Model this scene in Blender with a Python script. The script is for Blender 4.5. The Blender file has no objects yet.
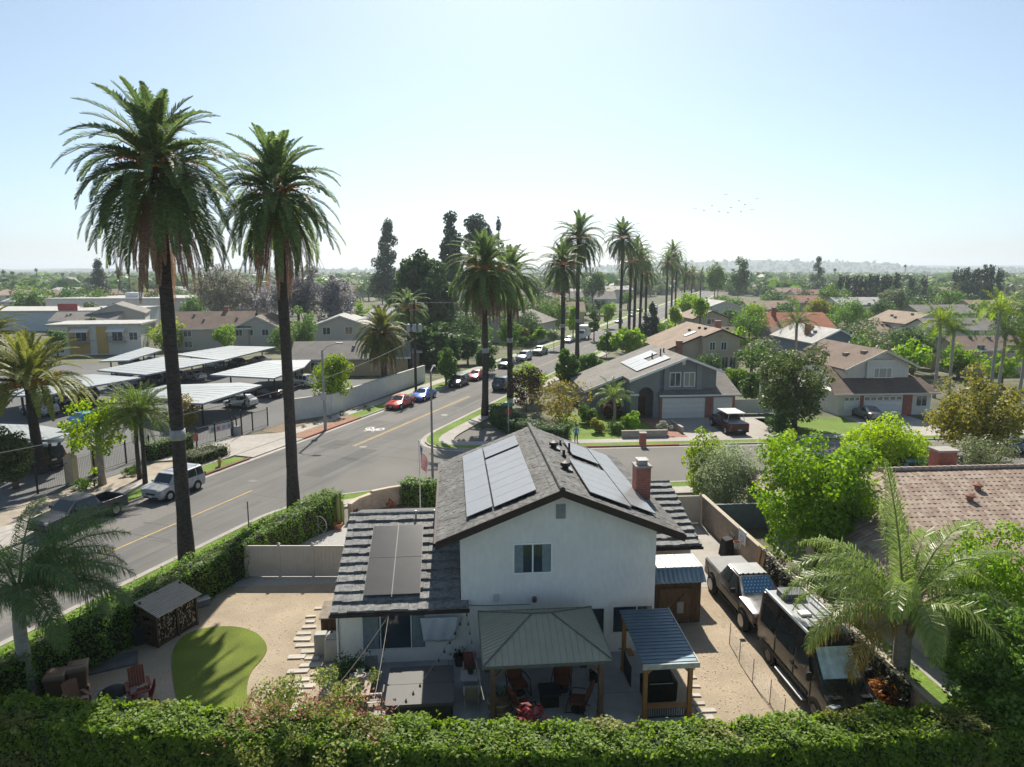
import bpy, math, random
import numpy as np
from mathutils import Vector, Matrix

random.seed(7)
SC = bpy.context.scene
COL = SC.collection
PI = math.pi
R = math.radians

# ------------------------------------------------------------------ survey
# camera 16 m up, pitched down 9.2 degrees; P() gives the ground point seen at a pixel,
# X() the point at a forward distance D.  Used only to read real positions off the photo.
FPX, TH, CH = 700.0, R(9.2), 16.0
_c, _s = math.cos(TH), math.sin(TH)
def _ray(px, py):
    a = (px-512)/FPX; b = (383.5-py)/FPX
    return a, _c+b*_s, -_s+b*_c
def P(px, py, z=0.0):
    d = _ray(px, py); t = (z-CH)/d[2]
    return Vector((d[0]*t, d[1]*t, z))
def X(px, py, D):
    d = _ray(px, py); t = D/d[1]
    return Vector((d[0]*t, D, CH+d[2]*t))
def mpp(D, z=0.0):                       # metres per pixel at distance D
    return (D*_c+(CH-z)*_s)/FPX

# ------------------------------------------------------------------ mesh builder
class M:
    def __init__(s, T=None):
        s.v = []; s.f = []; s.m = []; s.mi = 0; s.T = T or Matrix.Identity(4)
    def add(s, vs, fs):
        o = len(s.v); T = s.T
        s.v += [tuple(T @ Vector(p)) for p in vs]
        s.f += [tuple(o+i for i in f) for f in fs]
        s.m += [s.mi]*len(fs)
        return s
    def poly(s, *pts):
        return s.add(pts, [tuple(range(len(pts)))])
    def box(s, x0, x1, y0, y1, z0, z1):
        v = [(x0,y0,z0),(x1,y0,z0),(x1,y1,z0),(x0,y1,z0),(x0,y0,z1),(x1,y0,z1),(x1,y1,z1),(x0,y1,z1)]
        return s.add(v, [(0,3,2,1),(4,5,6,7),(0,1,5,4),(1,2,6,5),(2,3,7,6),(3,0,4,7)])
    def cb(s, c, d, rz=0, rx=0, ry=0):
        old = s.T
        s.T = old @ Matrix.Translation(c) @ Matrix.Rotation(rz,4,'Z') @ Matrix.Rotation(ry,4,'Y') @ Matrix.Rotation(rx,4,'X')
        s.box(-d[0]/2, d[0]/2, -d[1]/2, d[1]/2, -d[2]/2, d[2]/2); s.T = old
        return s
    def prism(s, pts, z0, z1):
        n = len(pts)
        a = sum(pts[i][0]*pts[(i+1)%n][1]-pts[(i+1)%n][0]*pts[i][1] for i in range(n))
        if a < 0: pts = pts[::-1]
        v = [(p[0],p[1],z0) for p in pts]+[(p[0],p[1],z1) for p in pts]
        return s.add(v, [tuple(range(n))[::-1], tuple(range(n,2*n))]+[(i,(i+1)%n,n+(i+1)%n,n+i) for i in range(n)])
    def sheet(s, pts, z):
        n = len(pts)
        a = sum(pts[i][0]*pts[(i+1)%n][1]-pts[(i+1)%n][0]*pts[i][1] for i in range(n))
        if a < 0: pts = pts[::-1]
        return s.add([(p[0],p[1],z) for p in pts], [tuple(range(n))])
    def hexa(s, lo, hi):
        """solid between two loops of the same length"""
        n = len(lo)
        return s.add(list(lo)+list(hi), [tuple(range(n))[::-1], tuple(range(n,2*n))]+[(i,(i+1)%n,n+(i+1)%n,n+i) for i in range(n)])
    def slab(s, pts, t):
        """polygon thickened downwards by t"""
        return s.hexa([(p[0],p[1],p[2]-t) for p in pts], pts)
    def tube(s, pts, r, n=8, cap=True):
        pts = [Vector(p) for p in pts]; k = len(pts)
        if not hasattr(r, '__len__'): r = [r]*k
        vs = []; fs = []
        for i, p in enumerate(pts):
            t = (pts[min(i+1,k-1)]-pts[max(i-1,0)])
            t = t.normalized() if t.length > 1e-9 else Vector((0,0,1))
            a = t.cross(Vector((0,0,1)) if abs(t.z) < .95 else Vector((1,0,0))).normalized(); b = t.cross(a)
            for j in range(n):
                w = 2*PI*j/n
                vs.append(p+(a*math.cos(w)+b*math.sin(w))*r[i])
        for i in range(k-1):
            for j in range(n):
                fs.append((i*n+j, i*n+(j+1)%n, (i+1)*n+(j+1)%n, (i+1)*n+j))
        if cap: fs += [tuple(range(n))[::-1], tuple(range((k-1)*n, k*n))]
        return s.add(vs, fs)
    def lathe(s, prof, n=16, c=(0,0,0)):
        vs = []; fs = []; k = len(prof)
        for r, z in prof:
            for j in range(n):
                w = 2*PI*j/n; vs.append((c[0]+r*math.cos(w), c[1]+r*math.sin(w), c[2]+z))
        for i in range(k-1):
            for j in range(n):
                fs.append((i*n+j, i*n+(j+1)%n, (i+1)*n+(j+1)%n, (i+1)*n+j))
        fs += [tuple(range(n))[::-1], tuple(range((k-1)*n, k*n))]
        return s.add(vs, fs)
    def cylx(s, c, r, h, n=16, axis='Y'):
        old = s.T
        s.T = old @ Matrix.Translation(c) @ (Matrix.Rotation(PI/2,4,'X') if axis == 'Y' else Matrix.Rotation(PI/2,4,'Y'))
        s.lathe([(r*.93,-h/2),(r,-h/2+.1*r),(r,h/2-.1*r),(r*.93,h/2)], n); s.T = old
        return s
    def ball(s, c, r, n=10, k=6, sz=1.0):
        prof = [(r*max(.02,math.sin(PI*i/k)), -r*sz*math.cos(PI*i/k)) for i in range(k+1)]
        return s.lathe(prof, n, c)
    def grid(s, nu, nv, f, mf=None):
        s.add([f(i/nu,j/nv) for i in range(nu+1) for j in range(nv+1)], [])
        o = len(s.v)-(nu+1)*(nv+1); k = nv+1
        for i in range(nu):
            for j in range(nv): s.f.append((o+i*k+j,o+i*k+j+1,o+(i+1)*k+j+1,o+(i+1)*k+j)); s.m.append(mf(i,j) if mf else s.mi)
        return s
    def build(s, name, mats, parent=None, loc=None, rz=0, bevel=0, smooth=False, seg=1):
        me = bpy.data.meshes.new(name)
        me.from_pydata(s.v, [], s.f)
        for m in (mats if isinstance(mats, (list,tuple)) else [mats]): me.materials.append(m)
        if any(s.m): me.polygons.foreach_set('material_index', s.m)
        if smooth: me.polygons.foreach_set('use_smooth', [True]*len(s.f))
        me.update()
        o = bpy.data.objects.new(name, me); COL.objects.link(o)
        if parent is not None: o.parent = parent
        if loc is not None: o.location = loc
        o.rotation_euler.z = rz
        if bevel:
            b = o.modifiers.new('bevel','BEVEL'); b.width = bevel; b.segments = seg; b.limit_method = 'ANGLE'; b.angle_limit = R(40)
        return o

def tag(o, label, cat, group=None):
    o['label'] = label; o['category'] = cat
    if group: o['group'] = group
    return o
def thing(name, label, cat, loc=(0,0,0), rz=0, group=None):
    o = bpy.data.objects.new(name, None); COL.objects.link(o)
    o.empty_display_size = .2
    o.location = loc; o.rotation_euler.z = rz
    return tag(o, label, cat, group)
def struct(o):
    o['kind'] = 'structure'; return o
def dup(o, loc=None, rz=None, label=None, scale=None, parent=None, group=None):
    c = o.copy(); COL.objects.link(c)
    if parent is not None: c.parent = parent
    for ch in o.children: dup(ch, parent=c)
    if loc is not None: c.location = loc
    if rz is not None: c.rotation_euler.z = rz
    if scale is not None: c.scale = scale if hasattr(scale,'__len__') else (scale,)*3
    if label: c['label'] = label
    if group: c['group'] = group
    return c

# ------------------------------------------------------------------ materials
MATS = {}
def _new(name):
    m = bpy.data.materials.new(name); m.use_nodes = True
    nt = m.node_tree; b = nt.nodes['Principled BSDF']
    return m, nt, b
def mul(c, k): return (min(1,c[0]*k), min(1,c[1]*k), min(1,c[2]*k), 1)
def mat(name, col, rough=.8, var=.12, scale=4.0, bump=0.0, metal=0.0, col2=None, spec=.3, big=.0, stretch=None, rot=0, bscale=None, rand=0.0):
    """principled surface: two scales of noise over the base colour, optional bump"""
    if name in MATS: return MATS[name]
    m, nt, b = _new(name); N = nt.nodes; L = nt.links
    tc = N.new('ShaderNodeTexCoord'); src = tc.outputs['Object']
    if stretch:
        m0 = N.new('ShaderNodeMapping'); m0.inputs['Rotation'].default_value = (0,0,rot); L.new(src, m0.inputs['Vector']); src = m0.outputs['Vector']
        mp = N.new('ShaderNodeMapping'); mp.inputs['Scale'].default_value = stretch
        L.new(src, mp.inputs['Vector']); src = mp.outputs['Vector']
    n1 = N.new('ShaderNodeTexNoise'); n1.inputs['Scale'].default_value = scale; n1.inputs['Detail'].default_value = 4
    L.new(src, n1.inputs['Vector'])
    mr = N.new('ShaderNodeMapRange'); mr.inputs[1].default_value = .3; mr.inputs[2].default_value = .7
    L.new(n1.outputs['Fac'], mr.inputs[0])
    mx = N.new('ShaderNodeMix'); mx.data_type = 'RGBA'
    mx.inputs[6].default_value = mul(col, 1-var); mx.inputs[7].default_value = mul(col2, 1) if col2 else mul(col, 1+var)
    L.new(mr.outputs[0], mx.inputs[0]); out = mx.outputs[2]
    if big or rand:
        hs = N.new('ShaderNodeHueSaturation'); L.new(out, hs.inputs['Color'])
        n2 = N.new('ShaderNodeTexNoise'); n2.inputs['Scale'].default_value = bscale or scale*.13; n2.inputs['Detail'].default_value = 3
        L.new(tc.outputs['Object'], n2.inputs['Vector'])
        m2 = N.new('ShaderNodeMapRange'); m2.inputs[1].default_value = .32; m2.inputs[2].default_value = .68
        m2.inputs[3].default_value = 1-big; m2.inputs[4].default_value = 1+big
        L.new(n2.outputs['Fac'], m2.inputs[0]); val = m2.outputs[0]
        if rand:
            g = N.new('ShaderNodeObjectInfo'); m3 = N.new('ShaderNodeMapRange')
            m3.inputs[3].default_value = 1-rand; m3.inputs[4].default_value = 1+rand
            L.new(g.outputs['Random'], m3.inputs[0])
            mm = N.new('ShaderNodeMath'); mm.operation = 'MULTIPLY'
            L.new(val, mm.inputs[0]); L.new(m3.outputs[0], mm.inputs[1]); val = mm.outputs[0]
        L.new(val, hs.inputs['Value']); out = hs.outputs['Color']
    L.new(out, b.inputs['Base Color'])
    b.inputs['Roughness'].default_value = rough; b.inputs['Metallic'].default_value = metal
    b.inputs['Specular IOR Level'].default_value = spec
    if bump:
        bp = N.new('ShaderNodeBump'); bp.inputs['Strength'].default_value = bump; bp.inputs['Distance'].default_value = .05
        L.new(n1.outputs['Fac'], bp.inputs['Height']); L.new(bp.outputs[0], b.inputs['Normal'])
    MATS[name] = m; return m
def paint(name, col, rough=.3, metal=0.0, coat=.5):
    if name in MATS: return MATS[name]
    m, nt, b = _new(name); N = nt.nodes; L = nt.links
    tc = N.new('ShaderNodeTexCoord'); n1 = N.new('ShaderNodeTexNoise'); n1.inputs['Scale'].default_value = 1.7; n1.inputs['Detail'].default_value = 5
    L.new(tc.outputs['Object'], n1.inputs['Vector'])
    mr = N.new('ShaderNodeMapRange'); mr.inputs[1].default_value = .35; mr.inputs[2].default_value = .7
    mr.inputs[3].default_value = rough*.8; mr.inputs[4].default_value = rough*1.5
    L.new(n1.outputs['Fac'], mr.inputs[0]); L.new(mr.outputs[0], b.inputs['Roughness'])
    mx = N.new('ShaderNodeMix'); mx.data_type = 'RGBA'; mx.inputs[6].default_value = mul(col,1); mx.inputs[7].default_value = mul((col[0]*.9+.02,col[1]*.9+.018,col[2]*.9+.015),1)
    L.new(mr.outputs[0], mx.inputs[0]); L.new(mx.outputs[2], b.inputs['Base Color'])
    b.inputs['Metallic'].default_value = metal; b.inputs['Coat Weight'].default_value = coat; b.inputs['Coat Roughness'].default_value = .08
    MATS[name] = m; return m
def fol(name, a, b_, trans=.35, rand=.18, rough=.55):
    """leaves: a colour of its own for each leaf between a and b, light passes through"""
    if name in MATS: return MATS[name]
    m, nt, b = _new(name); N = nt.nodes; L = nt.links
    g = N.new('ShaderNodeNewGeometry')
    mx = N.new('ShaderNodeMix'); mx.data_type = 'RGBA'
    mx.inputs[6].default_value = mul(a,1); mx.inputs[7].default_value = mul(b_,1)
    L.new(g.outputs['Random Per Island'], mx.inputs[0])
    oi = N.new('ShaderNodeObjectInfo'); mr = N.new('ShaderNodeMapRange')
    mr.inputs[3].default_value = 1-rand; mr.inputs[4].default_value = 1+rand
    L.new(oi.outputs['Random'], mr.inputs[0])
    hs = N.new('ShaderNodeHueSaturation'); L.new(mx.outputs[2], hs.inputs['Color']); L.new(mr.outputs[0], hs.inputs['Value'])
    L.new(hs.outputs['Color'], b.inputs['Base Color'])
    b.inputs['Roughness'].default_value = rough; b.inputs['Specular IOR Level'].default_value = .35
    if trans:
        tr = N.new('ShaderNodeBsdfTranslucent'); ms = N.new('ShaderNodeMixShader'); ms.inputs[0].default_value = trans
        h2 = N.new('ShaderNodeHueSaturation'); h2.inputs['Value'].default_value = 1.5; h2.inputs['Saturation'].default_value = 1.1
        L.new(hs.outputs['Color'], h2.inputs['Color']); L.new(h2.outputs['Color'], tr.inputs['Color'])
        L.new(b.outputs[0], ms.inputs[1]); L.new(tr.outputs[0], ms.inputs[2])
        L.new(ms.outputs[0], N['Material Output'].inputs['Surface'])
    MATS[name] = m; return m
def rows(name, col, scale, axis='Z', mortar=None, rough=.8, bump=.4, var=.2, ratio=(.5,.25), moff=.5, msize=.02):
    """brick / block / shingle courses from a brick texture on the chosen axes"""
    if name in MATS: return MATS[name]
    m, nt, b = _new(name); N = nt.nodes; L = nt.links
    tc = N.new('ShaderNodeTexCoord'); mp = N.new('ShaderNodeMapping')
    L.new(tc.outputs['Object'], mp.inputs['Vector'])
    if axis == 'XZ': mp.inputs['Rotation'].default_value = (PI/2,0,0)
    if axis == 'YZ': mp.inputs['Rotation'].default_value = (PI/2,0,PI/2); mp.rotation_type if False else None
    if axis == 'YX': mp.inputs['Rotation'].default_value = (0,0,PI/2)
    if axis in ('XZ','YZ'):
        sx = N.new('ShaderNodeSeparateXYZ'); cx = N.new('ShaderNodeCombineXYZ'); ad = N.new('ShaderNodeMath'); ad.operation = 'ADD'
        L.new(tc.outputs['Object'], sx.inputs[0])
        L.new(sx.outputs[0], ad.inputs[0]); L.new(sx.outputs[1], ad.inputs[1]); L.new(ad.outputs[0], cx.inputs[0]); L.new(sx.outputs[2], cx.inputs[1])
        src = cx.outputs[0]
    else: src = mp.outputs[0]
    br = N.new('ShaderNodeTexBrick'); L.new(src, br.inputs['Vector'])
    br.inputs['Scale'].default_value = scale; br.inputs['Mortar Size'].default_value = msize
    br.inputs['Brick Width'].default_value = ratio[0]; br.inputs['Row Height'].default_value = ratio[1]; br.offset = moff
    br.inputs['Color1'].default_value = mul(col,1-var); br.inputs['Color2'].default_value = mul(col,1+var)
    br.inputs['Mortar'].default_value = mul(mortar or mul(col,.5),1)
    n1 = N.new('ShaderNodeTexNoise'); n1.inputs['Scale'].default_value = .9; n1.inputs['Detail'].default_value = 6
    L.new(tc.outputs['Object'], n1.inputs['Vector'])
    mr = N.new('ShaderNodeMapRange'); mr.inputs[1].default_value=.3; mr.inputs[2].default_value=.7; mr.inputs[3].default_value=.8; mr.inputs[4].default_value=1.15
    L.new(n1.outputs['Fac'], mr.inputs[0])
    hs = N.new('ShaderNodeHueSaturation'); L.new(br.outputs['Color'], hs.inputs['Color']); L.new(mr.outputs[0], hs.inputs['Value'])
    L.new(hs.outputs['Color'], b.inputs['Base Color']); b.inputs['Roughness'].default_value = rough
    bp = N.new('ShaderNodeBump'); bp.inputs['Strength'].default_value = bump; bp.inputs['Distance'].default_value = .03; bp.invert = True
    L.new(br.outputs['Fac'], bp.inputs['Height']); L.new(bp.outputs[0], b.inputs['Normal'])
    MATS[name] = m; return m
def glass(name='window_glass', col=(.035,.05,.065), rough=.06):
    if name in MATS: return MATS[name]
    m, nt, b = _new(name)
    b.inputs['Base Color'].default_value = mul(col,1); b.inputs['Roughness'].default_value = rough; b.inputs['Specular IOR Level'].default_value = .8
    MATS[name] = m; return m

WHITE = mat('white_trim', (.72,.72,.70), .6, .05)
GLASS = glass()
BLACK = mat('black_rubber', (.015,.015,.016), .8, .2)
DMET = mat('dark_metal', (.03,.03,.032), .5, .2, 6)
GALV = mat('galvanised_metal', (.42,.43,.44), .45, .1, 3, metal=.6)
STUCCO = mat('pale_stucco', (.80,.775,.735), .92, .05, 4, .15, big=.05, bscale=.6, stretch=(1.6,1.6,.6))
CONC = mat('concrete', (.35,.325,.295), .9, .1, 2.5, .1, big=.12, bscale=.25)
PATIO = mat('patio_concrete', (.34,.34,.34), .85, .1, 2.2, .1, big=.12, bscale=.4)
ASPH = mat('asphalt', (.135,.131,.126), .92, .13, 1.1, .1, big=.12, bscale=.16, stretch=(1.6,.05,1), rot=R(19.4))
LOTASPH = mat('car_park_asphalt', (.13,.13,.13), .92, .15, 5, .1, big=.15, bscale=.1)
YELLOW = mat('road_yellow', (.58,.40,.11), .85, .1, 9, col2=(.30,.23,.13), big=.1)
WPAINT = mat('road_white', (.72,.72,.70), .8, .12, 6)
DG = mat('tan_granite', (.345,.28,.205), .95, .16, 16.0, .3, big=.13, bscale=.5)
GREYGRAVEL = mat('grey_gravel', (.36,.35,.34), .95, .25, 16, .5)
TURFM = mat('turf_green', (.12,.155,.02), .95, .35, 22, .6, big=.22, bscale=.6)
LAWN = mat('lawn_green', (.12,.19,.025), .95, .3, 6, .3, big=.2, bscale=.3)
MULCH = mat('planting_soil', (.2,.145,.095), .95, .25, 5, .3)
WOODD = mat('dark_wood', (.10,.06,.035), .8, .35, 5, .2, stretch=(3,3,.4))
WOODO = mat('cedar_wood', (.33,.16,.06), .7, .25, 5, .2, stretch=(3,3,.4))
WOODG = mat('grey_wood', (.25,.21,.17), .85, .25, 4, .2)
BRICK = rows('red_brick', (.36,.10,.065), 3, 'XZ', (.34,.27,.23), .9)
BLOCK = rows('tan_block', (.32,.25,.19), 2.0, 'XZ', (.22,.18,.15), .9, .5, .12, (.8,.4))
GBLOCK = rows('grey_block', (.34,.31,.28), 2.0, 'XZ', (.25,.23,.21), .9, .5, .1, (.8,.4))
BARK = mat('bark', (.13,.095,.07), .95, .35, 6, .6, stretch=(1,1,.3))
PBARK = mat('palm_bark', (.055,.047,.042), .95, .4, 5, .8, stretch=(1,1,2.5))
# ------------------------------------------------------------------ foliage
def fmesh(name, V, nper, mats, midx=None):
    """mesh of n separate faces with nper corners each from an (n*nper,3) array"""
    V = np.asarray(V, np.float32).reshape(-1,3); n = len(V)//nper
    me = bpy.data.meshes.new(name)
    me.vertices.add(len(V)); me.vertices.foreach_set('co', V.ravel())
    me.loops.add(len(V)); me.loops.foreach_set('vertex_index', np.arange(len(V), dtype=np.int32))
    me.polygons.add(n); me.polygons.foreach_set('loop_start', np.arange(0,len(V),nper,dtype=np.int32))
    if midx is not None: me.polygons.foreach_set('material_index', np.asarray(midx,np.int32))
    for m in (mats if isinstance(mats,(list,tuple)) else [mats]): me.materials.append(m)
    me.update(calc_edges=True)
    return me
def mobj(name, me, parent=None, loc=None):
    o = bpy.data.objects.new(name, me); COL.objects.link(o)
    if parent is not None: o.parent = parent
    if loc is not None: o.location = loc
    return o
def unit(a): return a/np.maximum(np.linalg.norm(a,axis=-1,keepdims=True),1e-9)
def leaves(pts, nrm, size, rng, aspect=.55, tilt=.8, droop=0.0):
    """quads: one diamond leaf per point, its face turned about the given normal"""
    n = len(pts)
    nn = unit(nrm+rng.normal(0,tilt,(n,3)))
    d = unit(np.cross(nn, rng.normal(0,1,(n,3)))); d[:,2] -= droop; d = unit(d)
    s = np.cross(nn, d)
    l = size*(.6+.8*rng.random((n,1)))
    a = pts-d*l*.5; c = pts+d*l*.5; w = s*l*aspect*.5
    m = pts+nn*l*.06
    return np.stack([a, m+w, c, m-w], 1).reshape(-1,3)
def clump_leaves(cent, rad, n, size, rng, shell=.55, flat=1.0, **k):
    """n leaves shared over clumps by surface; cent (k,3), rad (k,)"""
    cent = np.asarray(cent,float); rad = np.asarray(rad,float)
    w = rad**2; w /= w.sum()
    idx = rng.choice(len(rad), n, p=w)
    d = unit(rng.normal(0,1,(n,3)))
    r = rad[idx][:,None]*(shell+(1.08-shell)*rng.random((n,1))**.6)
    off = d*r; off[:,2] *= flat
    nr = d.copy(); nr[:,2] += .35
    return leaves(cent[idx]+off, nr, size, rng, **k)
def crown_clumps(rx, ry, rz, k, rng, rad=.33, lump=.25, flatbot=.5):
    """clump centres filling an uneven ellipsoid, mostly near its outside"""
    d = unit(rng.normal(0,1,(k,3)))
    r = .35+.55*rng.random((k,1))**.55
    r *= 1+lump*rng.normal(0,.5,(k,1))
    c = d*r*np.array([rx,ry,rz])
    c[:,2] = np.where(c[:,2]<0, c[:,2]*flatbot*1.6, c[:,2])
    rr = rad*min(rx,ry,rz*1.2)*(.6+.8*rng.random(k))
    return c, rr
def trunk_mesh(h, r, cl, rng, nl=6, lean=(0,0), top=.75, base=1.35):
    """tapered trunk with limbs to the clumps; cl in metres above ground"""
    m = M(); zc = h*top
    m.tube([(0,0,-.1),(lean[0]*.1,lean[1]*.1,h*.12),(lean[0]*.5,lean[1]*.5,h*.5),(lean[0],lean[1],zc)], [r*base,r,r*.8,r*.5], 8)
    idx = rng.choice(len(cl), min(nl,len(cl)), replace=False)
    for i in idx:
        t = Vector(cl[i]); st = .45+.35*rng.random()
        s = Vector((lean[0]*st,lean[1]*st,min(h*st, t.z*.8)))
        mid = s.lerp(t,.5)+Vector((0,0,.06*h))
        m.tube([s,mid,t], [r*.45,r*.3,r*.1], 6)
    return m
def tree(name, label, x, y, h, w, crown_h, leafm, size=.3, n=4000, k=40, tr=.18, seed=1, cat='tree', group=None,
         barkm=None, rad=.33, lump=.25, depth=None, flatbot=.5, shell=.55, limbs=6, offx=0, offy=0, tilt=.8, loc_z=0, aspect=.6):
    rng = np.random.default_rng(seed)
    t = thing(name, label, cat, (x,y,loc_z), 0, group)
    rz = crown_h/2/(.5+.5*min(1,flatbot*1.6)); rx = w/2
    c, rr = crown_clumps(rx*.85, (depth or w)/2*.85, rz*.9, k, rng, rad, lump, flatbot)
    c += np.array([offx,offy,h-rz])
    c[:,2] = np.maximum(c[:,2], rr*.7)
    L = clump_leaves(c, rr, n, size, rng, shell, tilt=tilt, aspect=aspect)
    L[:,2] = np.maximum(L[:,2], .03)
    mobj('crown', fmesh('crown', L, 4, leafm), t)
    if tr: trunk_mesh(h, tr, c, rng, limbs, top=max(.3,(h-rz)/h)).build('trunk', barkm or BARK, t, smooth=True)
    return t
def treepx(name, label, D, box, leafm, **kw):
    """tree whose crown fills the measured box (x0,y0,x1,y1) at distance D"""
    x0,y0,x1,y1 = box
    top = X((x0+x1)/2, y0, D); bot = X((x0+x1)/2, y1, D)
    w = (x1-x0)*mpp(D, top.z)
    return tree(name, label, top.x, D, top.z, w, top.z-max(.02,bot.z), leafm, **kw)
def hedge(name, label, path, w, h, leafm, size=.11, dens=90, htilt=.55, sprig=0, dry=None, seed=1, cat='hedge', corem=None, uneven=.12, group=None, z0=0):
    """clipped hedge along a path of (x,y): dense leaves over top and sides on a dark twig core"""
    rng = np.random.default_rng(seed)
    t = thing(name, label, cat, (path[0][0],path[0][1],z0), 0, group)
    ox, oy = path[0]; core = M(); Ls = []
    for (xa,ya),(xb,yb) in zip(path,path[1:]):
        l = math.hypot(xb-xa,yb-ya); u = np.array([(xb-xa)/l,(yb-ya)/l,0]); s = np.array([-u[1],u[0],0])
        o = np.array([xa-ox,ya-oy,0])
        k = max(1,int(l/.6)); rowl = []
        area = l*(w+2*h)+2*w*h; n = int(area*dens)
        a = rng.random(n)*(l+.1); q = rng.random(n)*(w+2*h)
        side = np.where(q<h, 0, np.where(q<h+w, 1, 2))
        off = np.where(side==0, -w/2, np.where(side==1, q-h-w/2, w/2)); z = np.where(side==0, q, np.where(side==1, h, q-h-w))
        # uneven surface: sums of sines along the run
        bump = uneven*(np.sin(a*1.9+seed)+.8*np.sin(a*4.3+off*3+seed*2)+.6*np.sin(z*5+a*7.1))
        nr = np.where((side==1)[:,None], np.array([0,0,1.0]), s*np.where(side==0,-1,1)[:,None])
        jit = rng.normal(0,.07,(n,1))+bump[:,None]*.6-.05
        pt = o+u*a[:,None]+s*off[:,None]; pt[:,2] = z
        pt = pt+nr*jit
        Ls.append(leaves(pt, nr+np.array([0,.25,.55]), size, rng, .6, htilt))
        # ends
        ne = int(w*h*dens)
        for e,sg in ((0,-1),(l,1)):
            pe = o+u*e+s*((rng.random(ne)-.5)*w)[:,None]; pe[:,2] = rng.random(ne)*h
            Ls.append(leaves(pe+u*sg*rng.normal(0,.07,(ne,1)), np.tile(u*sg,(ne,1)), size, rng, .6, .7))
        A = lambda aa,bb,zz: tuple(o+u*aa+s*bb+np.array([0,0,zz]))
        i = w/2-.16; hh = h-.16
        core.hexa([A(.12,-i,0),A(l-.12,-i,0),A(l-.12,i,0),A(.12,i,0)],[A(.12,-i,hh),A(l-.12,-i,hh),A(l-.12,i,hh),A(.12,i,hh)])
    # young sprigs standing out of the clipped top
    for (xa,ya),(xb,yb) in zip(path,path[1:]):
        l = math.hypot(xb-xa,yb-ya)
        for i in range(int(l*w*sprig)):
            f = rng.random(); b = np.array([xa+(xb-xa)*f-ox+rng.normal()*w*.22, ya+(yb-ya)*f-oy+rng.normal()*w*.22, h-.05]); hh = .12+.3*rng.random()**2; k = 7
            pp = b+np.stack([rng.normal(0,.035,k),rng.normal(0,.035,k),np.linspace(.02,hh,k)],1); Ls.append(leaves(pp,rng.normal(0,1,(k,3)),size*.9,rng,.5,.8))
    V = np.concatenate(Ls); V[:,2] = np.maximum(V[:,2],.02)
    c4 = V.reshape(-1,4,3)[:,0]; dry_ = np.sin(c4[:,0]*1.7+seed)+np.sin(c4[:,0]*.63+c4[:,1]*2.1+seed*2)+np.sin(c4[:,2]*4+c4[:,1]*1.3)+rng.normal(0,.45,len(c4))
    mobj('foliage', fmesh('foliage', V, 4, [leafm, dry or leafm], np.where(dry_>1.9,1,0)), t)
    core.build('branches', corem or mat('hedge_twigs',(.022,.026,.010),.95,.4,9), t)
    return t

# ------------------------------------------------------------------ palms
def frond(az, el, length, bend, rng, nst, llen, lw, keel=.5, droop=.35, base=(0,0,0), fluff=.12):
    """pinnate frond: arched rachis with two rows of narrow leaflets -> (rachis pts, leaflet quads)"""
    k = 14; ca, sa = math.cos(az), math.sin(az)
    pts = [np.array(base,float)]; tans = []
    for i in range(k):
        e = el-bend*(i/k)**1.25
        t = np.array([ca*math.cos(e), sa*math.cos(e), math.sin(e)])
        tans.append(t); pts.append(pts[-1]+t*length/k)
    tans.append(tans[-1])
    out = []
    S = np.linspace(.14,.995,nst)
    for s in S:
        f = s*k; i = min(int(f),k-1); p = pts[i]+(pts[i+1]-pts[i])*(f-i); t = tans[i]
        side = np.cross(t,[0,0,1.0]); nl = np.linalg.norm(side)
        side = side/nl if nl>1e-4 else np.array([-sa,ca,0])
        up = np.cross(side,t)
        L = llen*(math.sin(PI*min(1,.18+.80*s))**.6)*(.85+.3*rng.random())
        fw = .45+.75*s
        for sg in (-1,1):
            d = side*sg+t*fw+up*(keel+fluff*rng.normal()); d /= np.linalg.norm(d)
            p1 = p+d*L*.5; d2 = d-np.array([0,0,droop*(1+.4*rng.normal())]); d2 /= np.linalg.norm(d2)
            p2 = p1+d2*L*.5
            wv = np.cross(d, up); wv = t*lw*.5 if np.linalg.norm(wv)<1e-4 else wv/np.linalg.norm(wv)*lw*.5
            out.append((p-wv*.6, p+wv*.6, p1+wv, p1-wv)); out.append((p1-wv, p1+wv, p2+wv*.15, p2-wv*.15))
    return pts, out
def palm_crown(seed, fr, nst, llen, lw, keel, droop, rr=.045, fluff=.12):
    """fr: list of (az, el, length, bend, z, r)"""
    rng = np.random.default_rng(seed); Q = []; rm = M()
    for az,el,ln,bend,z,r0 in fr:
        b = (math.cos(az)*r0, math.sin(az)*r0, z)
        pts, q = frond(az,el,ln,bend,rng,nst,llen,lw,keel,droop,b,fluff)
        Q += q; rm.tube([tuple(p) for p in pts[::3]]+[tuple(pts[-1])], [rr*(1-.8*i/5) for i in range(6)][:len(pts[::3])+1], 4, False)
    return np.array(Q).reshape(-1,3), rm
PF_A = fol('date_palm_leaf', (.07,.125,.05), (.19,.245,.085), .45)
PF_DEAD = fol('dead_palm_leaf', (.15,.09,.065), (.28,.19,.13), .25)
PF_RACH = mat('palm_rachis', (.20,.20,.07), .7, .2)
FRUIT = fol('palm_fruit', (.40,.13,.035), (.60,.25,.07), .3)
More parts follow.
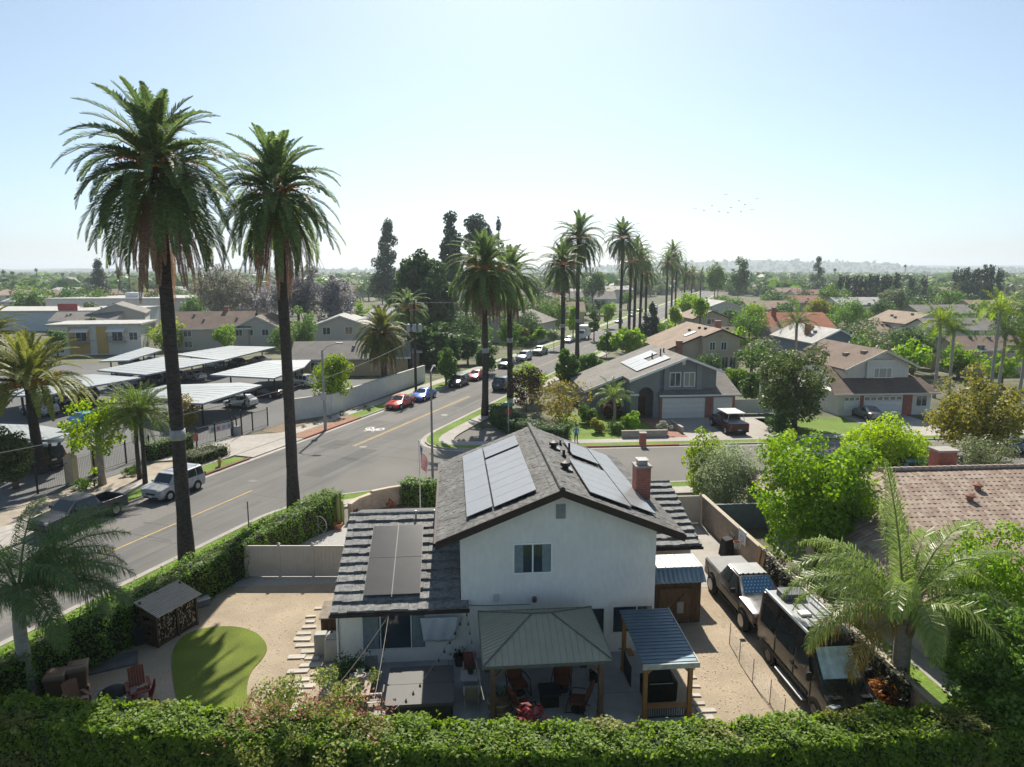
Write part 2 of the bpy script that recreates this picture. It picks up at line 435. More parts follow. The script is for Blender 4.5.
def date_palm(label, x, y, heart, fl=4.4, seed=1, tr=.45, group=None, dense=1.0, band=True, dead=True, nst=44, name='date_palm', leafm=None, skirt=1.0, lean=0, hang=True):
    """tall canary date palm: trunk, green crown, brown hanging fronds, orange fruit stalks, metal band"""
    t = thing(name, label, 'palm tree', (x,y,0), seed*1.3, group)
    rng = np.random.default_rng(seed); h = heart
    pts = []; rr = []
    for i in range(15):
        f = i/14; pts.append((lean*math.sin(f*PI*.5)*.4+.06*math.sin(f*5+seed), .06*math.sin(f*4+seed*2), f*h-.1))
        rr.append(tr*(1.28-.28*min(1,f*6)-.16*f+.035*math.sin(i*2.3)+(.30*max(0,(f-.9)/.1))))
    M().tube(pts, rr, 14).build('trunk', PBARK, t, smooth=True)
    top = pts[-1]
    fr = []
    def ring(n, el, ln, bend, z, r0, je=.12):
        for i in range(int(n*dense)):
            fr.append((i*2*PI/int(n*dense)+rng.random()*.5+el, el+rng.normal(0,je), ln*(.88+.22*rng.random()), bend+rng.normal(0,.12), z+top[2], r0))
    ring(7, 1.42, fl*.86, .75, .5, .08); ring(10, 1.16, fl*.97, 1.3, .4, .16); ring(12, .86, fl*1.0, 1.65, .25, .25)
    ring(14, .52, fl*1.0, 1.7, .1, .32); ring(14, .15, fl, 1.5, -.1, .38); ring(13, -.18, fl*1.0, 1.3, -.25, .42); ring(12, -.5, fl*1.0*skirt, .98, -.4, .45); ring(11, -.8, fl*.98*skirt, .68, -.6, .45)
    if not hang: fr = fr[:int((7+10+12+14+14)*dense)]
    Q, rm = palm_crown(seed, fr, nst, fl*.13, fl*.022*44/nst, .45, .3, .04)
    Q[:,0] += top[0]; Q[:,1] += top[1]
    rm2 = rm
    cr = mobj('crown', fmesh('crown', Q, 4, leafm or PF_A), t)
    rm2.T = Matrix.Identity(4)
    rm2.build('rachis', PF_RACH, cr, loc=(top[0],top[1],0))
    if dead:
        fr = []
        ring(18, -1.0, fl*.98*skirt, .48, -.8, .42, .1); ring(12, -1.15, fl*1.15*skirt, .4, -.9, .42, .1)
        Q, rm = palm_crown(seed+50, fr, int(nst*1.3), fl*.085, fl*.012, .15, .8, .04)
        Q[:,0] += top[0]; Q[:,1] += top[1]
        mobj('dead_fronds', fmesh('dead_fronds', Q, 4, PF_DEAD), t)
    # fruit stalks: sprays of small faces
    FQ = []
    for i in range(8):
        a = i*.8+seed+rng.random()*.5; e = .75-.9*rng.random(); L = fl*(.38+.28*rng.random())
        b = np.array([math.cos(a)*.35*math.cos(e), math.sin(a)*.35*math.cos(e), 0]); c = np.array([math.cos(a)*L*math.cos(e), math.sin(a)*L*math.cos(e), .25+L*math.sin(e)*.6])
        n = 80; w = rng.random((n,1)); p = b*(1-w)+c*w+rng.normal(0,.05,(n,3))+w*rng.normal(0,.15,(n,3)); p[:,2] -= .35*w[:,0]**2
        FQ.append(leaves(p, np.tile([0,0,1.0],(n,1)), .2, rng, .5, 1.0))
    F = np.concatenate(FQ); F += np.array([top[0],top[1],top[2]])
    mobj('fruit_stalks', fmesh('fruit_stalks', F, 4, FRUIT), t)
    if band:
        zb = 7.35; m = M(); m.lathe([(tr*1.06,zb-.28),(tr*1.06,zb+.28)], 16, (pts[5][0],pts[5][1],0)); m.build('metal_band', mat('bare_metal_band',(.30,.30,.30),.6,.2,4), t, smooth=True)
    return t
def queen_palm(label, x, y, trunk_h, tr, fronds, fl, seed=1, llen=.75, lw=.05, leafm=None, nst=64, name='queen_palm', keel=.1, droop=1.5, boots=True, fat=1.25, barkm=None, rach=.05, group=None, fluff=.45, brown=None):
    """feathery palm: smooth grey trunk, arching fronds whose leaflets hang"""
    t = thing(name, label, 'palm tree', (x,y,0), 0, group)
    rng = np.random.default_rng(seed)
    pts = [(0.05*math.sin(i*.5+seed),.04*math.sin(i*.7),trunk_h*i/10-.1) for i in range(11)]
    rr = [tr*(fat-(fat-1)*min(1,i/4)-.15*i/10) for i in range(11)]
    M().tube(pts, rr, 14).build('trunk', barkm or mat('queen_palm_bark',(.27,.225,.18),.9,.25,5,.5,stretch=(1,1,4)), t, smooth=True)
    top = pts[-1]; fr = [(a, e, fl*l, b, top[2]+.1, .12) for a,e,l,b in fronds]
    Q, rm = palm_crown(seed, fr, nst, llen, lw, keel, droop, rach, fluff)
    Q[:,0] += top[0]; Q[:,1] += top[1]
    cr = mobj('crown', fmesh('crown', Q, 4, leafm), t)
    rm.build('rachis', PF_RACH, cr, loc=(top[0],top[1],0))
    if brown:
        fr = [(a, e, fl*l, b, top[2]-.1, .12) for a,e,l,b in brown]
        Q, rm = palm_crown(seed+9, fr, int(nst*.7), llen*.9, lw, -.2, droop, rach, fluff); Q[:,0] += top[0]; Q[:,1] += top[1]
        d_ = mobj('dead_fronds', fmesh('dead_fronds', Q, 4, fol('queen_dead_leaf',(.17,.13,.03),(.34,.25,.08),.35)), t); rm.build('rachis', PF_RACH, d_, loc=(top[0],top[1],0))
    if boots:
        m = M()
        for i in range(14):
            a = i*2.4; z = top[2]-.9+.085*i
            m.tube([(math.cos(a)*tr*.7+top[0],math.sin(a)*tr*.7+top[1],z),(math.cos(a)*tr*1.35+top[0],math.sin(a)*tr*1.35+top[1],z+.45),(math.cos(a)*tr*1.9+top[0],math.sin(a)*tr*1.9+top[1],z+.75)], [.14,.10,.03], 5)
        m.build('frond_bases', mat('frond_base',(.24,.17,.10),.9,.3,5,.3), t, smooth=True)
    return t
def even_fronds(n, rng, els=(1.2,.8,.4,.0), bends=(.9,1.3,1.5,1.4)):
    o = []
    for j,(e,b) in enumerate(zip(els,bends)):
        k = n//len(els)
        for i in range(k): o.append((i*2*PI/k+j*.7+rng.random()*.5, e+rng.normal()*.1, .85+.3*rng.random(), b+rng.normal()*.12))
    return o
# ------------------------------------------------------------------ camera, light, air
cam = bpy.data.cameras.new('camera'); cam.sensor_width = 36; cam.lens = FPX*36/1024; cam.clip_end = 20000; cam.clip_start = .5
co = bpy.data.objects.new('camera', cam); COL.objects.link(co)
co.location = (0,0,CH); co.rotation_euler = (PI/2-TH,0,0); SC.camera = co
SUN_EL = R(43)
w = bpy.data.worlds.new('World'); SC.world = w; w.use_nodes = True
nt = w.node_tree; sky = nt.nodes.new('ShaderNodeTexSky'); sky.sky_type = 'NISHITA'; sky.sun_disc = False
sky.sun_elevation = SUN_EL; sky.sun_rotation = 0; sky.air_density = .8; sky.dust_density = 1.0; sky.ozone_density = 6.0; sky.altitude = 50
shs = nt.nodes.new('ShaderNodeHueSaturation'); shs.inputs['Saturation'].default_value = .76; shs.inputs['Hue'].default_value = .482; nt.links.new(sky.outputs[0], shs.inputs['Color']); nt.links.new(shs.outputs[0], nt.nodes['Background'].inputs[0]); nt.nodes['Background'].inputs[1].default_value = .075
sl = bpy.data.lights.new('sun','SUN'); sl.energy = 4.4; sl.angle = R(.55); sl.color = (1,.93,.80)
so = bpy.data.objects.new('sun', sl); COL.objects.link(so); so.rotation_euler = (-(PI/2-SUN_EL),0,0); so.location = (0,40,60)
SC.view_settings.view_transform = 'Standard'; SC.view_settings.look = 'None'; SC.view_settings.gamma = 1; SC.view_settings.exposure = 0.83
SC.cycles.use_denoising = True
SC.cycles.max_bounces = 7; SC.cycles.diffuse_bounces = 4; SC.cycles.transparent_max_bounces = 6; SC.cycles.transmission_bounces = 4; SC.cycles.glossy_bounces = 3
SC.cycles.volume_bounces = 0; SC.cycles.sample_clamp_indirect = 6
SC.cycles.use_adaptive_sampling = True; SC.cycles.adaptive_threshold = .02

hz = M().box(-6000,6000,-200,6600,-2.0,96).build('haze', [])
hm = bpy.data.materials.new('haze'); hm.use_nodes = True; hn = hm.node_tree
hn.nodes.remove(hn.nodes['Principled BSDF'])
pv = hn.nodes.new('ShaderNodeVolumePrincipled'); pv.inputs['Color'].default_value = (.80,.90,1,1); pv.inputs['Density'].default_value = .0002; pv.inputs['Anisotropy'].default_value = .3
hn.links.new(pv.outputs[0], hn.nodes['Material Output'].inputs['Volume']); hz.data.materials.append(hm); hz['kind'] = 'stuff'

# ------------------------------------------------------------------ frames
A5 = R(5)                                      # house grid is turned 5 degrees
HO = Vector((1.95,27.25,0)); HX = Vector((math.cos(A5),math.sin(A5),0)); HY = Vector((-math.sin(A5),math.cos(A5),0))
def HL(lx, ly, z=0): return HO+HX*lx+HY*ly+Vector((0,0,z))
def toH(p): d = p-HO; return d.dot(HX), d.dot(HY)
RA = R(19.4); RO = Vector((-22.96,38.62,0)); RT = Vector((math.sin(RA),math.cos(RA),0)); RNv = Vector((math.cos(RA),-math.sin(RA),0))
def RD(t, n, z=0): return RO+RT*t+RNv*n+Vector((0,0,z))
def toR(p): d = p-RO; return d.dot(RT), d.dot(RNv)
RZ = -RA                                        # rotation of things facing along the road (+Y local = road direction)

# ------------------------------------------------------------------ ground
GROUND = mat('town_ground', (.085,.105,.045), .95, .35, .25, col2=(.18,.165,.11), big=.25, bscale=.02)
struct(M().box(-7000,7000,-300,9500,-.6,0).build('ground', GROUND))
LK, RK = -6.0, 4.5
road = M(); road.sheet([RD(-70,LK),RD(-70,RK),RD(520,RK),RD(520,LK)], .008)
roadm = ASPH
struct(road.build('road', roadm))
# cross street to the right of the corner
CSN, CSF = 51.5, 62.6                            # near and far kerb at x = 13
def CS(x, off=0): return Vector((x, off+(x-13)*math.tan(A5), 0))
tn = lambda x,d: (x, d+(x-13)*math.tan(A5))
cs = M(); cs.sheet([tn(-20.5,CSN-11),tn(4,CSN),tn(300,CSN),tn(300,CSF),tn(6,CSF),tn(0,CSF+9),tn(-10.5,CSF+9)], .004)
struct(cs.build('cross_street', mat('asphalt_pale', (.15,.143,.132), .92, .12, 16, .15, big=.12, bscale=.15)))
# corner fillets of asphalt, wheel-worn strips, kerbs, pavements
def strip(name, pts_in, pts_out, z0, z1, m):
    o = M()
    for i in range(len(pts_in)-1):
        o.hexa([(p.x,p.y,z0) for p in (pts_in[i],pts_in[i+1],pts_out[i+1],pts_out[i])],[(p.x,p.y,z1) for p in (pts_in[i],pts_in[i+1],pts_out[i+1],pts_out[i])])
    return struct(o.build(name, m))
def arc(c, r, a0, a1, n=8):
    return [Vector((c[0]+r*math.cos(a0+(a1-a0)*i/n), c[1]+r*math.sin(a0+(a1-a0)*i/n),0)) for i in range(n+1)]
def offset(pts, d):
    o = []
    for i,p in enumerate(pts):
        t = (pts[min(i+1,len(pts)-1)]-pts[max(i-1,0)]).normalized(); o.append(p+Vector((t.y,-t.x,0))*d)
    return o
# right side, near block: along road, round the corner, along the cross street
def fillet(p0, corner, p1, n=8):
    return [ (p0*(1-t)+corner*t)*(1-t)+(corner*(1-t)+p1*t)*t for t in [i/n for i in range(n+1)]]
def cross_pt(n, d):                              # where the road edge n meets the cross street line d
    # solve RD(t,n).y = d+(x-13)tan
    lo, hi = -50, 100
    for _ in range(60):
        t = (lo+hi)/2; p = RD(t,n)
        if p.y < d+(p.x-13)*math.tan(A5): lo = t
        else: hi = t
    return RD(lo,n)
c1 = cross_pt(RK, CSN); c2 = cross_pt(RK, CSF)
near = [RD(-70,RK), RD(-30,RK), RD(0,RK)]+fillet(c1-RT*7, c1, c1+HX*7)+[c1+HX*14, c1+HX*60, c1+HX*250]
far = [c2+HX*250, c2+HX*60, c2+HX*16]+fillet(c2+HX*8, c2, c2+RT*9)+[c2+RT*25, c2+RT*100, c2+RT*420]
for nm, k in (('kerb',near),('kerb',far)):
    strip(nm, k, offset(k,.16), 0, .14, CONC)
    g0 = offset(k,.16); g1 = offset(k,1.3); strip('parkway', g0, g1, 0, .12, LAWN if nm else None)
    strip('pavement', g1, offset(k,2.75), 0, .13, CONC)
    strip('gutter', offset(k,-.45), k, .0, .013, CONC)
# left side of the main road
lk = [RD(520,LK),RD(300,LK),RD(120,LK),RD(60,LK),RD(31.5,LK),RD(31,LK),RD(19,LK),RD(18.5,LK),RD(5,LK),RD(-70,LK)]
strip('kerb', [RD(520,LK),RD(31.8,LK)], offset([RD(520,LK),RD(31.8,LK)],.16), 0, .14, CONC)
strip('kerb', [RD(18.6,LK),RD(-70,LK)], offset([RD(18.6,LK),RD(-70,LK)],.16), 0, .14, CONC)
strip('gutter', [RD(520,LK+.45),RD(-70,LK+.45)], [RD(520,LK),RD(-70,LK)], 0, .013, CONC)
REDK = mat('red_kerb_paint', (.30,.085,.06), .85, .2, 5)
strip('red_kerb', [RD(36.5,LK+.03),RD(26.2,LK+.03)], [RD(36.5,LK-.19),RD(26.2,LK-.19)], 0, .147, REDK)
strip('red_kerb', [RD(18.6,LK+.03),RD(11,LK+.03)], [RD(18.6,LK-.19),RD(11,LK-.19)], 0, .147, mat('worn_red_kerb',(.22,.09,.08),.85,.2,5))
strip('pavement', [RD(520,LK-1.9),RD(-70,LK-1.9)], [RD(520,LK-3.5),RD(-70,LK-3.5)], 0, .13, CONC)
struct(M().prism([RD(19,LK),RD(26.2,LK),RD(26.2,LK-1.9),RD(19,LK-1.9)], 0, .10).build('driveway_apron', CONC))
struct(M().prism([RD(17.5,LK-3.5),RD(27.5,LK-3.5),RD(24.5,-13),RD(15,-13)], 0, .11).build('driveway', CONC))
struct(M().prism([RD(26.2,LK-.16),RD(36.5,LK-.16),RD(36.5,LK-1.9),RD(26.2,LK-1.9)], 0, .125).build('parkway_soil', mat('brick_soil',(.27,.16,.11),.95,.25,4,.3)))
strip('grass_strip', [RD(520,LK-.16),RD(36.5,LK-.16)], [RD(520,LK-1.9),RD(36.5,LK-1.9)], 0, .12, LAWN)
gt = [RD(18.4,LK-.3),RD(18.2,LK-1.2),RD(17,LK-1.75),RD(10.5,LK-1.85),RD(10.2,LK-.2),RD(17.8,LK-.2)]
struct(M().prism(gt,0,.16).build('grass_strip', LAWN))
struct(M().prism([RD(9.8,LK-.2),RD(9.8,LK-1.85),RD(5,LK-1.85),RD(4.2,LK-.2)],0,.15).build('grass_strip', LAWN))
struct(M().prism([RD(4.2,LK-.2),RD(4.8,LK-1.85),RD(-60,LK-1.85),RD(-60,LK-.2)],0,.14).build('pavement', CONC))
# planter soil left of the pavement, and the car park
struct(M().sheet([RD(27.5,LK-3.6),RD(33.5,LK-3.6),RD(60,LK-3.6),RD(60,-9.6),RD(36.9,-10.2),RD(33,-12.4),RD(27.5,-12)],.03).build('planting_bed', MULCH))
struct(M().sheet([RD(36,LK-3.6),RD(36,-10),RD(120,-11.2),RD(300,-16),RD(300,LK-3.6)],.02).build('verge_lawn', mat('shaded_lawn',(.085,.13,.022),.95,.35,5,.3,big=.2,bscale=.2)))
struct(M().sheet([RD(-40,LK-3.6),RD(17,LK-3.6),RD(15,-12.6),RD(-40,-14.4)],.02).build('paved_forecourt', mat('forecourt_concrete',(.31,.265,.215),.9,.2,1.2,.1,big=.1)))
lot = [RD(-40,-14.4),RD(15,-12.8),RD(33,-12.4),RD(36,-13),RD(60,-14.5),RD(60,-80),RD(-40,-80)]
struct(M().sheet(lot,.012).build('car_park', LOTASPH))
# painted lines
pl = M()
for q in ((-70,11.6),(25.5,53),(58,110),(114,300)): pl.sheet([RD(q[0],-.07),RD(q[0],.07),RD(q[1],.07),RD(q[1],-.07)], .014)
pl.sheet([RD(25.5,-.27),RD(25.5,-.17),RD(53,-.17),RD(53,-.27)], .0145)
struct(pl.build('centre_line', YELLOW))
# bicycle symbol and chevrons on the lane
bs = M(RT and Matrix.Translation(RD(32,-1.9,.014)) @ Matrix.Rotation(RZ,4,'Z') @ Matrix.Rotation(PI,4,'Z') @ Matrix.Scale(.8,4))
def ringm(m, cx, cy, r, t, n=20):
    for i in range(n):
        a, b = 2*PI*i/n, 2*PI*(i+1)/n
        m.poly((cx+r*math.cos(a),cy+r*math.sin(a)*1.5,0),(cx+r*math.cos(b),cy+r*math.sin(b)*1.5,0),(cx+(r-t)*math.cos(b),cy+(r-t)*math.sin(b)*1.5,0),(cx+(r-t)*math.cos(a),cy+(r-t)*math.sin(a)*1.5,0))
def barm(m, a, b, t):
    d = (Vector(b)-Vector(a)).normalized(); s = Vector((-d.y,d.x))*t/2
    m.poly((a[0]+s.x,a[1]+s.y,.0015),(a[0]-s.x,a[1]-s.y,.0015),(b[0]-s.x,b[1]-s.y,.0015),(b[0]+s.x,b[1]+s.y,.0015))
ringm(bs,-.75,-.5,.5,.15); ringm(bs,.75,-.5,.5,.15)
for a,b in (((-.75,-.5),(-.3,.5)),((-.3,.5),(.5,.5)),((.5,.5),(.75,-.5)),((-.3,.5),(.0,-.5)),((0,-.5),(.5,.5)),((0,-.5),(-.75,-.5)),((.5,.5),(.42,.95)),((.42,.95),(.75,.95)),((-.55,.7),(-.15,.7))): barm(bs,a,b,.15)
struct(bs.build('bicycle_marking', WPAINT))
# crosswalk-like patches and tar repairs, pale
tar = M(); rng_ = random.Random(4)
for i in range(60):
    t0 = rng_.uniform(-20,120); n0 = rng_.uniform(LK+1,RK-1); p = RD(t0,n0); pts = [p]
    dr = RT if rng_.random()<.5 else RNv
    for k in range(6): pts.append(pts[-1]+dr*rng_.uniform(.5,1.2)+RNv*rng_.uniform(-.12,.12)+RT*rng_.uniform(-.12,.12))
    for a,b in zip(pts,pts[1:]):
        d = (b-a).normalized(); s = Vector((-d.y,d.x,0))*.032
        tar.add([tuple(a+s+Vector((0,0,.0115))),tuple(a-s+Vector((0,0,.0115))),tuple(b-s+Vector((0,0,.0115))),tuple(b+s+Vector((0,0,.0115)))],[(0,1,2,3)])
struct(tar.build('crack_seal', mat('tar',(.075,.075,.075),.8,.1)))

# repaired asphalt patches, oil stains and manholes
pm1 = mat('patch_dark',(.10,.098,.095),.92,.15,5); pm2 = mat('patch_pale',(.165,.158,.148),.92,.12,5); oil = mat('oil_stain',(.10,.097,.092),.8,.25,3)
def patch(t,n,l,w_,m_,nm='asphalt_patch'):
    struct(M().sheet([RD(t,n),RD(t,n+w_),RD(t+l,n+w_),RD(t+l,n)],.0115).build(nm,m_))
for a in ((2,-3.9,5,2.2,pm2),(16,1.2,9,1.6,pm1),(36,-4.4,4,3,pm2),(46,.6,14,1.3,pm1),(-12,.8,8,2,pm2),(68,-3,6,3,pm1),(24,-3,3,2,pm1)): patch(*a)
def stain(t,n,r,k):
    rr = random.Random(k); struct(M().sheet([RD(t+r*1.9*math.cos(a)*rr.uniform(.7,1.2),n+r*.6*math.sin(a)*rr.uniform(.7,1.2)) for a in [i*2*PI/14 for i in range(14)]],.0128).build('oil_stain',oil))
for k,(t,n,r) in enumerate(((5,-4.9,.5),(12,-4.8,.6),(20,-1.6,.4),(33,-2.2,.5),(44,2.3,.5),(50,-4.6,.7),(-6,-2,.6),(9,2.2,.5))): stain(t,n,r,k)
for t,n,lb in ((13.5,-1.5,'round manhole cover in the road beyond the silver suv'),(41,1.9,'round manhole cover in the road near the corner palm'),(25.5,.9,'round manhole cover in the intersection')):
    o = M(); o.lathe([(.38,0),(.38,.017),(.30,.017),(.29,.0155),(.01,.0155)],20); o = o.build('manhole_cover',mat('cast_iron',(.09,.085,.08),.6,.2,8,metal=.3),None,RD(t,n)); tag(o,lb,'manhole cover')

tk = mat('tyre_track',(.122,.119,.115),.9,.2,1.0,big=.15,stretch=(1.5,.05,1),rot=R(19.4))
for n in (-3.6,-1.9,.95,2.6):
    struct(M().sheet([RD(-70,n-.28),RD(-70,n+.28),RD(520,n+.28),RD(520,n-.28)],.0105).build('tyre_track',tk))
# ------------------------------------------------------------------ main house (local frame: x right, y away, origin front wall centre)
ROOFT = mat('roof_slate_tile', (.085,.085,.085), .8, .4, 5, .6, col2=(.17,.165,.158), big=.25, bscale=1.1)
ROOFD = mat('roof_course_tile', (.15,.155,.16), .8, .3, 6, .7, col2=(.25,.25,.245), big=.15, bscale=.9)
FASC = mat('brown_fascia', (.045,.030,.026), .7, .2, 3)
FLASH = mat('roof_flashing', (.06,.06,.062), .6, .2, 4)
PANEL = mat('solar_cell_sky_glare', (.25,.253,.26), .3, .06, 2, spec=.8)  # base colour paled to carry the sky's reflection on the main roof
def coursed(m, o, along, up, L, S, n, butt, tw, rng, jit=.012, wav=0.0, thick=.05):
    """stepped tile courses on a sloping plane: o eave corner, along = unit vector of the eave, up = unit vector up the slope"""
    nrm = along.cross(up).normalized(); st = S/n
    for i in range(n):
        x = -(rng.random()*tw if i%2 else 0)
        while x < L-1e-6:
            x1 = min(L, x+tw*(.9+.2*rng.random())); xa = max(0,x); x = x1
            if x1-xa < .03: continue
            j = rng.uniform(-jit,jit); d = rng.uniform(-wav,wav)
            lo = o+up*(i*st-.02+d); hi = o+up*((i+1)*st+.03)
            b = butt+j; g = .004
            A = [lo+along*(xa+g), lo+along*(x1-g), hi+along*(x1-g), hi+along*(xa+g)]
            B = [A[0]+nrm*b, A[1]+nrm*(b+rng.uniform(-jit,jit)), A[2]+nrm*.014, A[3]+nrm*.014]
            m.add([tuple(v) for v in A+B], [(4,5,6,7),(0,1,5,4),(1,2,6,5),(3,0,4,7)])
PANELD = mat('solar_cell_no_glare', (.075,.073,.075), .22, .06, 2, spec=.22)  # same cells, colour darkened for camera-facing panels that catch no sky glare
def solar(name, o, along, up, w, l, parent, lift=.12, cell=None):
    """one panel on a roof plane: o = lower corner"""
    nrm = along.cross(up).normalized(); m = M()
    P0 = [o, o+along*w, o+along*w+up*l, o+up*l]
    m.mi = 1; m.hexa([tuple(p+nrm*lift) for p in P0],[tuple(p+nrm*(lift+.035)) for p in P0])
    e = .01; m.mi = 0
    Q = [o+along*e+up*e, o+along*(w-e)+up*e, o+along*(w-e)+up*(l-e), o+along*e+up*(l-e)]
    m.poly(*[tuple(p+nrm*(lift+.0375)) for p in Q])
    return m.build(name, [cell or PANEL, mat('panel_frame',(.13,.13,.14),.5,.1)], parent)
def window(name, parent, x0, x1, z0, z1, y, vx=(), t=.06, hz=(), out=-1, frame=WHITE, curtain=None, gl=None):
    """framed window in a wall at y facing out (-1 = toward -y)"""
    m = M(); d = .05; ya, yb = (y-d, y+.01) if out<0 else (y-.01, y+d)
    m.box(x0,x1,ya,yb,z0-t,z0); m.box(x0,x1,ya,yb,z1,z1+t); m.box(x0-t,x0,ya,yb,z0-t,z1+t); m.box(x1,x1+t,ya,yb,z0-t,z1+t)
    yi = ya+.008 if out<0 else ya
    ye = yb if out<0 else yb-.008
    for v in vx: m.box(v-t*.4,v+t*.4,yi,ye,z0,z1)
    for v in hz: m.box(x0,x1,yi+.004,ye-.004,v-t*.3,v+t*.3)
    o = m.build(name, frame, parent)
    g = M(); yg = y-.02 if out<0 else y+.02
    g.poly((x0,yg,z0),(x1,yg,z0),(x1,yg,z1),(x0,yg,z1)); g.build('pane', gl or GLASS, o)
    if curtain:
        for a,b in curtain:
            c = M()
            n = max(3,int((b-a)/.08))
            for i in range(n):
                xx = a+(b-a)*i/n; c.poly((xx,yg-.006*(1+i%2),z0+.02),(xx+(b-a)/n,yg-.006*(2-i%2),z0+.02),(xx+(b-a)/n,yg-.006*(2-i%2),z1-.02),(xx,yg-.006*(1+i%2),z1-.02))
            c.build('curtain', mat('pale_curtain',(.20,.25,.27),.9,.15,5), o)
    return o
house = thing('two_storey_house', 'white stucco two storey house with dark tiled gable roof, solar panels and brick chimney', 'house', HO, A5)
EZ, RZ0, HW = 5.4, 7.4, 4.98; pitch = (RZ0-EZ)/HW
w0 = M(); e = 4.05; y1 = 10.4
zt = lambda x: RZ0-abs(x)*pitch-.12
# front and back gable wall + sides
w0.hexa([(-e,0,0),(e,0,0),(e,0,zt(e)),(0,0,zt(0)),(-e,0,zt(e))],[(-e,y1,0),(e,y1,0),(e,y1,zt(e)),(0,y1,zt(0)),(-e,y1,zt(e))])
w0.build('wall', STUCCO, house)
ww = M(); ww.hexa([(-9.0,0.003,0),(-e-.003,0.003,0),(-e-.003,0.003,2.45),(-9.0,0.003,2.45)],[(-9.0,9.5,0),(-e-.003,9.5,0),(-e-.003,9.5,2.45),(-9.0,9.5,2.45)])
ww.build('wing_wall', STUCCO, house)
wr = M(); wr.hexa([(e+.003,5.4,0),(7.5,5.4,0),(7.5,5.4,2.5),(e+.003,5.4,2.5)],[(e+.003,15,0),(7.5,15,0),(7.5,15,2.5),(e+.003,15,2.5)])
wr.build('garage_wall', STUCCO, house)
# main roof
rgr = random.Random(11); up_l = Vector((HW,0,RZ0-EZ)).normalized(); S = math.hypot(HW,RZ0-EZ); yA, yB = -.62, 11.0
m = M()
coursed(m, Vector((-HW,yB,EZ)), Vector((0,-1,0)), up_l, yB-yA, S, 15, .035, .36, rgr, .012)
up_r = Vector((-HW,0,RZ0-EZ)).normalized()
coursed(m, Vector((HW,yA,EZ)), Vector((0,1,0)), up_r, yB-yA, S, 15, .035, .36, rgr, .012)
y = yA
while y < yB: m.tube([(0,y,RZ0+.03),(0,y+.37,RZ0+.045)], [.12,.105], 8); y += .36
rf = m.build('roof', ROOFT, house)
d = M(); t = .16
d.hexa([(-HW,yA,EZ-t),(0,yA,RZ0-t),(0,yB,RZ0-t),(-HW,yB,EZ-t)],[(-HW,yA,EZ-.005),(0,yA,RZ0-.005),(0,yB,RZ0-.005),(-HW,yB,EZ-.005)])
d.hexa([(0,yA,RZ0-t),(HW,yA,EZ-t),(HW,yB,EZ-t),(0,yB,RZ0-t)],[(0,yA,RZ0-.005),(HW,yA,EZ-.005),(HW,yB,EZ-.005),(0,yB,RZ0-.005)])
d.build('roof_deck', FLASH, house)
f = M()
for sx in (-1,1):
    f.hexa([(sx*(HW+.05),yA-.06,EZ-.28),(0,yA-.06,RZ0-.26),(0,yA-.06,RZ0+.05),(sx*(HW+.05),yA-.06,EZ+.05)],[(sx*(HW+.05),yA-.004,EZ-.28),(0,yA-.004,RZ0-.26),(0,yA-.004,RZ0+.05),(sx*(HW+.05),yA-.004,EZ+.05)])
f.build('barge_board', FASC, house)
M().box(-HW-.14,-HW-.01,yA,yB,EZ-.16,EZ-.02).build('gutter', FASC, house); M().box(HW+.01,HW+.14,yA,yB,EZ-.16,EZ-.02).build('gutter', FASC, house)
# wing roofs, courses facing the camera
wz0, wz1, ws = 2.5, 4.38, 6.25
up_w = Vector((0,ws,wz1-wz0)).normalized(); Sw = math.hypot(ws,wz1-wz0)
m = M(); coursed(m, Vector((-9.25,-.45,wz0)), Vector((1,0,0)), up_w, 9.25-4.08, Sw, 11, .115, .34, random.Random(3), .022, .03)
coursed(m, Vector((-4.08,-.45,wz0)), Vector((1,0,0)), up_w, .33, .44*Sw/ws, 1, .16, .34, random.Random(3), .01)
up_b = Vector((0,-4,-(1.2))).normalized()
m.tube([(-9.25,5.8,wz1+.02),(-4.1,5.8,wz1+.02)], .11, 8)
m.build('wing_roof', ROOFD, house)
d = M(); d.hexa([(-9.25,-.45,wz0-.12),(-4.06,-.45,wz0-.12),(-4.06,5.8,wz1-.12),(-9.25,5.8,wz1-.12)],[(-9.25,-.45,wz0),(-4.06,-.45,wz0),(-4.06,5.8,wz1),(-9.25,5.8,wz1)])
d.hexa([(-4.058,-.45,wz0-.12),(-3.75,-.45,wz0-.12),(-3.75,-.012,wz0),(-4.058,-.012,wz0)],[(-4.058,-.45,wz0-.003),(-3.75,-.45,wz0-.003),(-3.75,-.012,wz0+.12),(-4.058,-.012,wz0+.12)])
d.hexa([(-9.25,5.802,wz1-.12),(-4.06,5.802,wz1-.12),(-4.06,9.9,3.1),(-9.25,9.9,3.1)],[(-9.25,5.802,wz1),(-4.06,5.802,wz1),(-4.06,9.9,3.2),(-9.25,9.9,3.2)])
d.build('wing_roof_deck', FLASH, house)
g = M(); g.box(-9.3,-3.72,-.57,-.455,wz0-.13,wz0-.01); g.build('gutter', FASC, house)
rz0_, rz1_ = 2.6, 4.2; ws2 = 5.4; up_g = Vector((0,ws2,rz1_-rz0_)).normalized()
m = M(); coursed(m, Vector((4.3,4.85,rz0_)), Vector((1,0,0)), up_g, 3.55, math.hypot(ws2,rz1_-rz0_), 10, .15, .34, random.Random(5), .022, .03)
m.tube([(4.3,10.25,rz1_+.02),(7.85,10.25,rz1_+.02)], .11, 8); m.build('garage_roof', ROOFD, house)
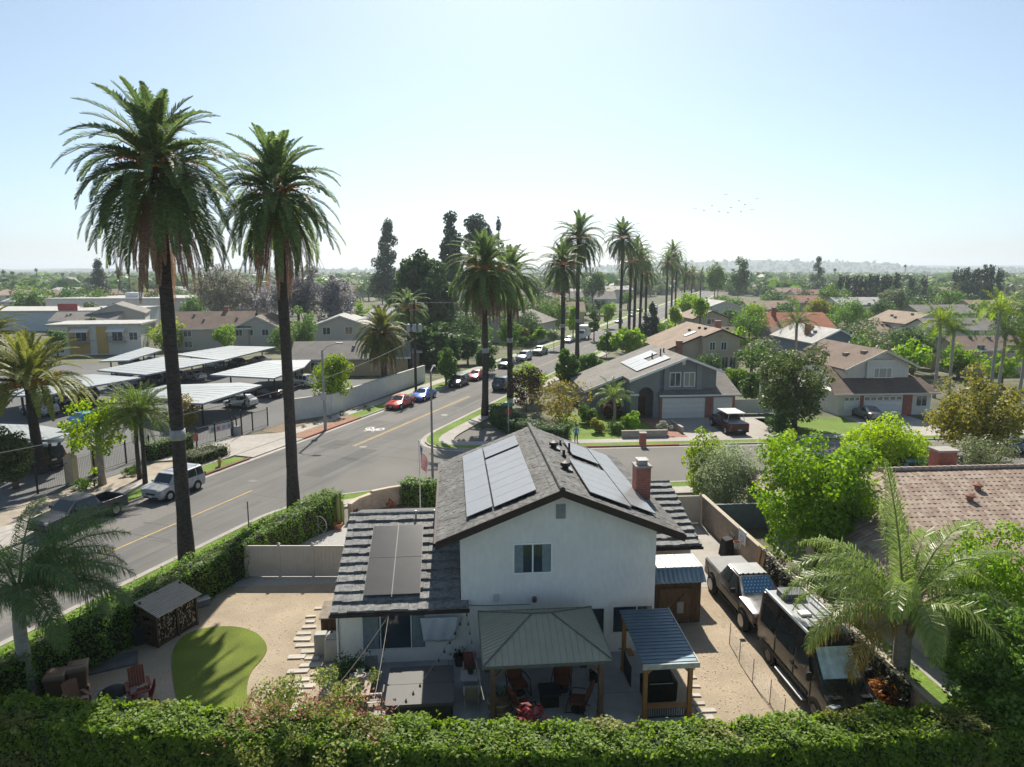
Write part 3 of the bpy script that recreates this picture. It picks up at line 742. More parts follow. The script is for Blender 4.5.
d = M(); d.hexa([(4.06,4.85,rz0_-.12),(7.85,4.85,rz0_-.12),(7.85,10.25,rz1_-.12),(4.06,10.25,rz1_-.12)],[(4.06,4.85,rz0_),(7.85,4.85,rz0_),(7.85,10.25,rz1_),(4.06,10.25,rz1_)])
d.hexa([(4.06,10.252,rz1_-.12),(7.85,10.252,rz1_-.12),(7.85,15.4,2.6),(4.06,15.4,2.6)],[(4.06,10.252,rz1_),(7.85,10.252,rz1_),(7.85,15.4,2.72),(4.06,15.4,2.72)])
d.build('garage_roof_deck', FLASH, house)
g = M(); g.box(4.1,7.9,4.72,4.846,rz0_-.14,rz0_-.02); g.build('gutter', FASC, house)
# solar panels
def onL(x,y): return Vector((x,y,RZ0-abs(x)*pitch))
LY = Vector((0,-1,0))
def solar_grid(side, x_up, x_dn, ya, yb, n, lift=.13):
    """column of n panels between ridge offset x_up and x_dn along the ridge from ya to yb"""
    l = (x_dn-x_up)*math.hypot(1,pitch); w_ = (yb-ya)/n
    for i in range(n):
        if side<0: solar('solar_panel', onL(-x_dn,ya+(i+1)*w_-.004), Vector((0,-1,0)), up_l, w_-.008, l, house, lift)
        else: solar('solar_panel', onL(x_dn,ya+i*w_+.004), Vector((0,1,0)), up_r, w_-.008, l, house, lift)
solar_grid(-1, .88, 2.60, .25, 7.40, 7); solar_grid(-1, .88, 2.60, 7.75, 9.8, 2)
solar_grid(-1, 2.66, 3.72, .4, 9.9, 6)
solar_grid(1, 1.2, 2.95, .15, 5.4, 5); solar_grid(1, 3.0, 4.1, .5, 10.0, 6); solar_grid(1, 1.6, 2.95, 6.6, 9.7, 3)
for k in range(2):
    for j in range(2):
        x0 = -8.02+1.16*k; solar('solar_panel', Vector((x0, .24+2.2*j, wz0+.3*(.69+2.2*j)+.10)), Vector((1,0,0)), up_w, 1.14, 2.26, house, .10, PANELD)
rl = M(); rl.tube([(-6.87,.1,wz0+.36),(-6.87,4.75,wz0+1.76)], .018, 6); rl.build('panel_rail', mat('rail_grey',(.24,.24,.25),.6,.1), house)
# roof vents and pipes
for x,y,r,h in ((.78,7.1,.19,.42),(.75,3.3,.19,.42)):
    z = RZ0-x*pitch; m = M(); m.lathe([(r*.8,-.1),(r*.8,h*.45),(r*1.25,h*.5),(r*1.25,h*.62),(r*1.2,h*.85),(r*.3,h)], 14, (x,y,z)); m.box(x-.3,x+.3,y-.3,y+.3,z-.12,z+.03); m.build('roof_vent', DMET, house, smooth=False)
for x,y,r,h in ((1.62,7.4,.055,.55),(1.1,5.9,.07,.38),(1.35,8.6,.05,.3)):
    z = RZ0-x*pitch; m = M(); m.tube([(x,y,z-.1),(x,y,z+h)], r, 10); m.tube([(x,y,z-.05),(x,y,z+.12)], r*1.8, 10); m.build('vent_pipe', DMET, house, smooth=True)
for x in (-6.1,-5.2): M().tube([(x,5.25,4.15),(x,5.25,4.7)], .05, 8).build('vent_pipe', GALV, house)
# chimney
m = M(); m.box(4.06,4.74,3.4,4.1,0,7.05); ch = m.build('chimney', BRICK, house)
m = M(); m.box(4.02,4.78,3.36,4.14,7.052,7.15); m.build('chimney_crown', CONC, ch)
m = M(); m.box(4.2,4.6,3.5,4.0,7.152,7.36); m.box(4.14,4.66,3.44,4.06,7.364,7.40); m.build('chimney_cap', mat('cap_metal',(.30,.30,.30),.6,.2,3), ch)
# openings
window('window', house, -1.86, -.36, 3.76, 4.96, 0, vx=(-1.11,), t=.075, curtain=((-1.84,-1.5),(-.72,-.38)), frame=mat('bright_frame',(.86,.86,.86),.5,.03))
m = M(); m.box(-.17,.23,-.03,.01,6.02,6.64)
for i in range(7): m.cb((.03,-.045,6.06+.085*i),(.36,.05,.012),0,R(35))
m.build('gable_vent', mat('grey_vent',(.34,.34,.34),.7,.1), house)
m = M(); m.lathe([(.02,-.12),(.09,-.1),(.1,.05),(.05,.12)],10,(-1.04,-.14,2.62)); m.box(-1.1,-.98,-.06,.0,2.55,2.7); m.build('wall_lamp', mat('lamp_bronze',(.12,.09,.08),.5,.2), house)
M().box(-2.74,-2.5,-.09,0,2.6,2.86).build('junction_box', mat('grey_box',(.5,.5,.5),.6,.05), house)
window('sliding_door', house, .55, 1.9, .08, 2.05, 0, vx=(1.2,)); window('window', house, 2.3, 3.95, .95, 2.08, 0, vx=(3.3,))
window('sliding_door', house, -2.9, -1.2, .08, 2.05, 0, vx=(-2.05,))
M().tube([(-2.62,-.03,2.6),(-2.62,-.03,.3)],.016,6).build('conduit', WHITE, house); M().tube([(-2.2,0,.55),(-2.2,-.12,.55),(-2.2,-.14,.45)],.02,6).build('hose_tap', mat('brass',(.3,.2,.08),.4,.1,metal=.6), house); M().tube([(-3.95,-.02,2.45),(-3.2,-.02,2.38),(-1.2,-.02,2.36)],.012,5).build('cable', DMET, house)
M().box(-3.3,-2.95,-.3,-.052,.62,.86).build('wall_planter', DMET, house)
window('wing_window', house, -8.05, -5.55, .68, 2.1, 0.003, vx=(-7.35,-6.1), curtain=((-8.03,-7.42),(-6.05,-5.57)))
M().tube([(-9.04,-.3,2.36),(-9.06,-.06,2.1),(-9.06,-.06,.1)], .05, 8).build('downpipe', WHITE, house)
M().tube([(-3.9,-.35,2.36),(-3.9,-.06,2.2),(-3.9,-.06,.1)], .04, 8).build('downpipe', STUCCO, house)

# ------------------------------------------------------------------ yard surfaces
def hp(*ps): return [HL(*p) for p in ps]
struct(M().sheet([P(250,577)+Vector((-.6,0,0)),P(345,577),HL(-8.9,7),HL(-8.9,0),HL(-7.0,-1),HL(-7.0,-12),Vector((-24,16,0))],.012).build('gravel_yard', DG))
struct(M().sheet([HL(-16,7.8),HL(-9,7.8),HL(-4.2,10.5),HL(-4.5,20),HL(-9,19),HL(-13,14)],.014).build('front_gravel', GREYGRAVEL))
struct(M().prism(hp((-7.3,-9),(4.0,-9),(4.0,0),(-9.0,0),(-9.0,-.9),(-7.3,-.9)),-.1,.05).build('patio', PATIO))
struct(M().sheet(hp((4.0,-9),(11.4,-9),(11.4,8.8),(4.05,8.8)),.016).build('side_yard', DG))
struct(M().sheet(hp((7.5,5.6),(11.4,5.6),(11.4,15),(7.5,15)),.03).build('side_paving', CONC))
jl = M()
for x in (-4.6,-1.9,.9): jl.sheet(hp((x-.012,-9),(x+.012,-9),(x+.012,-.05),(x-.012,-.05)),.0545)
for y in (-2.9,-5.8): jl.sheet(hp((-7.2,y-.012),(3.9,y-.012),(3.9,y+.012),(-7.2,y+.012)),.0548)
struct(jl.build('patio_joint', mat('joint_dark',(.16,.16,.16),.9,.1)))
tp = [(172,662),(174,649),(183,637),(200,630),(220,627),(240,628),(255,633),(264,641),(267,650),(262,660),(253,670),(248,682),(247,695),(250,712),(200,720),(180,705),(174,685)]
tw_ = []
for i in range(len(tp)):                                      # rounded outline
    p0,p1,p2,p3 = [P(*tp[(i+k)%len(tp)]) for k in (-1,0,1,2)]
    for q in range(4):
        t = q/4; tw_.append(.5*((2*p1)+(p2-p0)*t+(2*p0-5*p1+4*p2-p3)*t*t+(3*p1-p0-3*p2+p3)*t**3))
struct(M().prism(tw_,0,.045).build('artificial_lawn', TURFM))

# ------------------------------------------------------------------ stepping stones
SLAB = mat('stone_slab', (.48,.44,.385), .9, .12, 3, .2, rand=.1)
stones = [(320,609,10,3),(311,617,9,3),(310,622.5,9,4),(309,628,14,5),(304,634,15,5),(302,640,16,5.5),(305,646,18,5),(311,652,18,5),(297,658,17,5.5),(312,659,15,5),(311,666,23,6),(298,672,21,6),(321,674,19,6),(303,680,14,6),(294,687,16,6),(308,687,15,6),(276,692,18,6),(296,694,15,6),(300,707,19,7),(290,713,14,6)]
def stone(px,py,wp,hp_,side):
    p = P(px,py); w_ = wp*mpp(p.y); dd = hp_*.62*mpp(p.y)/.5
    rr = random.Random(px*7+py); t = M()
    pts = [(-w_/2,-dd/2),(w_/2,-dd/2),(w_/2,dd/2),(-w_/2,dd/2)]; pts = [(a+rr.uniform(-.04,.04),b+rr.uniform(-.04,.04)) for a,b in pts]
    t.prism(pts,0,.05+rr.uniform(0,.015)); o = t.build('stepping_stone', SLAB, None, (p.x,p.y,.01), A5, .012)
    tag(o, 'pale rectangular stepping stone in the path '+side, 'stepping stone', 'stepping stones '+side)
for s in stones: stone(*s, 'beside the tan gravel left of the house')
for s in [(691,668,6,4),(692,678,7,4),(695,687,9,4),(694,696,12,4.5),(698,704,14,5),(705,711,19,5.5),(704,718,17,6)]: stone(*s, 'beside the blue roofed barbecue shelter')

# ------------------------------------------------------------------ shed
shed = thing('garden_shed', 'wooden shed with braced door and grey blue metal roof behind the white house', 'shed', HL(5.05,2.2), A5)
SB = mat('blue_grey_sheet', (.20,.26,.31), .4, .12, 3, metal=.5)
M().box(-.95,1.85,0,1.4,0,2.2).build('wall', WOODD, shed)
m = M(); m.box(-.1,1.35,-.06,-.003,.08,1.75); m.cb((.62,-.085,.9),(1.75,.04,.14),0,0,R(-48)); m.box(-.1,1.35,-.085,-.062,.1,.24); m.box(-.1,1.35,-.085,-.062,1.55,1.7)
m.build('door', mat('brown_planks',(.14,.085,.05),.8,.35,4,.3,stretch=(6,1,.5)), shed)
M().box(.72,1.02,-.12,-.088,.55,1.1).build('notice_plate', mat('grey_plate',(.33,.31,.29),.7,.1), shed)
m = M()
for i in range(14):
    x0 = -1.05+i*.215
    m.hexa([(x0,-.35,2.1),(x0+.1075,-.35,2.14),(x0+.1075,.2,2.6),(x0,.2,2.56)],[(x0,-.35,2.12),(x0+.1075,-.35,2.16),(x0+.1075,.2,2.62),(x0,.2,2.58)])
    m.hexa([(x0+.1075,-.35,2.14),(x0+.215,-.35,2.1),(x0+.215,.2,2.56),(x0+.1075,.2,2.6)],[(x0+.1075,-.35,2.16),(x0+.215,-.35,2.12),(x0+.215,.2,2.58),(x0+.1075,.2,2.62)])
m.build('awning_roof', SB, shed)
m = M(); m.slab([(-1.05,.205,2.64),(1.96,.205,2.64),(1.96,1.6,2.66),(-1.05,1.6,2.66)],.05)
for i in range(8): m.tube([(-1.0+i*.41,.21,2.65),(-1.0+i*.41,1.6,2.67)], .018, 4)
m.build('flat_roof', mat('pale_sheet',(.50,.50,.49),.5,.12,2,metal=.2), shed)

# ------------------------------------------------------------------ gazebo
GZ = mat('gazebo_green_metal', (.32,.305,.235), .55, .06, 2)
gz = thing('gazebo', 'square timber gazebo with ribbed grey green hipped metal roof on the patio', 'gazebo', HL(-1.07,-2.6), A5)
# local: centre of roof
X0,X1,Y0,Y1,ze,zr = -2.3,2.3,-2.0,2.0,2.42,3.28
ra, rb = (-.36,0,zr),(.36,0,zr)
c4 = [(X0,Y0,ze),(X1,Y0,ze),(X1,Y1,ze),(X0,Y1,ze)]
m = M(); m.slab([c4[0],c4[1],rb,ra],.05); m.slab([c4[2],c4[3],ra,rb],.05); m.slab([c4[3],c4[0],ra],.05); m.slab([c4[1],c4[2],rb],.05)
m.build('roof', GZ, gz)
m = M()
def rib(a,b,r=.016): m.tube([a,b],r,4)
def edge_z(x,y):                                             # roof height
    zf = ze+(zr-ze)*(1-abs(y)/Y1); zs = ze+(zr-ze)*(min(1,(X1-abs(x))/(X1-.36))); return min(zf,zs)
for i in range(1,20):
    x = X0+(X1-X0)*i/20
    for sy in (-1,1):
        lim = 0 if abs(x)<.36 else Y1*(abs(x)-.36)/(X1-.36)
        if Y1-lim > .1: rib((x,sy*Y1,ze+.012),(x,sy*lim,edge_z(x,sy*lim)+.012))
for i in range(1,18):
    y = Y0+(Y1-Y0)*i/18
    for sx in (-1,1):
        lx = .36+(X1-.36)*abs(y)/Y1; rib((sx*X1,y,ze+.012),(sx*lx,y,edge_z(sx*lx,y)+.012))
m.build('roof_ribs', GZ, gz)
m = M()
for a,b in ((c4[0],ra),(c4[3],ra),(c4[1],rb),(c4[2],rb),(ra,rb)): m.tube([(a[0],a[1],a[2]+.025),(b[0],b[1],b[2]+.025)], .032, 5)
m.box(X0-.03,X1+.03,Y0-.03,Y0,ze-.1,ze+.01); m.box(X0-.03,X1+.03,Y1,Y1+.03,ze-.1,ze+.01); m.box(X0-.03,X0,Y0,Y1,ze-.1,ze+.01); m.box(X1,X1+.03,Y0,Y1,ze-.1,ze+.01)
m.build('roof_trim', mat('gazebo_trim',(.115,.12,.10),.5,.1), gz)
GW = mat('gazebo_timber',(.17,.105,.07),.8,.3,5,.2,stretch=(3,3,.4))
for sx in (-1,1):
    for sy in (-1,1):
        m = M(); m.box(sx*1.95-.09,sx*1.95+.09,sy*1.62-.09,sy*1.62+.09,.05,2.2); m.box(sx*1.95-.12,sx*1.95+.12,sy*1.62-.12,sy*1.62+.12,.05,.25)
        m.cb((sx*1.66,sy*1.62,1.95),(.8,.08,.1),0,0,R(45)*sx); m.cb((sx*1.95,sy*1.33,1.95),(.08,.8,.1),0,R(-45)*sy)
        m.build('post', GW, gz)
m = M()
for s in (-1,1): m.box(-2.15,2.15,s*1.62-.07,s*1.62+.07,2.202,2.37); m.box(s*1.95-.06,s*1.95+.06,-1.54,1.54,2.205,2.365)
m.build('beam', GW, gz)

# ------------------------------------------------------------------ barbecue shelter
BLUE = mat('blue_metal_roof', (.105,.155,.195), .42, .1, 2, metal=.35)
bq = thing('barbecue_shelter', 'cedar barbecue shelter with sloping ribbed blue metal roof and bar counters', 'shelter', HL(3.25,-2.9), A5)
m = M(); n = 17
x0,x1,y0,y1,z0,z1 = -.98,1.0,-1.85,1.75,2.28,2.52
m.slab([(x0,y0,z0),(x1,y0,z0),(x1,y1,z1),(x0,y1,z1)],.035)
for i in range(n):
    f = (i+.5)/n; y = y0+(y1-y0)*f; z = z0+(z1-z0)*f; m.box(x0,x1,y-.014,y+.014,z+.001,z+.02)
m.build('roof', BLUE, bq)
m = M(); m.box(x0-.03,x1+.05,y0-.06,y0-.004,z0-.16,z0+.03); m.hexa([(x1+.003,y0,z0-.14),(x1+.05,y0,z0-.14),(x1+.05,y1,z1-.14),(x1+.003,y1,z1-.14)],[(x1+.003,y0,z0+.035),(x1+.05,y0,z0+.035),(x1+.05,y1,z1+.035),(x1+.003,y1,z1+.035)])
m.build('roof_edge', mat('weathered_edge',(.42,.40,.36),.7,.2,4), bq)
for sx in (-1,1):
    for y,h in ((-1.6,2.2),(1.5,2.36)):
        m = M(); m.box(sx*.82-.075,sx*.82+.075,y-.075,y+.075,.05,h); m.box(sx*.82-.1,sx*.82+.1,y-.1,y+.1,.05,.22)
        m.cb((sx*.6,y,h-.22),(.5,.07,.09),0,0,R(45)*sx); m.build('post', WOODO, bq)
m = M(); m.box(-.95,.95,-1.66,-1.54,2.08,2.22); m.box(-.95,.95,1.44,1.56,2.26,2.40)
for sx in (-1,1): m.hexa([(sx*.82-.05,-1.52,2.1),(sx*.82+.05,-1.52,2.1),(sx*.82+.05,1.42,2.28),(sx*.82-.05,1.42,2.28)],[(sx*.82-.05,-1.52,2.22),(sx*.82+.05,-1.52,2.22),(sx*.82+.05,1.42,2.42),(sx*.82-.05,1.42,2.42)])
m.build('beam', WOODO, bq)
m = M(); m.box(-.72,.72,-1.75,-1.45,.5,.54); m.box(-.72,-.5,1.1,1.6,.88,.93); m.box(-1.0,-.66,1.58,1.62,.9,.94); m.build('counter', WOODO, bq)
m = M()
for i in range(17): m.box(-.7+i*.085,-.68+i*.085,-1.62,-1.6,.1,.5)
m.box(-.7,.68,-1.625,-1.595,.06,.1); m.build('railing', DMET, bq); m = M()
for i in range(12): m.box(-.83,-.81,.3+i*.1,.32+i*.1,.1,.9)
m.box(-.835,-.805,.3,1.42,.06,.1); m.build('railing', DMET, bq)
bb = thing('barbecue_grill', 'covered black barbecue grill under the blue roofed shelter', 'grill', HL(3.3,-3.3,.05), A5)
m = M(); m.hexa([(-.62,-.36,.02),(.62,-.36,.02),(.62,.36,.02),(-.62,.36,.02)],[(-.64,-.38,.82),(.64,-.38,.82),(.64,.38,.82),(-.64,.38,.82)]); m.hexa([(-.5,-.34,.822),(.5,-.34,.822),(.5,.34,.822),(-.5,.34,.822)],[(-.4,-.2,1.22),(.4,-.2,1.22),(.4,.24,1.22),(-.4,.24,1.22)])
m.build('cover', mat('black_cover',(.012,.012,.013),.65,.3,6,.4), bb, bevel=.06, seg=3)
m = M(); m.cylx((0,-.36,.78),.018,.9,8,'X'); m.build('handle', GALV, bb)

# ------------------------------------------------------------------ hot tub
ht = thing('hot_tub', 'square hot tub under a grey folding cover on the patio', 'hot tub', HL(-5.6,-3.1,.05), A5)
def rounded(w_,d_,r,n=5):
    o = []
    for cx,cy,a in ((w_/2-r,d_/2-r,0),(-w_/2+r,d_/2-r,90),(-w_/2+r,-d_/2+r,180),(w_/2-r,-d_/2+r,270)):
        for i in range(n+1): o.append((cx+r*math.cos(R(a+90*i/n)),cy+r*math.sin(R(a+90*i/n))))
    return o
m = M(); m.prism(rounded(2.35,2.35,.2),0,.78); m.build('cabinet', mat('tub_cabinet',(.035,.032,.03),.7,.2,4,stretch=(1,1,.2)), ht)
TUBC = mat('grey_vinyl',(.075,.075,.074),.6,.06,2,.05)
for s in (-1,1):
    o = [(x*1.0,s*.604+y*.495) for x,y in rounded(2.44,2.40,.16)]
    m = M(); m.hexa([(x,y,.782) for x,y in o],[(x*.995,y,.90 if abs(y)>.3 else .93) for x,y in o]); m.build('cover', TUBC, ht)
m = M(); m.tube([(-.35,-1.24,.6),(-.35,-1.3,.6),(.35,-1.3,.6),(.35,-1.24,.6)],.018,6); m.build('handle', GALV, ht)
# ------------------------------------------------------------------ vehicles (local: +x forward)
TYRE = mat('tyre', (.018,.018,.018), .85, .2, 8)
RIM = mat('alloy_rim', (.45,.45,.46), .35, .1, 5, metal=.7)
HEADL = glass('headlamp', (.30,.32,.34), .12)
TAIL = glass('tail_lamp', (.35,.015,.015), .2)
PLATE = mat('number_plate', (.6,.6,.6), .5, .05)
TRIM = mat('black_trim', (.02,.02,.021), .6, .2, 5)
CGLASS = glass('car_glass', (.02,.028,.032), .05)
ST = {
 'sedan': ([(2.32,.32,.56,.60,.68,.55),(2.2,.22,.66,.71,.83,.68),(1.25,.2,.80,.90,.90,.74),(.85,.2,.86,.96,.90,.72),(.1,.2,.90,1.39,.90,.60),(-.75,.2,.93,1.43,.90,.60),(-1.5,.2,.95,1.08,.89,.68),(-2.15,.22,.92,1.02,.85,.70),(-2.32,.34,.72,.90,.74,.62)],3,5,1.40,-1.38,.33),
 'hatch': ([(1.95,.32,.58,.62,.68,.55),(1.85,.22,.70,.76,.80,.66),(1.15,.2,.84,.95,.86,.72),(.8,.2,.90,1.02,.86,.70),(.15,.2,.94,1.50,.86,.62),(-1.1,.2,.98,1.54,.86,.62),(-1.75,.22,1.0,1.22,.84,.64),(-1.95,.34,.80,.98,.76,.64)],3,5,1.22,-1.2,.31),
 'suv': ([(2.28,.36,.66,.70,.74,.6),(2.18,.28,.84,.90,.88,.74),(1.35,.26,.98,1.06,.92,.8),(1.05,.26,1.02,1.12,.92,.78),(.45,.26,1.05,1.68,.92,.68),(-1.75,.26,1.10,1.74,.92,.68),(-2.1,.28,1.10,1.40,.90,.72),(-2.28,.38,.90,1.12,.82,.72)],3,5,1.42,-1.38,.37),
 'boxy': ([(2.12,.36,.70,.74,.76,.64),(2.05,.28,.92,.97,.88,.78),(1.35,.26,1.04,1.10,.91,.82),(1.15,.26,1.08,1.14,.91,.82),(.62,.26,1.08,1.72,.91,.74),(-1.9,.26,1.10,1.78,.91,.74),(-2.08,.28,1.08,1.25,.90,.76),(-2.14,.40,.9,1.06,.84,.76)],3,5,1.30,-1.28,.35),
}
def flare(o, ang=38):
    me = o.data; me.polygons.foreach_set('use_smooth',[True]*len(me.polygons)); me.set_sharp_from_angle(angle=R(ang))
def loft(st):
    m = M(); vs = []; fs = []; n = 10
    for x,zb,zl,zt,wb,wt in st:
        s = [(wb*.88,zb),(wb,zb+(zl-zb)*.35),(wb*.985,zl),(wt*1.02,zt-.05),(wt*.80,zt)]
        vs += [(x,-a,b) for a,b in s]+[(x,a,b) for a,b in s[::-1]]
    for i in range(len(st)-1):
        for j in range(n): fs.append((i*n+j,i*n+(j+1)%n,(i+1)*n+(j+1)%n,(i+1)*n+j))
    fs += [tuple(range(n))[::-1], tuple(range((len(st)-1)*n,len(st)*n))]
    # loop runs bottom right, up, over, down left
    return m.add(vs,[f[::-1] for f in fs])
def wheel(t, x, y, r, w=.22, rim=RIM):
    s = 1 if y>0 else -1
    m = M(); m.cylx((0,0,0), r, w, 18); o = m.build('wheel', TYRE, t, (x,y,r)); flare(o,30)
    m = M(); m.cylx((0,s*(w/2-.02),0), r*.64, .06, 12)
    for k in range(5):
        a = 2*PI*k/5; m.cb((math.cos(a)*r*.3,s*(w/2+.012),math.sin(a)*r*.3),(r*.6,.02,r*.16),0,0,-a)
    m.build('rim', rim, o)
def car(kind, name, label, cat, pos, rz, col, group=None, roofc=None, rough=.28, metal=.3, sc=1.0, plate=True, rack=False, dark=False, lower=None):
    st, i0, i1, xf, xr, wr = ST[kind]
    t = thing(name, label, cat, pos, rz, group); t.scale = (sc,)*3
    nm = 'paint_%d_%d_%d' % tuple(int(c*99) for c in col)
    bm_ = paint(nm, col, rough, metal)
    o = loft(st).build('body', bm_, t); flare(o)
    W = max(s[4] for s in st)
    def side(x, z):                               # half width of the cabin side at x, z
        for a,b in zip(st,st[1:]):
            if b[0] <= x <= a[0]:
                f = (a[0]-x)/(a[0]-b[0]); L_ = [a[k]+(b[k]-a[k])*f for k in range(6)]
                zl,zt,wb,wt = L_[2],L_[3],L_[4],L_[5]
                g = (z-zl)/max(.01,zt-.05-zl); return wb*.985+(wt*1.02-wb*.985)*max(0,min(1,g))
        return W
    def top(x):
        for a,b in zip(st,st[1:]):
            if b[0] <= x <= a[0]:
                f = (a[0]-x)/(a[0]-b[0]); return a[3]+(b[3]-a[3])*f, a[2]+(b[2]-a[2])*f
        return st[-1][3],st[-1][2]
    cw, rt, rb_, rr_ = st[i0], st[i0+1], st[i1], st[i1+1]
    zb1 = rt[2]+.04
    xa, xd = cw[0]-.12, rr_[0]+.12
    xs_t0, xs_t1 = rt[0]+.06, rb_[0]-.02
    mid = [(xs_t0+xs_t1)/2]
    if xs_t0-xs_t1 > 1.6: mid = [xs_t0-(xs_t0-xs_t1)*.40, xs_t0-(xs_t0-xs_t1)*.76]
    cuts_t = [xs_t0]+mid+[xs_t1]; cuts_b = [xa]+mid+[xd]
    for sy in (-1,1):
        m = M()
        for k in range(len(cuts_t)-1):
            g = .04
            q = [(cuts_b[k]-g,zb1),(cuts_b[k+1]+g,zb1),(cuts_t[k+1]+g,top(cuts_t[k+1]+g)[0]-.12),(cuts_t[k]-g,top(cuts_t[k]-g)[0]-.12)]
            m.poly(*[(x,sy*(side(x,z)+.012),z) for x,z in q])
        m.build('side_window', CGLASS, t)
    for a,b,nm_ in ((cw,rt,'windscreen'),(rr_,rb_,'rear_window')):
        def pt(f,s_): return Vector((a[0]+(b[0]-a[0])*f, s_*(a[5]+(b[5]-a[5])*f)*.86, a[3]+(b[3]-a[3])*f))
        q = [pt(.06,-1),pt(.06,1),pt(.92,1),pt(.92,-1)]
        nn = (q[1]-q[0]).cross(q[3]-q[0]).normalized(); nn = nn if nn.z>0 else -nn
        M().poly(*[tuple(p+nn*.014) for p in q]).build(nm_, CGLASS, t)
    ar = M(); r = wr
    for x in (xf,xr):
        for s_ in (-1,1): ar.cylx((x,s_*(W-.035),r+.03), r*1.17, .09, 18)
    ar.box(-1.0,.95,-W-.004,W+.004,st[3][1]-.03,st[3][1]+.09)
    ar.build('wheel_arches', TRIM, t)
    for x in (xf,xr):
        for s_ in (-1,1): wheel(t, x, s_*(W-.10), r)
    f0, f1 = st[0], st[1]
    for s_ in (-1,1):
        M().cb((f1[0]+.02,s_*f1[4]*.72,f1[2]-.04),(.22,.34,.13),-s_*R(18)).build('headlight', HEADL, t, bevel=.03)
        b0, b1 = st[-1], st[-2]
        M().cb((b1[0]-.05,s_*b1[4]*.82,b1[2]-.06),(.22,.26,.2 if kind!='boxy' else .34),s_*R(12)).build('tail_light', TAIL, t, bevel=.03)
        M().cb((cw[0]-.22,s_*(W+.08),zb1+.05),(.1,.2,.13)).build('mirror', bm_, t, bevel=.03)
    m = M(); m.cb((f0[0]+.005,0,f0[2]-.07),(.04,f0[4]*1.0,.12)); m.cb((f0[0]-.02,0,f0[1]+.02),(.07,f0[4]*1.7,.1)); m.cb((st[-1][0]+.0,0,st[-1][1]+.06),(.07,st[-1][4]*1.8,.12)); m.build('bumper_trim', TRIM, t)
    M().cb((st[-1][0]-.03,0,st[-1][2]-.06),(.03,.34,.12)).build('licence_plate', PLATE, t)
    if plate: M().cb((f0[0]+.03,0,f0[1]+.1),(.02,.32,.12)).build('licence_plate', PLATE, t)
    if rack:
        m = M()
        for s_ in (-1,1): m.tube([(rt[0]-.3,s_*rt[5]*.85,rt[3]+.06),(rb_[0]+.1,s_*rb_[5]*.85,rb_[3]+.06)],.02,6)
        for x in (rt[0]-.5,rb_[0]+.4): m.tube([(x,-rt[5]*.85,rt[3]+.05),(x,rt[5]*.85,rt[3]+.05)],.02,6)
        m.build('roof_rack', GALV, t)
    return t
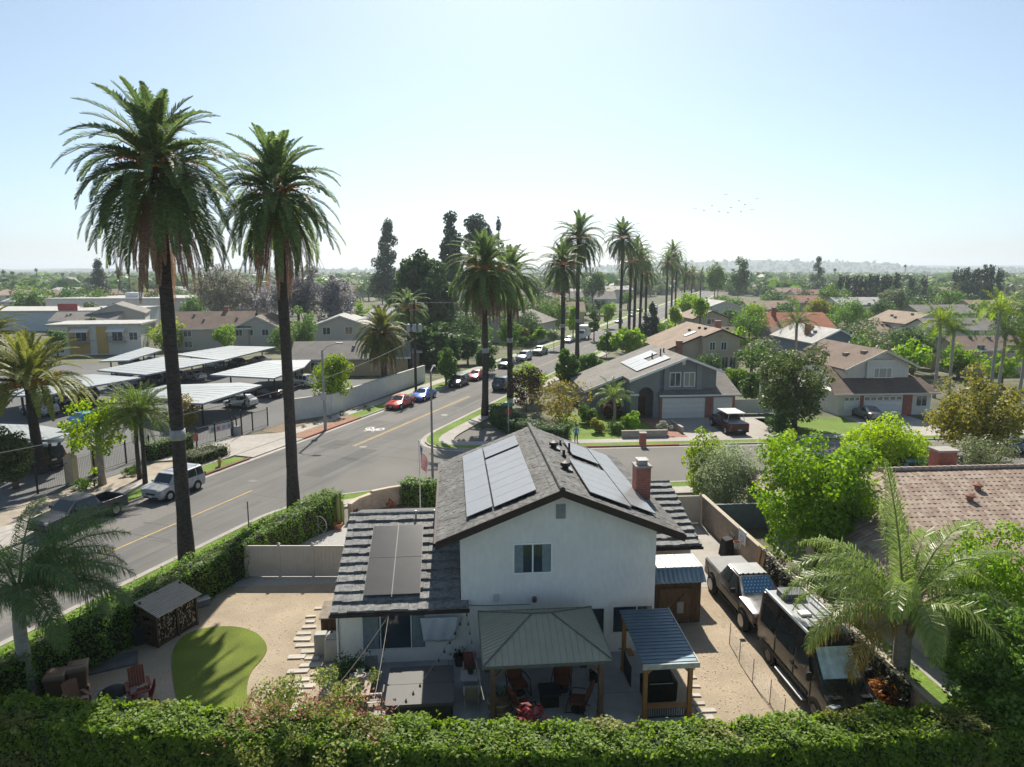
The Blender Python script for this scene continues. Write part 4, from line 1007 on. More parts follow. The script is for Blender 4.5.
def pickup(name, label, pos, rz, col, group=None, lift=0.0, cover=None, roofc=None, lowerc=None, shade=None, lights=False, rack=False, sc=1.0, bars=False):
    t = thing(name, label, 'pickup truck', pos, rz, group); t.scale = (sc,)*3
    b = paint('paint_pickup_%d_%d_%d' % tuple(int(c*99) for c in col), col, .3, .3, .2)
    k = lift
    st = [(2.9,.5+k,.86+k,.9+k,.8,.68),(2.8,.42+k,1.05+k,1.10+k,.94,.82),(1.75,.4+k,1.16+k,1.24+k,.98,.84),(1.45,.4+k,1.18+k,1.27+k,.98,.82),(.75,.4+k,1.20+k,1.86+k,.98,.72),(-.55,.4+k,1.22+k,1.89+k,.98,.72),(-.92,.4+k,1.22+k,1.30+k,.98,.80)]
    o = loft(st).build('cab', b, t); flare(o)
    m = M(); zb, zt = .42+k, 1.22+k
    m.box(-2.88,-.93,-.96,-.86,zb,zt); m.box(-2.88,-.93,.86,.96,zb,zt); m.box(-2.90,-2.80,-.94,.94,zb+.12,zt-.003); m.box(-2.79,-.94,-.855,.855,zb+.2,zb+.3)
    m.build('bed', b, t, bevel=.03, seg=2)
    if roofc:
        q = M(); q.hexa([(.66,-.70,1.872+k),(.66,.70,1.872+k),(-.52,.70,1.895+k),(-.52,-.70,1.895+k)],[(.66,-.66,1.91+k),(.66,.66,1.91+k),(-.52,.66,1.925+k),(-.52,-.66,1.925+k)]); q.build('roof_panel', roofc, t, bevel=.02)
    if lowerc:
        for s_ in (-1,1):
            q = M(); q.box(-.92,1.42,s_*.985-.02,s_*.985+.02,.5+k,.82+k); q.box(-2.86,-2.35,s_*.965-.02,s_*.965+.02,.5+k,.82+k)
            q.build('sill_panel', lowerc, t)
    if cover:
        M().box(-2.85,-.95,-.93,.93,zt+.003,zt+.06).build('tonneau_cover', cover, t, bevel=.02)
    for s_ in (-1,1):
        m = M()
        for xa,xb in (((1.25,.68),(.18,.18)),((.1,.1),(-.52,-.62))):
            q = [(xa[0],1.24+k),(xb[1],1.24+k),(xb[0],1.77+k),(xa[1],1.77+k)]
            m.poly(*[(x,s_*(.985-.265*(z-1.2-k)/.64*.95+.004),z) for x,z in q])
        m.build('side_window', CGLASS, t)
        M().cb((2.83,s_*.70,1.0+k),(.16,.36,.16),-s_*R(10)).build('headlight', HEADL, t, bevel=.03)
        M().cb((-2.88,s_*.87,1.0+k),(.08,.14,.34)).build('tail_light', TAIL, t)
        M().cb((1.1,s_*1.14,1.33+k),(.1,.26,.22)).build('mirror', TRIM, t, bevel=.03)
    def glassq(a,bb,nm,mt):
        q = [Vector((a[0]+(bb[0]-a[0])*f, y*(a[5]+(bb[5]-a[5])*f)*.9, a[3]+(bb[3]-a[3])*f)) for f,y in ((.06,-1),(.06,1),(.93,1),(.93,-1))]
        nn = (q[1]-q[0]).cross(q[3]-q[0]).normalized(); nn = nn if nn.z>0 else -nn
        return M().poly(*[tuple(p+nn*.016) for p in q]).build(nm,mt,t), [p+nn*.02 for p in q]
    g,q = glassq(st[3],st[4],'windscreen',shade or CGLASS)
    if shade:                                          # pale stars printed on the sun shade
        m = M(); rs = random.Random(5)
        for i in range(8):
            for j in range(5):
                f,h = (i+.5+.4*(j%2))/8.6, (j+.5)/5; c = q[0].lerp(q[1],f).lerp(q[3].lerp(q[2],f),h)
                u,v = (q[1]-q[0]).normalized()*.035, (q[3]-q[0]).normalized()*.035
                m.poly(tuple(c-u),tuple(c-v),tuple(c+u),tuple(c+v))
        m.build('printed_stars', mat('pale_print',(.45,.55,.65),.6,.1), g)
    glassq(st[6],st[5],'rear_window',CGLASS)
    ar = M(); r = .41+lift*.3
    for x in (1.85,-1.85):
        for s_ in (-1,1): ar.cylx((x,s_*.945,r+.06), r*1.18, .09, 18)
    ar.cb((2.9,0,.78+k),(.05,1.2,.24)); ar.cb((2.9,0,.52+k),(.12,1.8,.14)); ar.cb((-2.92,0,.5+k),(.12,1.8,.16)); ar.box(-.9,1.3,-1.03,1.03,.36+k,.42+k)
    ar.build('bumper_trim', TRIM, t)
    for x in (1.85,-1.85):
        for s_ in (-1,1): wheel(t,x,s_*.90,r,.28)
    M().cb((-2.96,0,.62+k),(.03,.34,.13)).build('licence_plate', PLATE, t)
    if lights:
        for i in range(5): M().ball((.66,-.5+.25*i,1.92+k),.045,8,4,.7).build('clearance_light', TRIM, t)
    if rack:
        m = M(); z = 2.02+k
        for s_ in (-1,1): m.tube([(.7,s_*.72,z),(-1.9,s_*.72,z)],.03,6)
        for i in range(5): m.tube([(.6-i*.6,-.72,z),(.6-i*.6,.72,z)],.025,6)
        for s_ in (-1,1): m.tube([(-1.9,s_*.72,z),(-1.9,s_*.88,1.2+k)],.03,6); m.tube([(.5,s_*.72,z),(.5,s_*.70,1.85+k)],.025,6)
        m.box(-2.0,.75,-.95,.95,z+.02,z+.09); m.build('roof_rack', mat('rack_panel',(.42,.43,.44),.5,.1,3), t)
    return t
# ---- camper van
def camper(label, pos, rz):
    t = thing('camper_van', label, 'van', pos, rz)
    blk = paint('van_black', (.012,.013,.015), .25, .1, .25)
    st = [(2.95,.42,.80,.84,.78,.62),(2.85,.34,1.0,1.06,.94,.80),(2.25,.32,1.22,1.30,.985,.86),(2.0,.32,1.28,1.42,.99,.84),(1.05,.32,1.38,2.45,.995,.78),(.7,.32,1.4,2.66,.995,.80),(.3,.32,1.4,2.70,.995,.82),(-2.75,.32,1.4,2.70,.995,.82),(-2.92,.36,1.38,2.55,.97,.80),(-2.96,.44,1.3,2.3,.95,.80)]
    o = loft(st).build('body', blk, t); flare(o)
    # roof sheet, rails, rack
    M().box(-2.7,.35,-.74,.74,2.704,2.73).build('roof_panel', mat('van_roof_grey',(.30,.31,.32),.45,.1,2,metal=.2), t)
    for s_ in (-1,1):
        m = M(); m.box(-2.7,.85,s_*.80-.035,s_*.80+.035,2.702,2.80); m.build('roof_rail', mat('white_rail',(.62,.63,.64),.4,.06), t)
    m = M()
    for y in (-.25,.12,.5): m.box(-1.5,.3,y-.03,y+.03,2.733,2.77)
    m.build('solar_strip', mat('dark_strip',(.07,.075,.08),.35,.1), t)
    m = M(); rnd = rounded(.78,1.02,.14)
    m.hexa([(x-2.05,y-.02,2.732) for x,y in rnd],[(x*.94-2.05,y*.95-.02,3.0) for x,y in rnd]); m.build('air_conditioner', mat('grey_plastic',(.10,.105,.11),.5,.08,3), t, bevel=.03, seg=2)
    M().box(.0,.32,.2,.55,2.732,2.86).build('roof_fan', TRIM, t, bevel=.03)
    M().box(-.75,-.35,-.45,.0,2.732,2.84).build('roof_fan', WHITE, t, bevel=.03)
    for s_ in (-1,1):
        m = M()
        for xa,xb in ((-2.62,-1.35),(-1.25,.2)): m.poly(*[(x,s_*(1.004-.175*(z-1.4)/1.25),z) for x,z in ((xa,1.46),(xb,1.46),(xb,2.2),(xa,2.2))])
        m.poly(*[(x,s_*(1.004-.175*(z-1.4)/1.1),z) for x,z in ((.32,1.44),(1.5,1.44),(1.1,2.1),(.32,2.2))])
        m.build('side_window', CGLASS, t)
        M().cb((2.78,s_*.74,1.0),(.24,.40,.2),-s_*R(20)).build('headlight', HEADL, t, bevel=.04, seg=2)
        M().cb((-2.95,s_*.90,1.3),(.06,.12,.5)).build('tail_light', TAIL, t)
        M().cb((1.7,s_*1.14,1.55),(.14,.24,.34)).build('mirror', TRIM, t, bevel=.05)
        M().box(-2.4,1.4,s_*1.0-.02,s_*1.0+.02,.62,.74).build('side_moulding', TRIM, t)
        M().cb((.2,s_*1.06,.36),(2.2,.16,.05)).build('side_step', GALV, t)
    a,b = st[3],st[4]
    q = [Vector((a[0]+(b[0]-a[0])*f, y*(a[5]+(b[5]-a[5])*f)*.92, a[3]+(b[3]-a[3])*f)) for f,y in ((.08,-1),(.08,1),(.93,1),(.93,-1))]
    nn = (q[1]-q[0]).cross(q[3]-q[0]).normalized(); nn = nn if nn.z>0 else -nn
    g = M().poly(*[tuple(p+nn*.012) for p in q]).build('windscreen', CGLASS, t)
    # foil sun shade behind the windscreen
    m = M(); n = 9; e = [p+nn*.018 for p in q]; c = (e[0]+e[1]+e[2]+e[3])/4; e = [c+(p-c)*.93 for p in e]
    for i in range(n):
        f0,f1 = i/n,(i+1)/n; w_ = nn*(.012 if i%2 else .0)
        m.poly(tuple(e[0].lerp(e[1],f0)+w_),tuple(e[0].lerp(e[1],f1)+nn*.012-w_),tuple(e[3].lerp(e[2],f1)+nn*.012-w_),tuple(e[3].lerp(e[2],f0)+w_))
    m.build('sun_shade', mat('foil_shade',(.60,.68,.69),.35,.25,3,metal=.3), g)
    M().box(2.3,2.62,-.75,-.35,1.215,1.23).build('bonnet_vent', TRIM, t); M().box(2.3,2.62,.35,.75,1.215,1.23).build('bonnet_vent', TRIM, t)
    m = M()
    for s_ in (-1,1):
        for x in (1.55,.26,-1.3): m.box(x-.012,x+.012,s_*1.0-.008,s_*1.0+.008,.5,1.38)
        for x in (.42,.1): m.box(x-.1,x+.1,s_*1.0-.035,s_*1.0+.035,1.12,1.17)
    m.build('door_seams', TRIM, t)
    ar = M()
    for x in (1.95,-1.75):
        for s_ in (-1,1): ar.cylx((x,s_*.955,.42), .46, .09, 18)
    ar.cb((2.92,0,.66),(.1,1.1,.26)); ar.cb((2.9,0,.46),(.16,1.8,.14)); ar.cb((-2.96,0,.5),(.12,1.85,.2)); ar.build('bumper_trim', TRIM, t)
    m = M()
    for i in range(3): m.cb((2.975,0,.58+.07*i),(.02,1.0,.02))
    m.build('grille_bar', GALV, t)
    for x in (1.95,-1.75):
        for s_ in (-1,1): wheel(t,x,s_*.88,.37,.25,mat('dark_rim',(.10,.10,.105),.4,.1,metal=.5))
    return t
camper('black camper van with foil windscreen shade parked beside the long block wall', HL(9.5,-3.1), A5-PI/2)
pickup('pickup_truck', 'silver roofed crew cab pickup with blue starry windscreen shade behind the camper van', HL(9.5,3.2), A5-PI/2, (.045,.045,.048), lift=.22,
       cover=mat('tonneau_grey',(.22,.22,.22),.6,.08,2), roofc=mat('silver_roof',(.30,.30,.30),.4,.12,2,metal=.3), lowerc=mat('tan_two_tone',(.17,.15,.125),.35,.08), shade=mat('blue_star_shade',(.035,.14,.27),.5,.15,3), lights=True)
# ---- along the road
TOW, AWAY = RZ-PI/2, RZ+PI/2
pickup('pickup_truck', 'dark grey pickup with open bed parked on the road behind the feathery palm', P(88,524)-RNv*.6, TOW, (.04,.045,.055), sc=.97)
car('boxy','parked_car','boxy silver and grey suv parked beside the tall palm trunk','car', (P(166,503)+P(193,490))/2-RNv*.75+RT*.3, TOW, (.36,.38,.41), metal=.2, rack=True)
car('sedan','parked_car','bright red sedan parked at the kerb ahead of the blue car','car', P(399,408)-RNv*.2+RT*.7, TOW, (.52,.035,.025), metal=.1)
car('sedan','parked_car','bright blue sedan parked right behind the red sedan','car', P(423,400)-RNv*.2+RT*.5, TOW, (.03,.13,.48), metal=.2)
car('suv','parked_car','black suv parked at the kerb under the first street trees','car', P(462,386)-RNv*.5, TOW, (.02,.022,.025), sc=.95)
car('sedan','parked_car','small dark red car parked behind the black suv','car', P(478,380)-RNv*.5+RT*.5, TOW, (.30,.03,.035))
car('suv','moving_car','dark blue grey van driving away in the right lane','car', P(503,389)+RNv*.2, AWAY, (.05,.065,.085), sc=1.08)
car('suv','parked_car','dark green suv parked behind the second palm trunk','car', P(508,367.5)-RNv*.3, TOW, (.03,.05,.045), sc=.95)
car('suv','parked_car','silver suv parked between two dark cars on the far kerb','car', P(525,360.5)-RNv*.2, TOW, (.42,.44,.45))
pickup('pickup_truck','pale green pickup parked on the kerb beyond the silver suv', P(541,354.5)-RNv*.2, TOW, (.22,.30,.27), sc=.9)
car('sedan','parked_car','silver sedan parked in front of the white truck','car', P(570,342.5)-RNv*.3, TOW, (.45,.46,.48))
car('sedan','parked_car','dark sedan alone on the kerb beyond the white truck','car', P(617,323)+RNv*.6, TOW, (.03,.035,.04))
bt = thing('box_truck','white box truck parked on the kerb beyond the silver sedan','truck',P(583,340)-RNv*.5+RT*2,TOW)
m = M(); m.box(-3.2,1.2,-1.15,1.15,.8,3.2); m.build('box', WHITE, bt, bevel=.03)
o = loft([(3.0,.5,1.1,1.15,.95,.85),(2.9,.45,1.3,1.4,1.05,.9),(2.3,.45,1.4,2.3,1.08,.95),(1.3,.45,1.4,2.4,1.08,.95),(1.22,.5,1.4,2.35,1.05,.95)]).build('cab', WHITE, bt); flare(o)
M().poly((2.80,-.85,1.55),(2.80,.85,1.55),(2.35,.8,2.25),(2.35,-.8,2.25)).build('windscreen', CGLASS, bt)
for x in (2.1,-1.9):
    for s_ in (-1,1): wheel(bt,x,s_*.95,.45,.3)
for i,(px,py,c,k) in enumerate(((631,317,(.55,.55,.56),'white van waiting at the far crossing beyond the palms'),(640,312,(.03,.03,.035),'black car farthest along the road under the palms'),(655,309,(.55,.56,.58),'white car at the far end of the palm lined road'))):
    car('suv','distant_car',k,'car',P(px,py),TOW,c)
# ---- car park
for kind,px,py,c,rz,lb in (
  ('sedan',192,380,(.62,.62,.62),RZ+R(175),'white sedan half under the second carport'),
  ('hatch',241,407,(.60,.61,.61),RZ+R(180),'white hatchback beside the car park fence'),
  ('sedan',266,397,(.05,.022,.025),RZ+R(180),'dark maroon sedan next to the white hatchback'),
  ('suv',301,386,(.62,.62,.61),RZ+R(170),'white suv under the farthest right carport'),
  ('sedan',122,387,(.42,.50,.58),RZ+R(175),'silver blue sedan at the end of the left carport'),
  ('suv',148,385,(.03,.03,.035),RZ+R(175),'black suv under the carport behind the tall palm trunk'),
  ('hatch',90,425,(.03,.33,.55),RZ+R(90),'bright turquoise hatchback in the car park aisle'),
  ('sedan',215,368,(.30,.36,.42),RZ+R(170),'grey blue sedan in the shade of the middle carport'),
  ('sedan',237,366,(.05,.06,.08),RZ+R(170),'dark sedan in the shade of the middle carport'),
  ('suv',40,415,(.35,.37,.40),RZ+R(175),'grey suv under the near left carport')):
    car(kind,'parked_car',lb,'car',P(px,py),rz,c)
for kind,px,py,c,lb in (('suv',170,382,(.10,.03,.03),'dark red suv deep in the shade of the middle carport row'),('sedan',152,364,(.25,.27,.3),'grey sedan under the back row carport left of the first palm'),('hatch',130,366,(.03,.04,.06),'navy hatchback under the back row carport farthest left'),('sedan',258,364,(.5,.5,.5),'pale sedan under the back row carport beside the second palm'),
  ('sedan',60,403,(.45,.45,.46),'silver sedan under the left carport behind the date palm trunk'),('suv',82,399,(.02,.03,.06),'dark blue suv under the left carport near its end'),('sedan',166,400,(.3,.3,.32),'grey sedan under the near gate carport behind the palm trunk'),('hatch',216,400,(.06,.09,.07),'dark green hatchback under the near gate carport edge'),('sedan',283,371,(.05,.05,.055),'black sedan under the carport beside the second palm')):
    car(kind,'parked_car',lb,'car',P(px,py),RZ+R(176),c)
car('boxy','parked_car','black off road vehicle behind the palm at the near carport','car',P(42,466),RZ+PI*.92,(.012,.012,.013),sc=1.1)
# ---- driveways across the cross street
pickup('pickup_truck','dark red pickup with roof rack on the grey house driveway', P(732,433)+Vector((0,1.4,0)), A5+PI/2, (.07,.025,.025), rack=True, cover=mat('bed_lid',(.30,.31,.32),.5,.1))
for kind,px,py,c,rz,lb in (('sedan',815,468,(.20,.27,.36),A5,'blue grey sedan parked on the cross street behind the bright tree'),
  ('sedan',866,418,(.16,.18,.2),A5+PI/2,'dark grey car parked on the white house driveway'),
  ('suv',870,474,(.55,.56,.57),A5,'white suv on the cross street beside the clipped round tree'),
  ('suv',922,480,(.06,.16,.26),A5,'dark teal suv on the cross street behind the brick chimney'),
  ('sedan',1018,452,(.05,.10,.18),A5,'dark blue car parked at the far right of the cross street'),
  ('suv',757,384,(.03,.035,.045),A5+PI/2,'black suv inside the white gate of the grey house')):
    car(kind,'parked_car',lb,'car',P(px,py),rz,c)
# ------------------------------------------------------------------ beige fence, walls
VINYL = mat('beige_vinyl', (.58,.51,.43), .55, .06, 2, bump=.05)
fa, fb = P(247,577), P(347,577)
def panel_fence(label, a, b, h, n, ma, name='vinyl_fence', cap=True, post=.13):
    d = b-a; L = d.length; rz = math.atan2(d.y,d.x); t = thing(name, label, 'fence', a, rz)
    for i in range(n+1):
        m = M(); x = L*i/n; m.box(x-post/2,x+post/2,-post/2,post/2,0,h+.08)
        if cap: m.hexa([(x-post*.6,-post*.6,h+.082),(x+post*.6,-post*.6,h+.082),(x+post*.6,post*.6,h+.082),(x-post*.6,post*.6,h+.082)],[(x-.02,-.02,h+.17),(x+.02,-.02,h+.17),(x+.02,.02,h+.17),(x-.02,.02,h+.17)])
        m.build('post', ma, t)
    for i in range(n):
        m = M(); x0, x1 = L*i/n+post/2+.002, L*(i+1)/n-post/2-.002
        m.box(x0,x1,-.035,.035,.06,.2); m.box(x0,x1,-.035,.035,h-.12,h)
        k = max(2,int((x1-x0)/.2))
        for j in range(k): m.box(x0+(x1-x0)*j/k+.004,x0+(x1-x0)*(j+1)/k-.004,-.02,.02,.202,h-.122)
        m.build('panel', ma, t)
    return t
panel_fence('beige vinyl fence between the tall hedge and the house wing', fa, fb, 1.75, 3, VINYL)
panel_fence('beige vinyl fence behind the tiled garage roof', HL(7.5,14.6), HL(11.35,14.6), 1.85, 2, VINYL)
bw = thing('block_wall', 'long tan block wall running beside the parked pickup and camper van', 'wall', HL(11.5,-9), A5)
M().box(0,.2,0,24.0,0,1.75).build('wall', BLOCK, bw); M().box(-.03,.23,0,24.0,1.752,1.81).build('wall_cap', mat('wall_cap',(.42,.37,.29),.9,.12,2), bw)
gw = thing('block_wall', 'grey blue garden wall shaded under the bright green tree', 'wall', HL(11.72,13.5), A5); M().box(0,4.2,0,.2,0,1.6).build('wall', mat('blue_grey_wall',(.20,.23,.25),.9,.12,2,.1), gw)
# planks, hoop, vine on the wall
pk = thing('leaning_planks','pair of tall wooden planks leaning on the tan block wall','planks',HL(11.2,5.6),A5)
for i in range(2): M().cb((.12,i*.48,.95),(.05,.34,1.95),0,0,R(8)).build('plank', mat('raw_plank',(.36,.22,.11),.8,.25,4,.2,stretch=(3,3,.3)), pk)
bk = thing('basketball_hoop','white basketball backboard hung on the tan block wall','basketball hoop',HL(11.42,8.2,1.25),A5)
m = M(); m.box(-.05,0,-.45,.45,0,.75); m.build('backboard', mat('backboard_white',(.6,.62,.65),.5,.04), bk)
m = M(); m.box(-.056,-.051,-.2,.2,.12,.14); m.box(-.056,-.051,-.2,.2,.4,.42); m.box(-.056,-.051,-.2,-.18,.14,.4); m.box(-.056,-.051,.18,.2,.14,.4); m.build('target_frame', mat('blue_mark',(.08,.12,.25),.5,.05), bk)
m = M(); m.tube([(-.28+.22*math.cos(a*PI/8),.22*math.sin(a*PI/8),.08) for a in range(17)],.014,6); m.build('ring', mat('hoop_orange',(.5,.14,.04),.5,.1), bk)
m = M()
for a in range(10): m.tube([(-.28+.21*math.cos(a*PI/5),.21*math.sin(a*PI/5),.07),(-.28+.12*math.cos(a*PI/5+.3),.12*math.sin(a*PI/5+.3),-.3)],.01,4)
m.build('net', mat('net_white',(.6,.6,.58),.8,.05), bk)
bg = thing('black_bag','black covered cart standing against the wall under the hoop','bag',HL(11.0,9.3),A5)
m = M(); m.hexa([(-.3,-.5,0),(.3,-.5,0),(.3,.5,0),(-.3,.5,0)],[(-.2,-.36,1.1),(.25,-.36,1.2),(.25,.36,1.15),(-.2,.36,1.05)]); m.build('cover', BLACK, bg, bevel=.06, seg=2); M().tube([(.26,-.3,1.05),(.3,-.3,1.35),(.3,.3,1.35),(.26,.3,1.0)],.02,6).build('handle', DMET, bg)

# low brick wall and front yard
LBW = rows('buff_block', (.40,.32,.25), 2.6, 'XZ', (.3,.26,.22), .9, .4, .12, (.8,.4))
wp = [P(350,521),P(358,515),P(372,509.5),P(390,505.5),P(408,502.5),P(425,503),P(440,507),P(452,512)]
lw = thing('low_block_wall','low curved buff block wall around the front corner planting','wall',(0,0,0))
m = M(); cp = M(); h_ = 1.15
o1 = offset(wp,.12); o2 = offset(wp,-.12); p1 = offset(wp,.16); p2 = offset(wp,-.16)
for i in range(len(wp)-1):
    hh = 1.1 if i<2 else (1.25 if i<4 else 1.4)
    if i>4: hh = .75
    A = [o1[i],o1[i+1],o2[i+1],o2[i]]; B = [p1[i],p1[i+1],p2[i+1],p2[i]]
    m.hexa([(p.x,p.y,0) for p in A],[(p.x,p.y,hh) for p in A]); cp.hexa([(p.x,p.y,hh+.003) for p in B],[(p.x,p.y,hh+.07) for p in B])
m.build('wall', LBW, lw); cp.build('wall_cap', mat('buff_cap',(.48,.40,.31),.9,.1,3), lw)
# flag pole
fp = thing('flagpole','thin flagpole flying the american flag beside the front wall','flagpole',P(420.5,515))
m = M(); m.tube([(0,0,0),(0,0,5.0)],[.045,.03],8); m.ball((0,0,5.05),.06,8,5); m.build('pole', mat('pole_grey',(.45,.45,.44),.4,.08,metal=.4), fp)
FR, FW, FB = mat('flag_red',(.50,.03,.05),.8,.08), mat('flag_white',(.72,.72,.72),.8,.04), mat('flag_blue',(.04,.06,.24),.8,.08)
m = M(); nu, nv = 22, 13; Wf, Hf = 1.9, 1.15
def fpt(u,v):                                            # furled cloth: hangs down from its upper hoist corner
    x = .05+.62*Wf*u*.42+.06*math.sin(u*9+v*2); y = .16*math.sin(u*11+v)*min(1,u*3); z = 4.75-Hf*v-1.15*u**1.1+.0*v
    return (x*(1-.1*v),y,z)
m.grid(nu,nv,fpt,lambda i,j: 2 if (i<nu*.4 and j<7) else j%2)
m.build('flag',[FR,FW,FB],fp)
m = M()
for i in range(5):
    for j in range(4):
        p = fpt(.05+.08*i,.08+.12*j); m.ball((p[0],p[1]-.012,p[2]),.025,5,3)
m.build('flag_stars',FW,fp)
# rusty steel plants
RUST = mat('rusty_steel',(.13,.045,.03),.8,.3,8,.2)
def steel_plant(px,py,h,label,n):
    t = thing('steel_agave',label,'garden ornament',P(px,py))
    m = M(); rr = random.Random(px)
    m.tube([(0,0,0),(0,0,h*.35)],.04,6)
    for i in range(n):
        a = i*2*PI/n+rr.random(); l = h*rr.uniform(.35,.5)
        zc = h*(.35+.2*(i%3)/2)
        m.cb((math.cos(a)*.15,math.sin(a)*.15,zc),(.3,.09,.05),a,0,R(-25)); m.lathe([(.01,-.02),(h*.09,h*.06),(h*.1,h*.18),(.02,h*.28)],8,(math.cos(a)*.28,math.sin(a)*.28,zc))
    m.build('leaves',RUST,t)
steel_plant(391,513,1.15,'tall rust red steel cactus sculpture before the curved block wall',7)
steel_plant(359,519,.85,'small rust red steel cactus at the end of the block wall',4)
steel_plant(353,520.5,.6,'smallest rust steel cactus beside the hedge end',3)
hoop = thing('metal_hoop','thin round metal hoop sculpture standing before the hedge','garden ornament',P(318.5,535))
m = M(); m.tube([(.52*math.cos(2*PI*i/28),0,.6+.6*math.sin(2*PI*i/28)) for i in range(29)],.022,6)
for i in range(8):
    a = 2*PI*i/8; m.tube([(0,0,.6),(.52*math.cos(a),0,.6+.6*math.sin(a))],.01,4)
m.build('wheel_rim',GALV,hoop)
cact = thing('columnar_cactus','yellow green columnar cactus in front of the tall hedge','cactus',P(338.5,524)); 
for i,(dx,hh,r) in enumerate(((0,2.0,.16),(.24,1.5,.13),(-.2,1.2,.12),(.1,.9,.1))):
    m = M(); m.lathe([(r*.8,0),(r,.3),(r*1.05,hh*.7),(r*.7,hh*.94),(.03,hh)],10,(dx,.1*(i%2),0)); m.build('stem',fol('cactus_green',(.16,.19,.05),(.22,.24,.07),0),cact,smooth=True)
pt0 = thing('terracotta_pot','brown clay pot at the foot of the cactus','plant pot',P(338,529)); m = M(); m.lathe([(.2,0),(.3,.32),(.32,.36),(.27,.36),(.25,.3)],14); m.build('pot',mat('terracotta',(.30,.13,.07),.85,.2,5),pt0)

# ------------------------------------------------------------------ firewood store
ws = thing('firewood_store','slatted lean to firewood store full of split logs beside the hedge','wood store',P(171,634),PI/2-RA-R(2)); ws.scale = (.72,.95,.97)
# local: x along the hedge (away), y toward the hedge; open side -y faces the yard
m = M()
for x in (-1.5,0.0,1.5): m.box(x-.06,x+.06,-.52,-.42,0,1.55)
for x in (-1.5,1.5): m.box(x-.05,x+.05,.40,.5,0,2.0); 
m.box(-1.55,1.55,-.5,.5,.06,.12)
for s in (-1.5,1.5):
    for z in (.4,.75,1.1,1.45): m.box(s-.025,s+.025,-.41,.39,z-.09,z+.09)
m.build('frame',WOODD,ws)
for i in range(15):
    y = -.72+i*.098; z = 1.54+.44*(y+.72)/1.4
    M().cb((0,y,z),(3.35,.058,.035),0,R(17)).build('roof_slat',mat('bleached_slat',(.47,.40,.33),.85,.15,4,stretch=(.3,5,5)),ws)
LOG = [mat('log_bark',(.10,.07,.05),.95,.3,6,.4), mat('log_cut',(.42,.31,.20),.9,.2,6)]
m = M(); rr = random.Random(2)
for j in range(11):
    for i in range(22):
        x = -1.36+i*.127+rr.uniform(-.03,.03); z = .2+j*.112+rr.uniform(-.015,.015); r = rr.uniform(.05,.072)
        if rr.random()<.08: continue
        y0 = -.40+rr.uniform(-.06,.06); n = rr.choice((3,4,5,6)); a0 = rr.random()*6
        ring = [(x+r*math.cos(a0+2*PI*k/n),z+r*math.sin(a0+2*PI*k/n)) for k in range(n)]
        m.mi = 0; vs = [(a,y0,b) for a,b in ring]+[(a,y0+.45,b) for a,b in ring]; m.add(vs,[(k,n+k,n+(k+1)%n,(k+1)%n) for k in range(n)])
        m.mi = 1 if rr.random()<.6 else 0; m.add([(a,y0-.001,b) for a,b in ring],[tuple(range(n))])
m.build('firewood',LOG,ws)
bn = thing('lidded_bin','dark grey lidded plastic crate beside the firewood store','crate',P(143,642),R(35)); M().box(-.35,.35,-.28,.28,0,.75).build('body',DMET,bn,bevel=.04); M().box(-.38,.38,-.31,.31,.752,.82).build('lid',mat('bin_lid',(.05,.055,.06),.5,.1),bn,bevel=.02)
cl = thing('cooler_box','small pale lidded cooler at the far end of the firewood store','cooler',P(203,606),R(40)); M().box(-.3,.3,-.2,.2,0,.35).build('body',mat('cooler_grey',(.16,.17,.18),.5,.1),cl,bevel=.04); M().box(-.32,.32,-.22,.22,.352,.43).build('lid',mat('cooler_lid',(.5,.5,.5),.5,.05),cl,bevel=.03)
bd = thing('metal_board','flat weathered grey board lying on the gravel by the bins','board',P(112,664),R(28)); M().box(-.95,.95,-.55,.55,.02,.08).build('board',mat('weathered_board',(.13,.135,.13),.6,.25,2),bd); M().box(-.9,-.82,-.5,.5,.083,.12).build('batten',WOODG,bd)
# wheelie bins
BIN = mat('brown_bin',(.17,.105,.07),.6,.12,2); BINL = mat('bin_lid_brown',(.25,.17,.12),.6,.15,3)
def bin_(px,py,label,rz):
    t = thing('wheelie_bin',label,'bin',P(px,py),rz,'brown wheelie bins')
    m = M(); m.hexa([(-.26,-.30,.05),(.26,-.30,.05),(.26,.28,.05),(-.26,.28,.05)],[(-.33,-.40,1.0),(.33,-.40,1.0),(.33,.38,1.0),(-.33,.38,1.0)]); m.build('body',BIN,t,bevel=.03)
    m = M(); m.hexa([(-.37,-.45,1.003),(.37,-.45,1.003),(.37,.42,1.003),(-.37,.42,1.003)],[(-.33,-.38,1.09),(.33,-.38,1.09),(.33,.38,1.12),(-.33,.38,1.12)]); m.box(-.2,.2,-.2,.2,1.10,1.135); m.build('lid',BINL,t,bevel=.02)
    for s in (-1,1): M().cylx((s*.3,.3,.13),.13,.06,14,'X').build('wheel',BLACK,t)
    M().tube([(-.3,.46,1.0),(-.3,.52,1.02),(.3,.52,1.02),(.3,.46,1.0)],.022,6).build('handle',BIN,t)
bin_(58,699,'brown wheelie bin nearer the leaning palm trunk',R(200)); bin_(80,690,'brown wheelie bin nearer the fire pit and board',R(205))
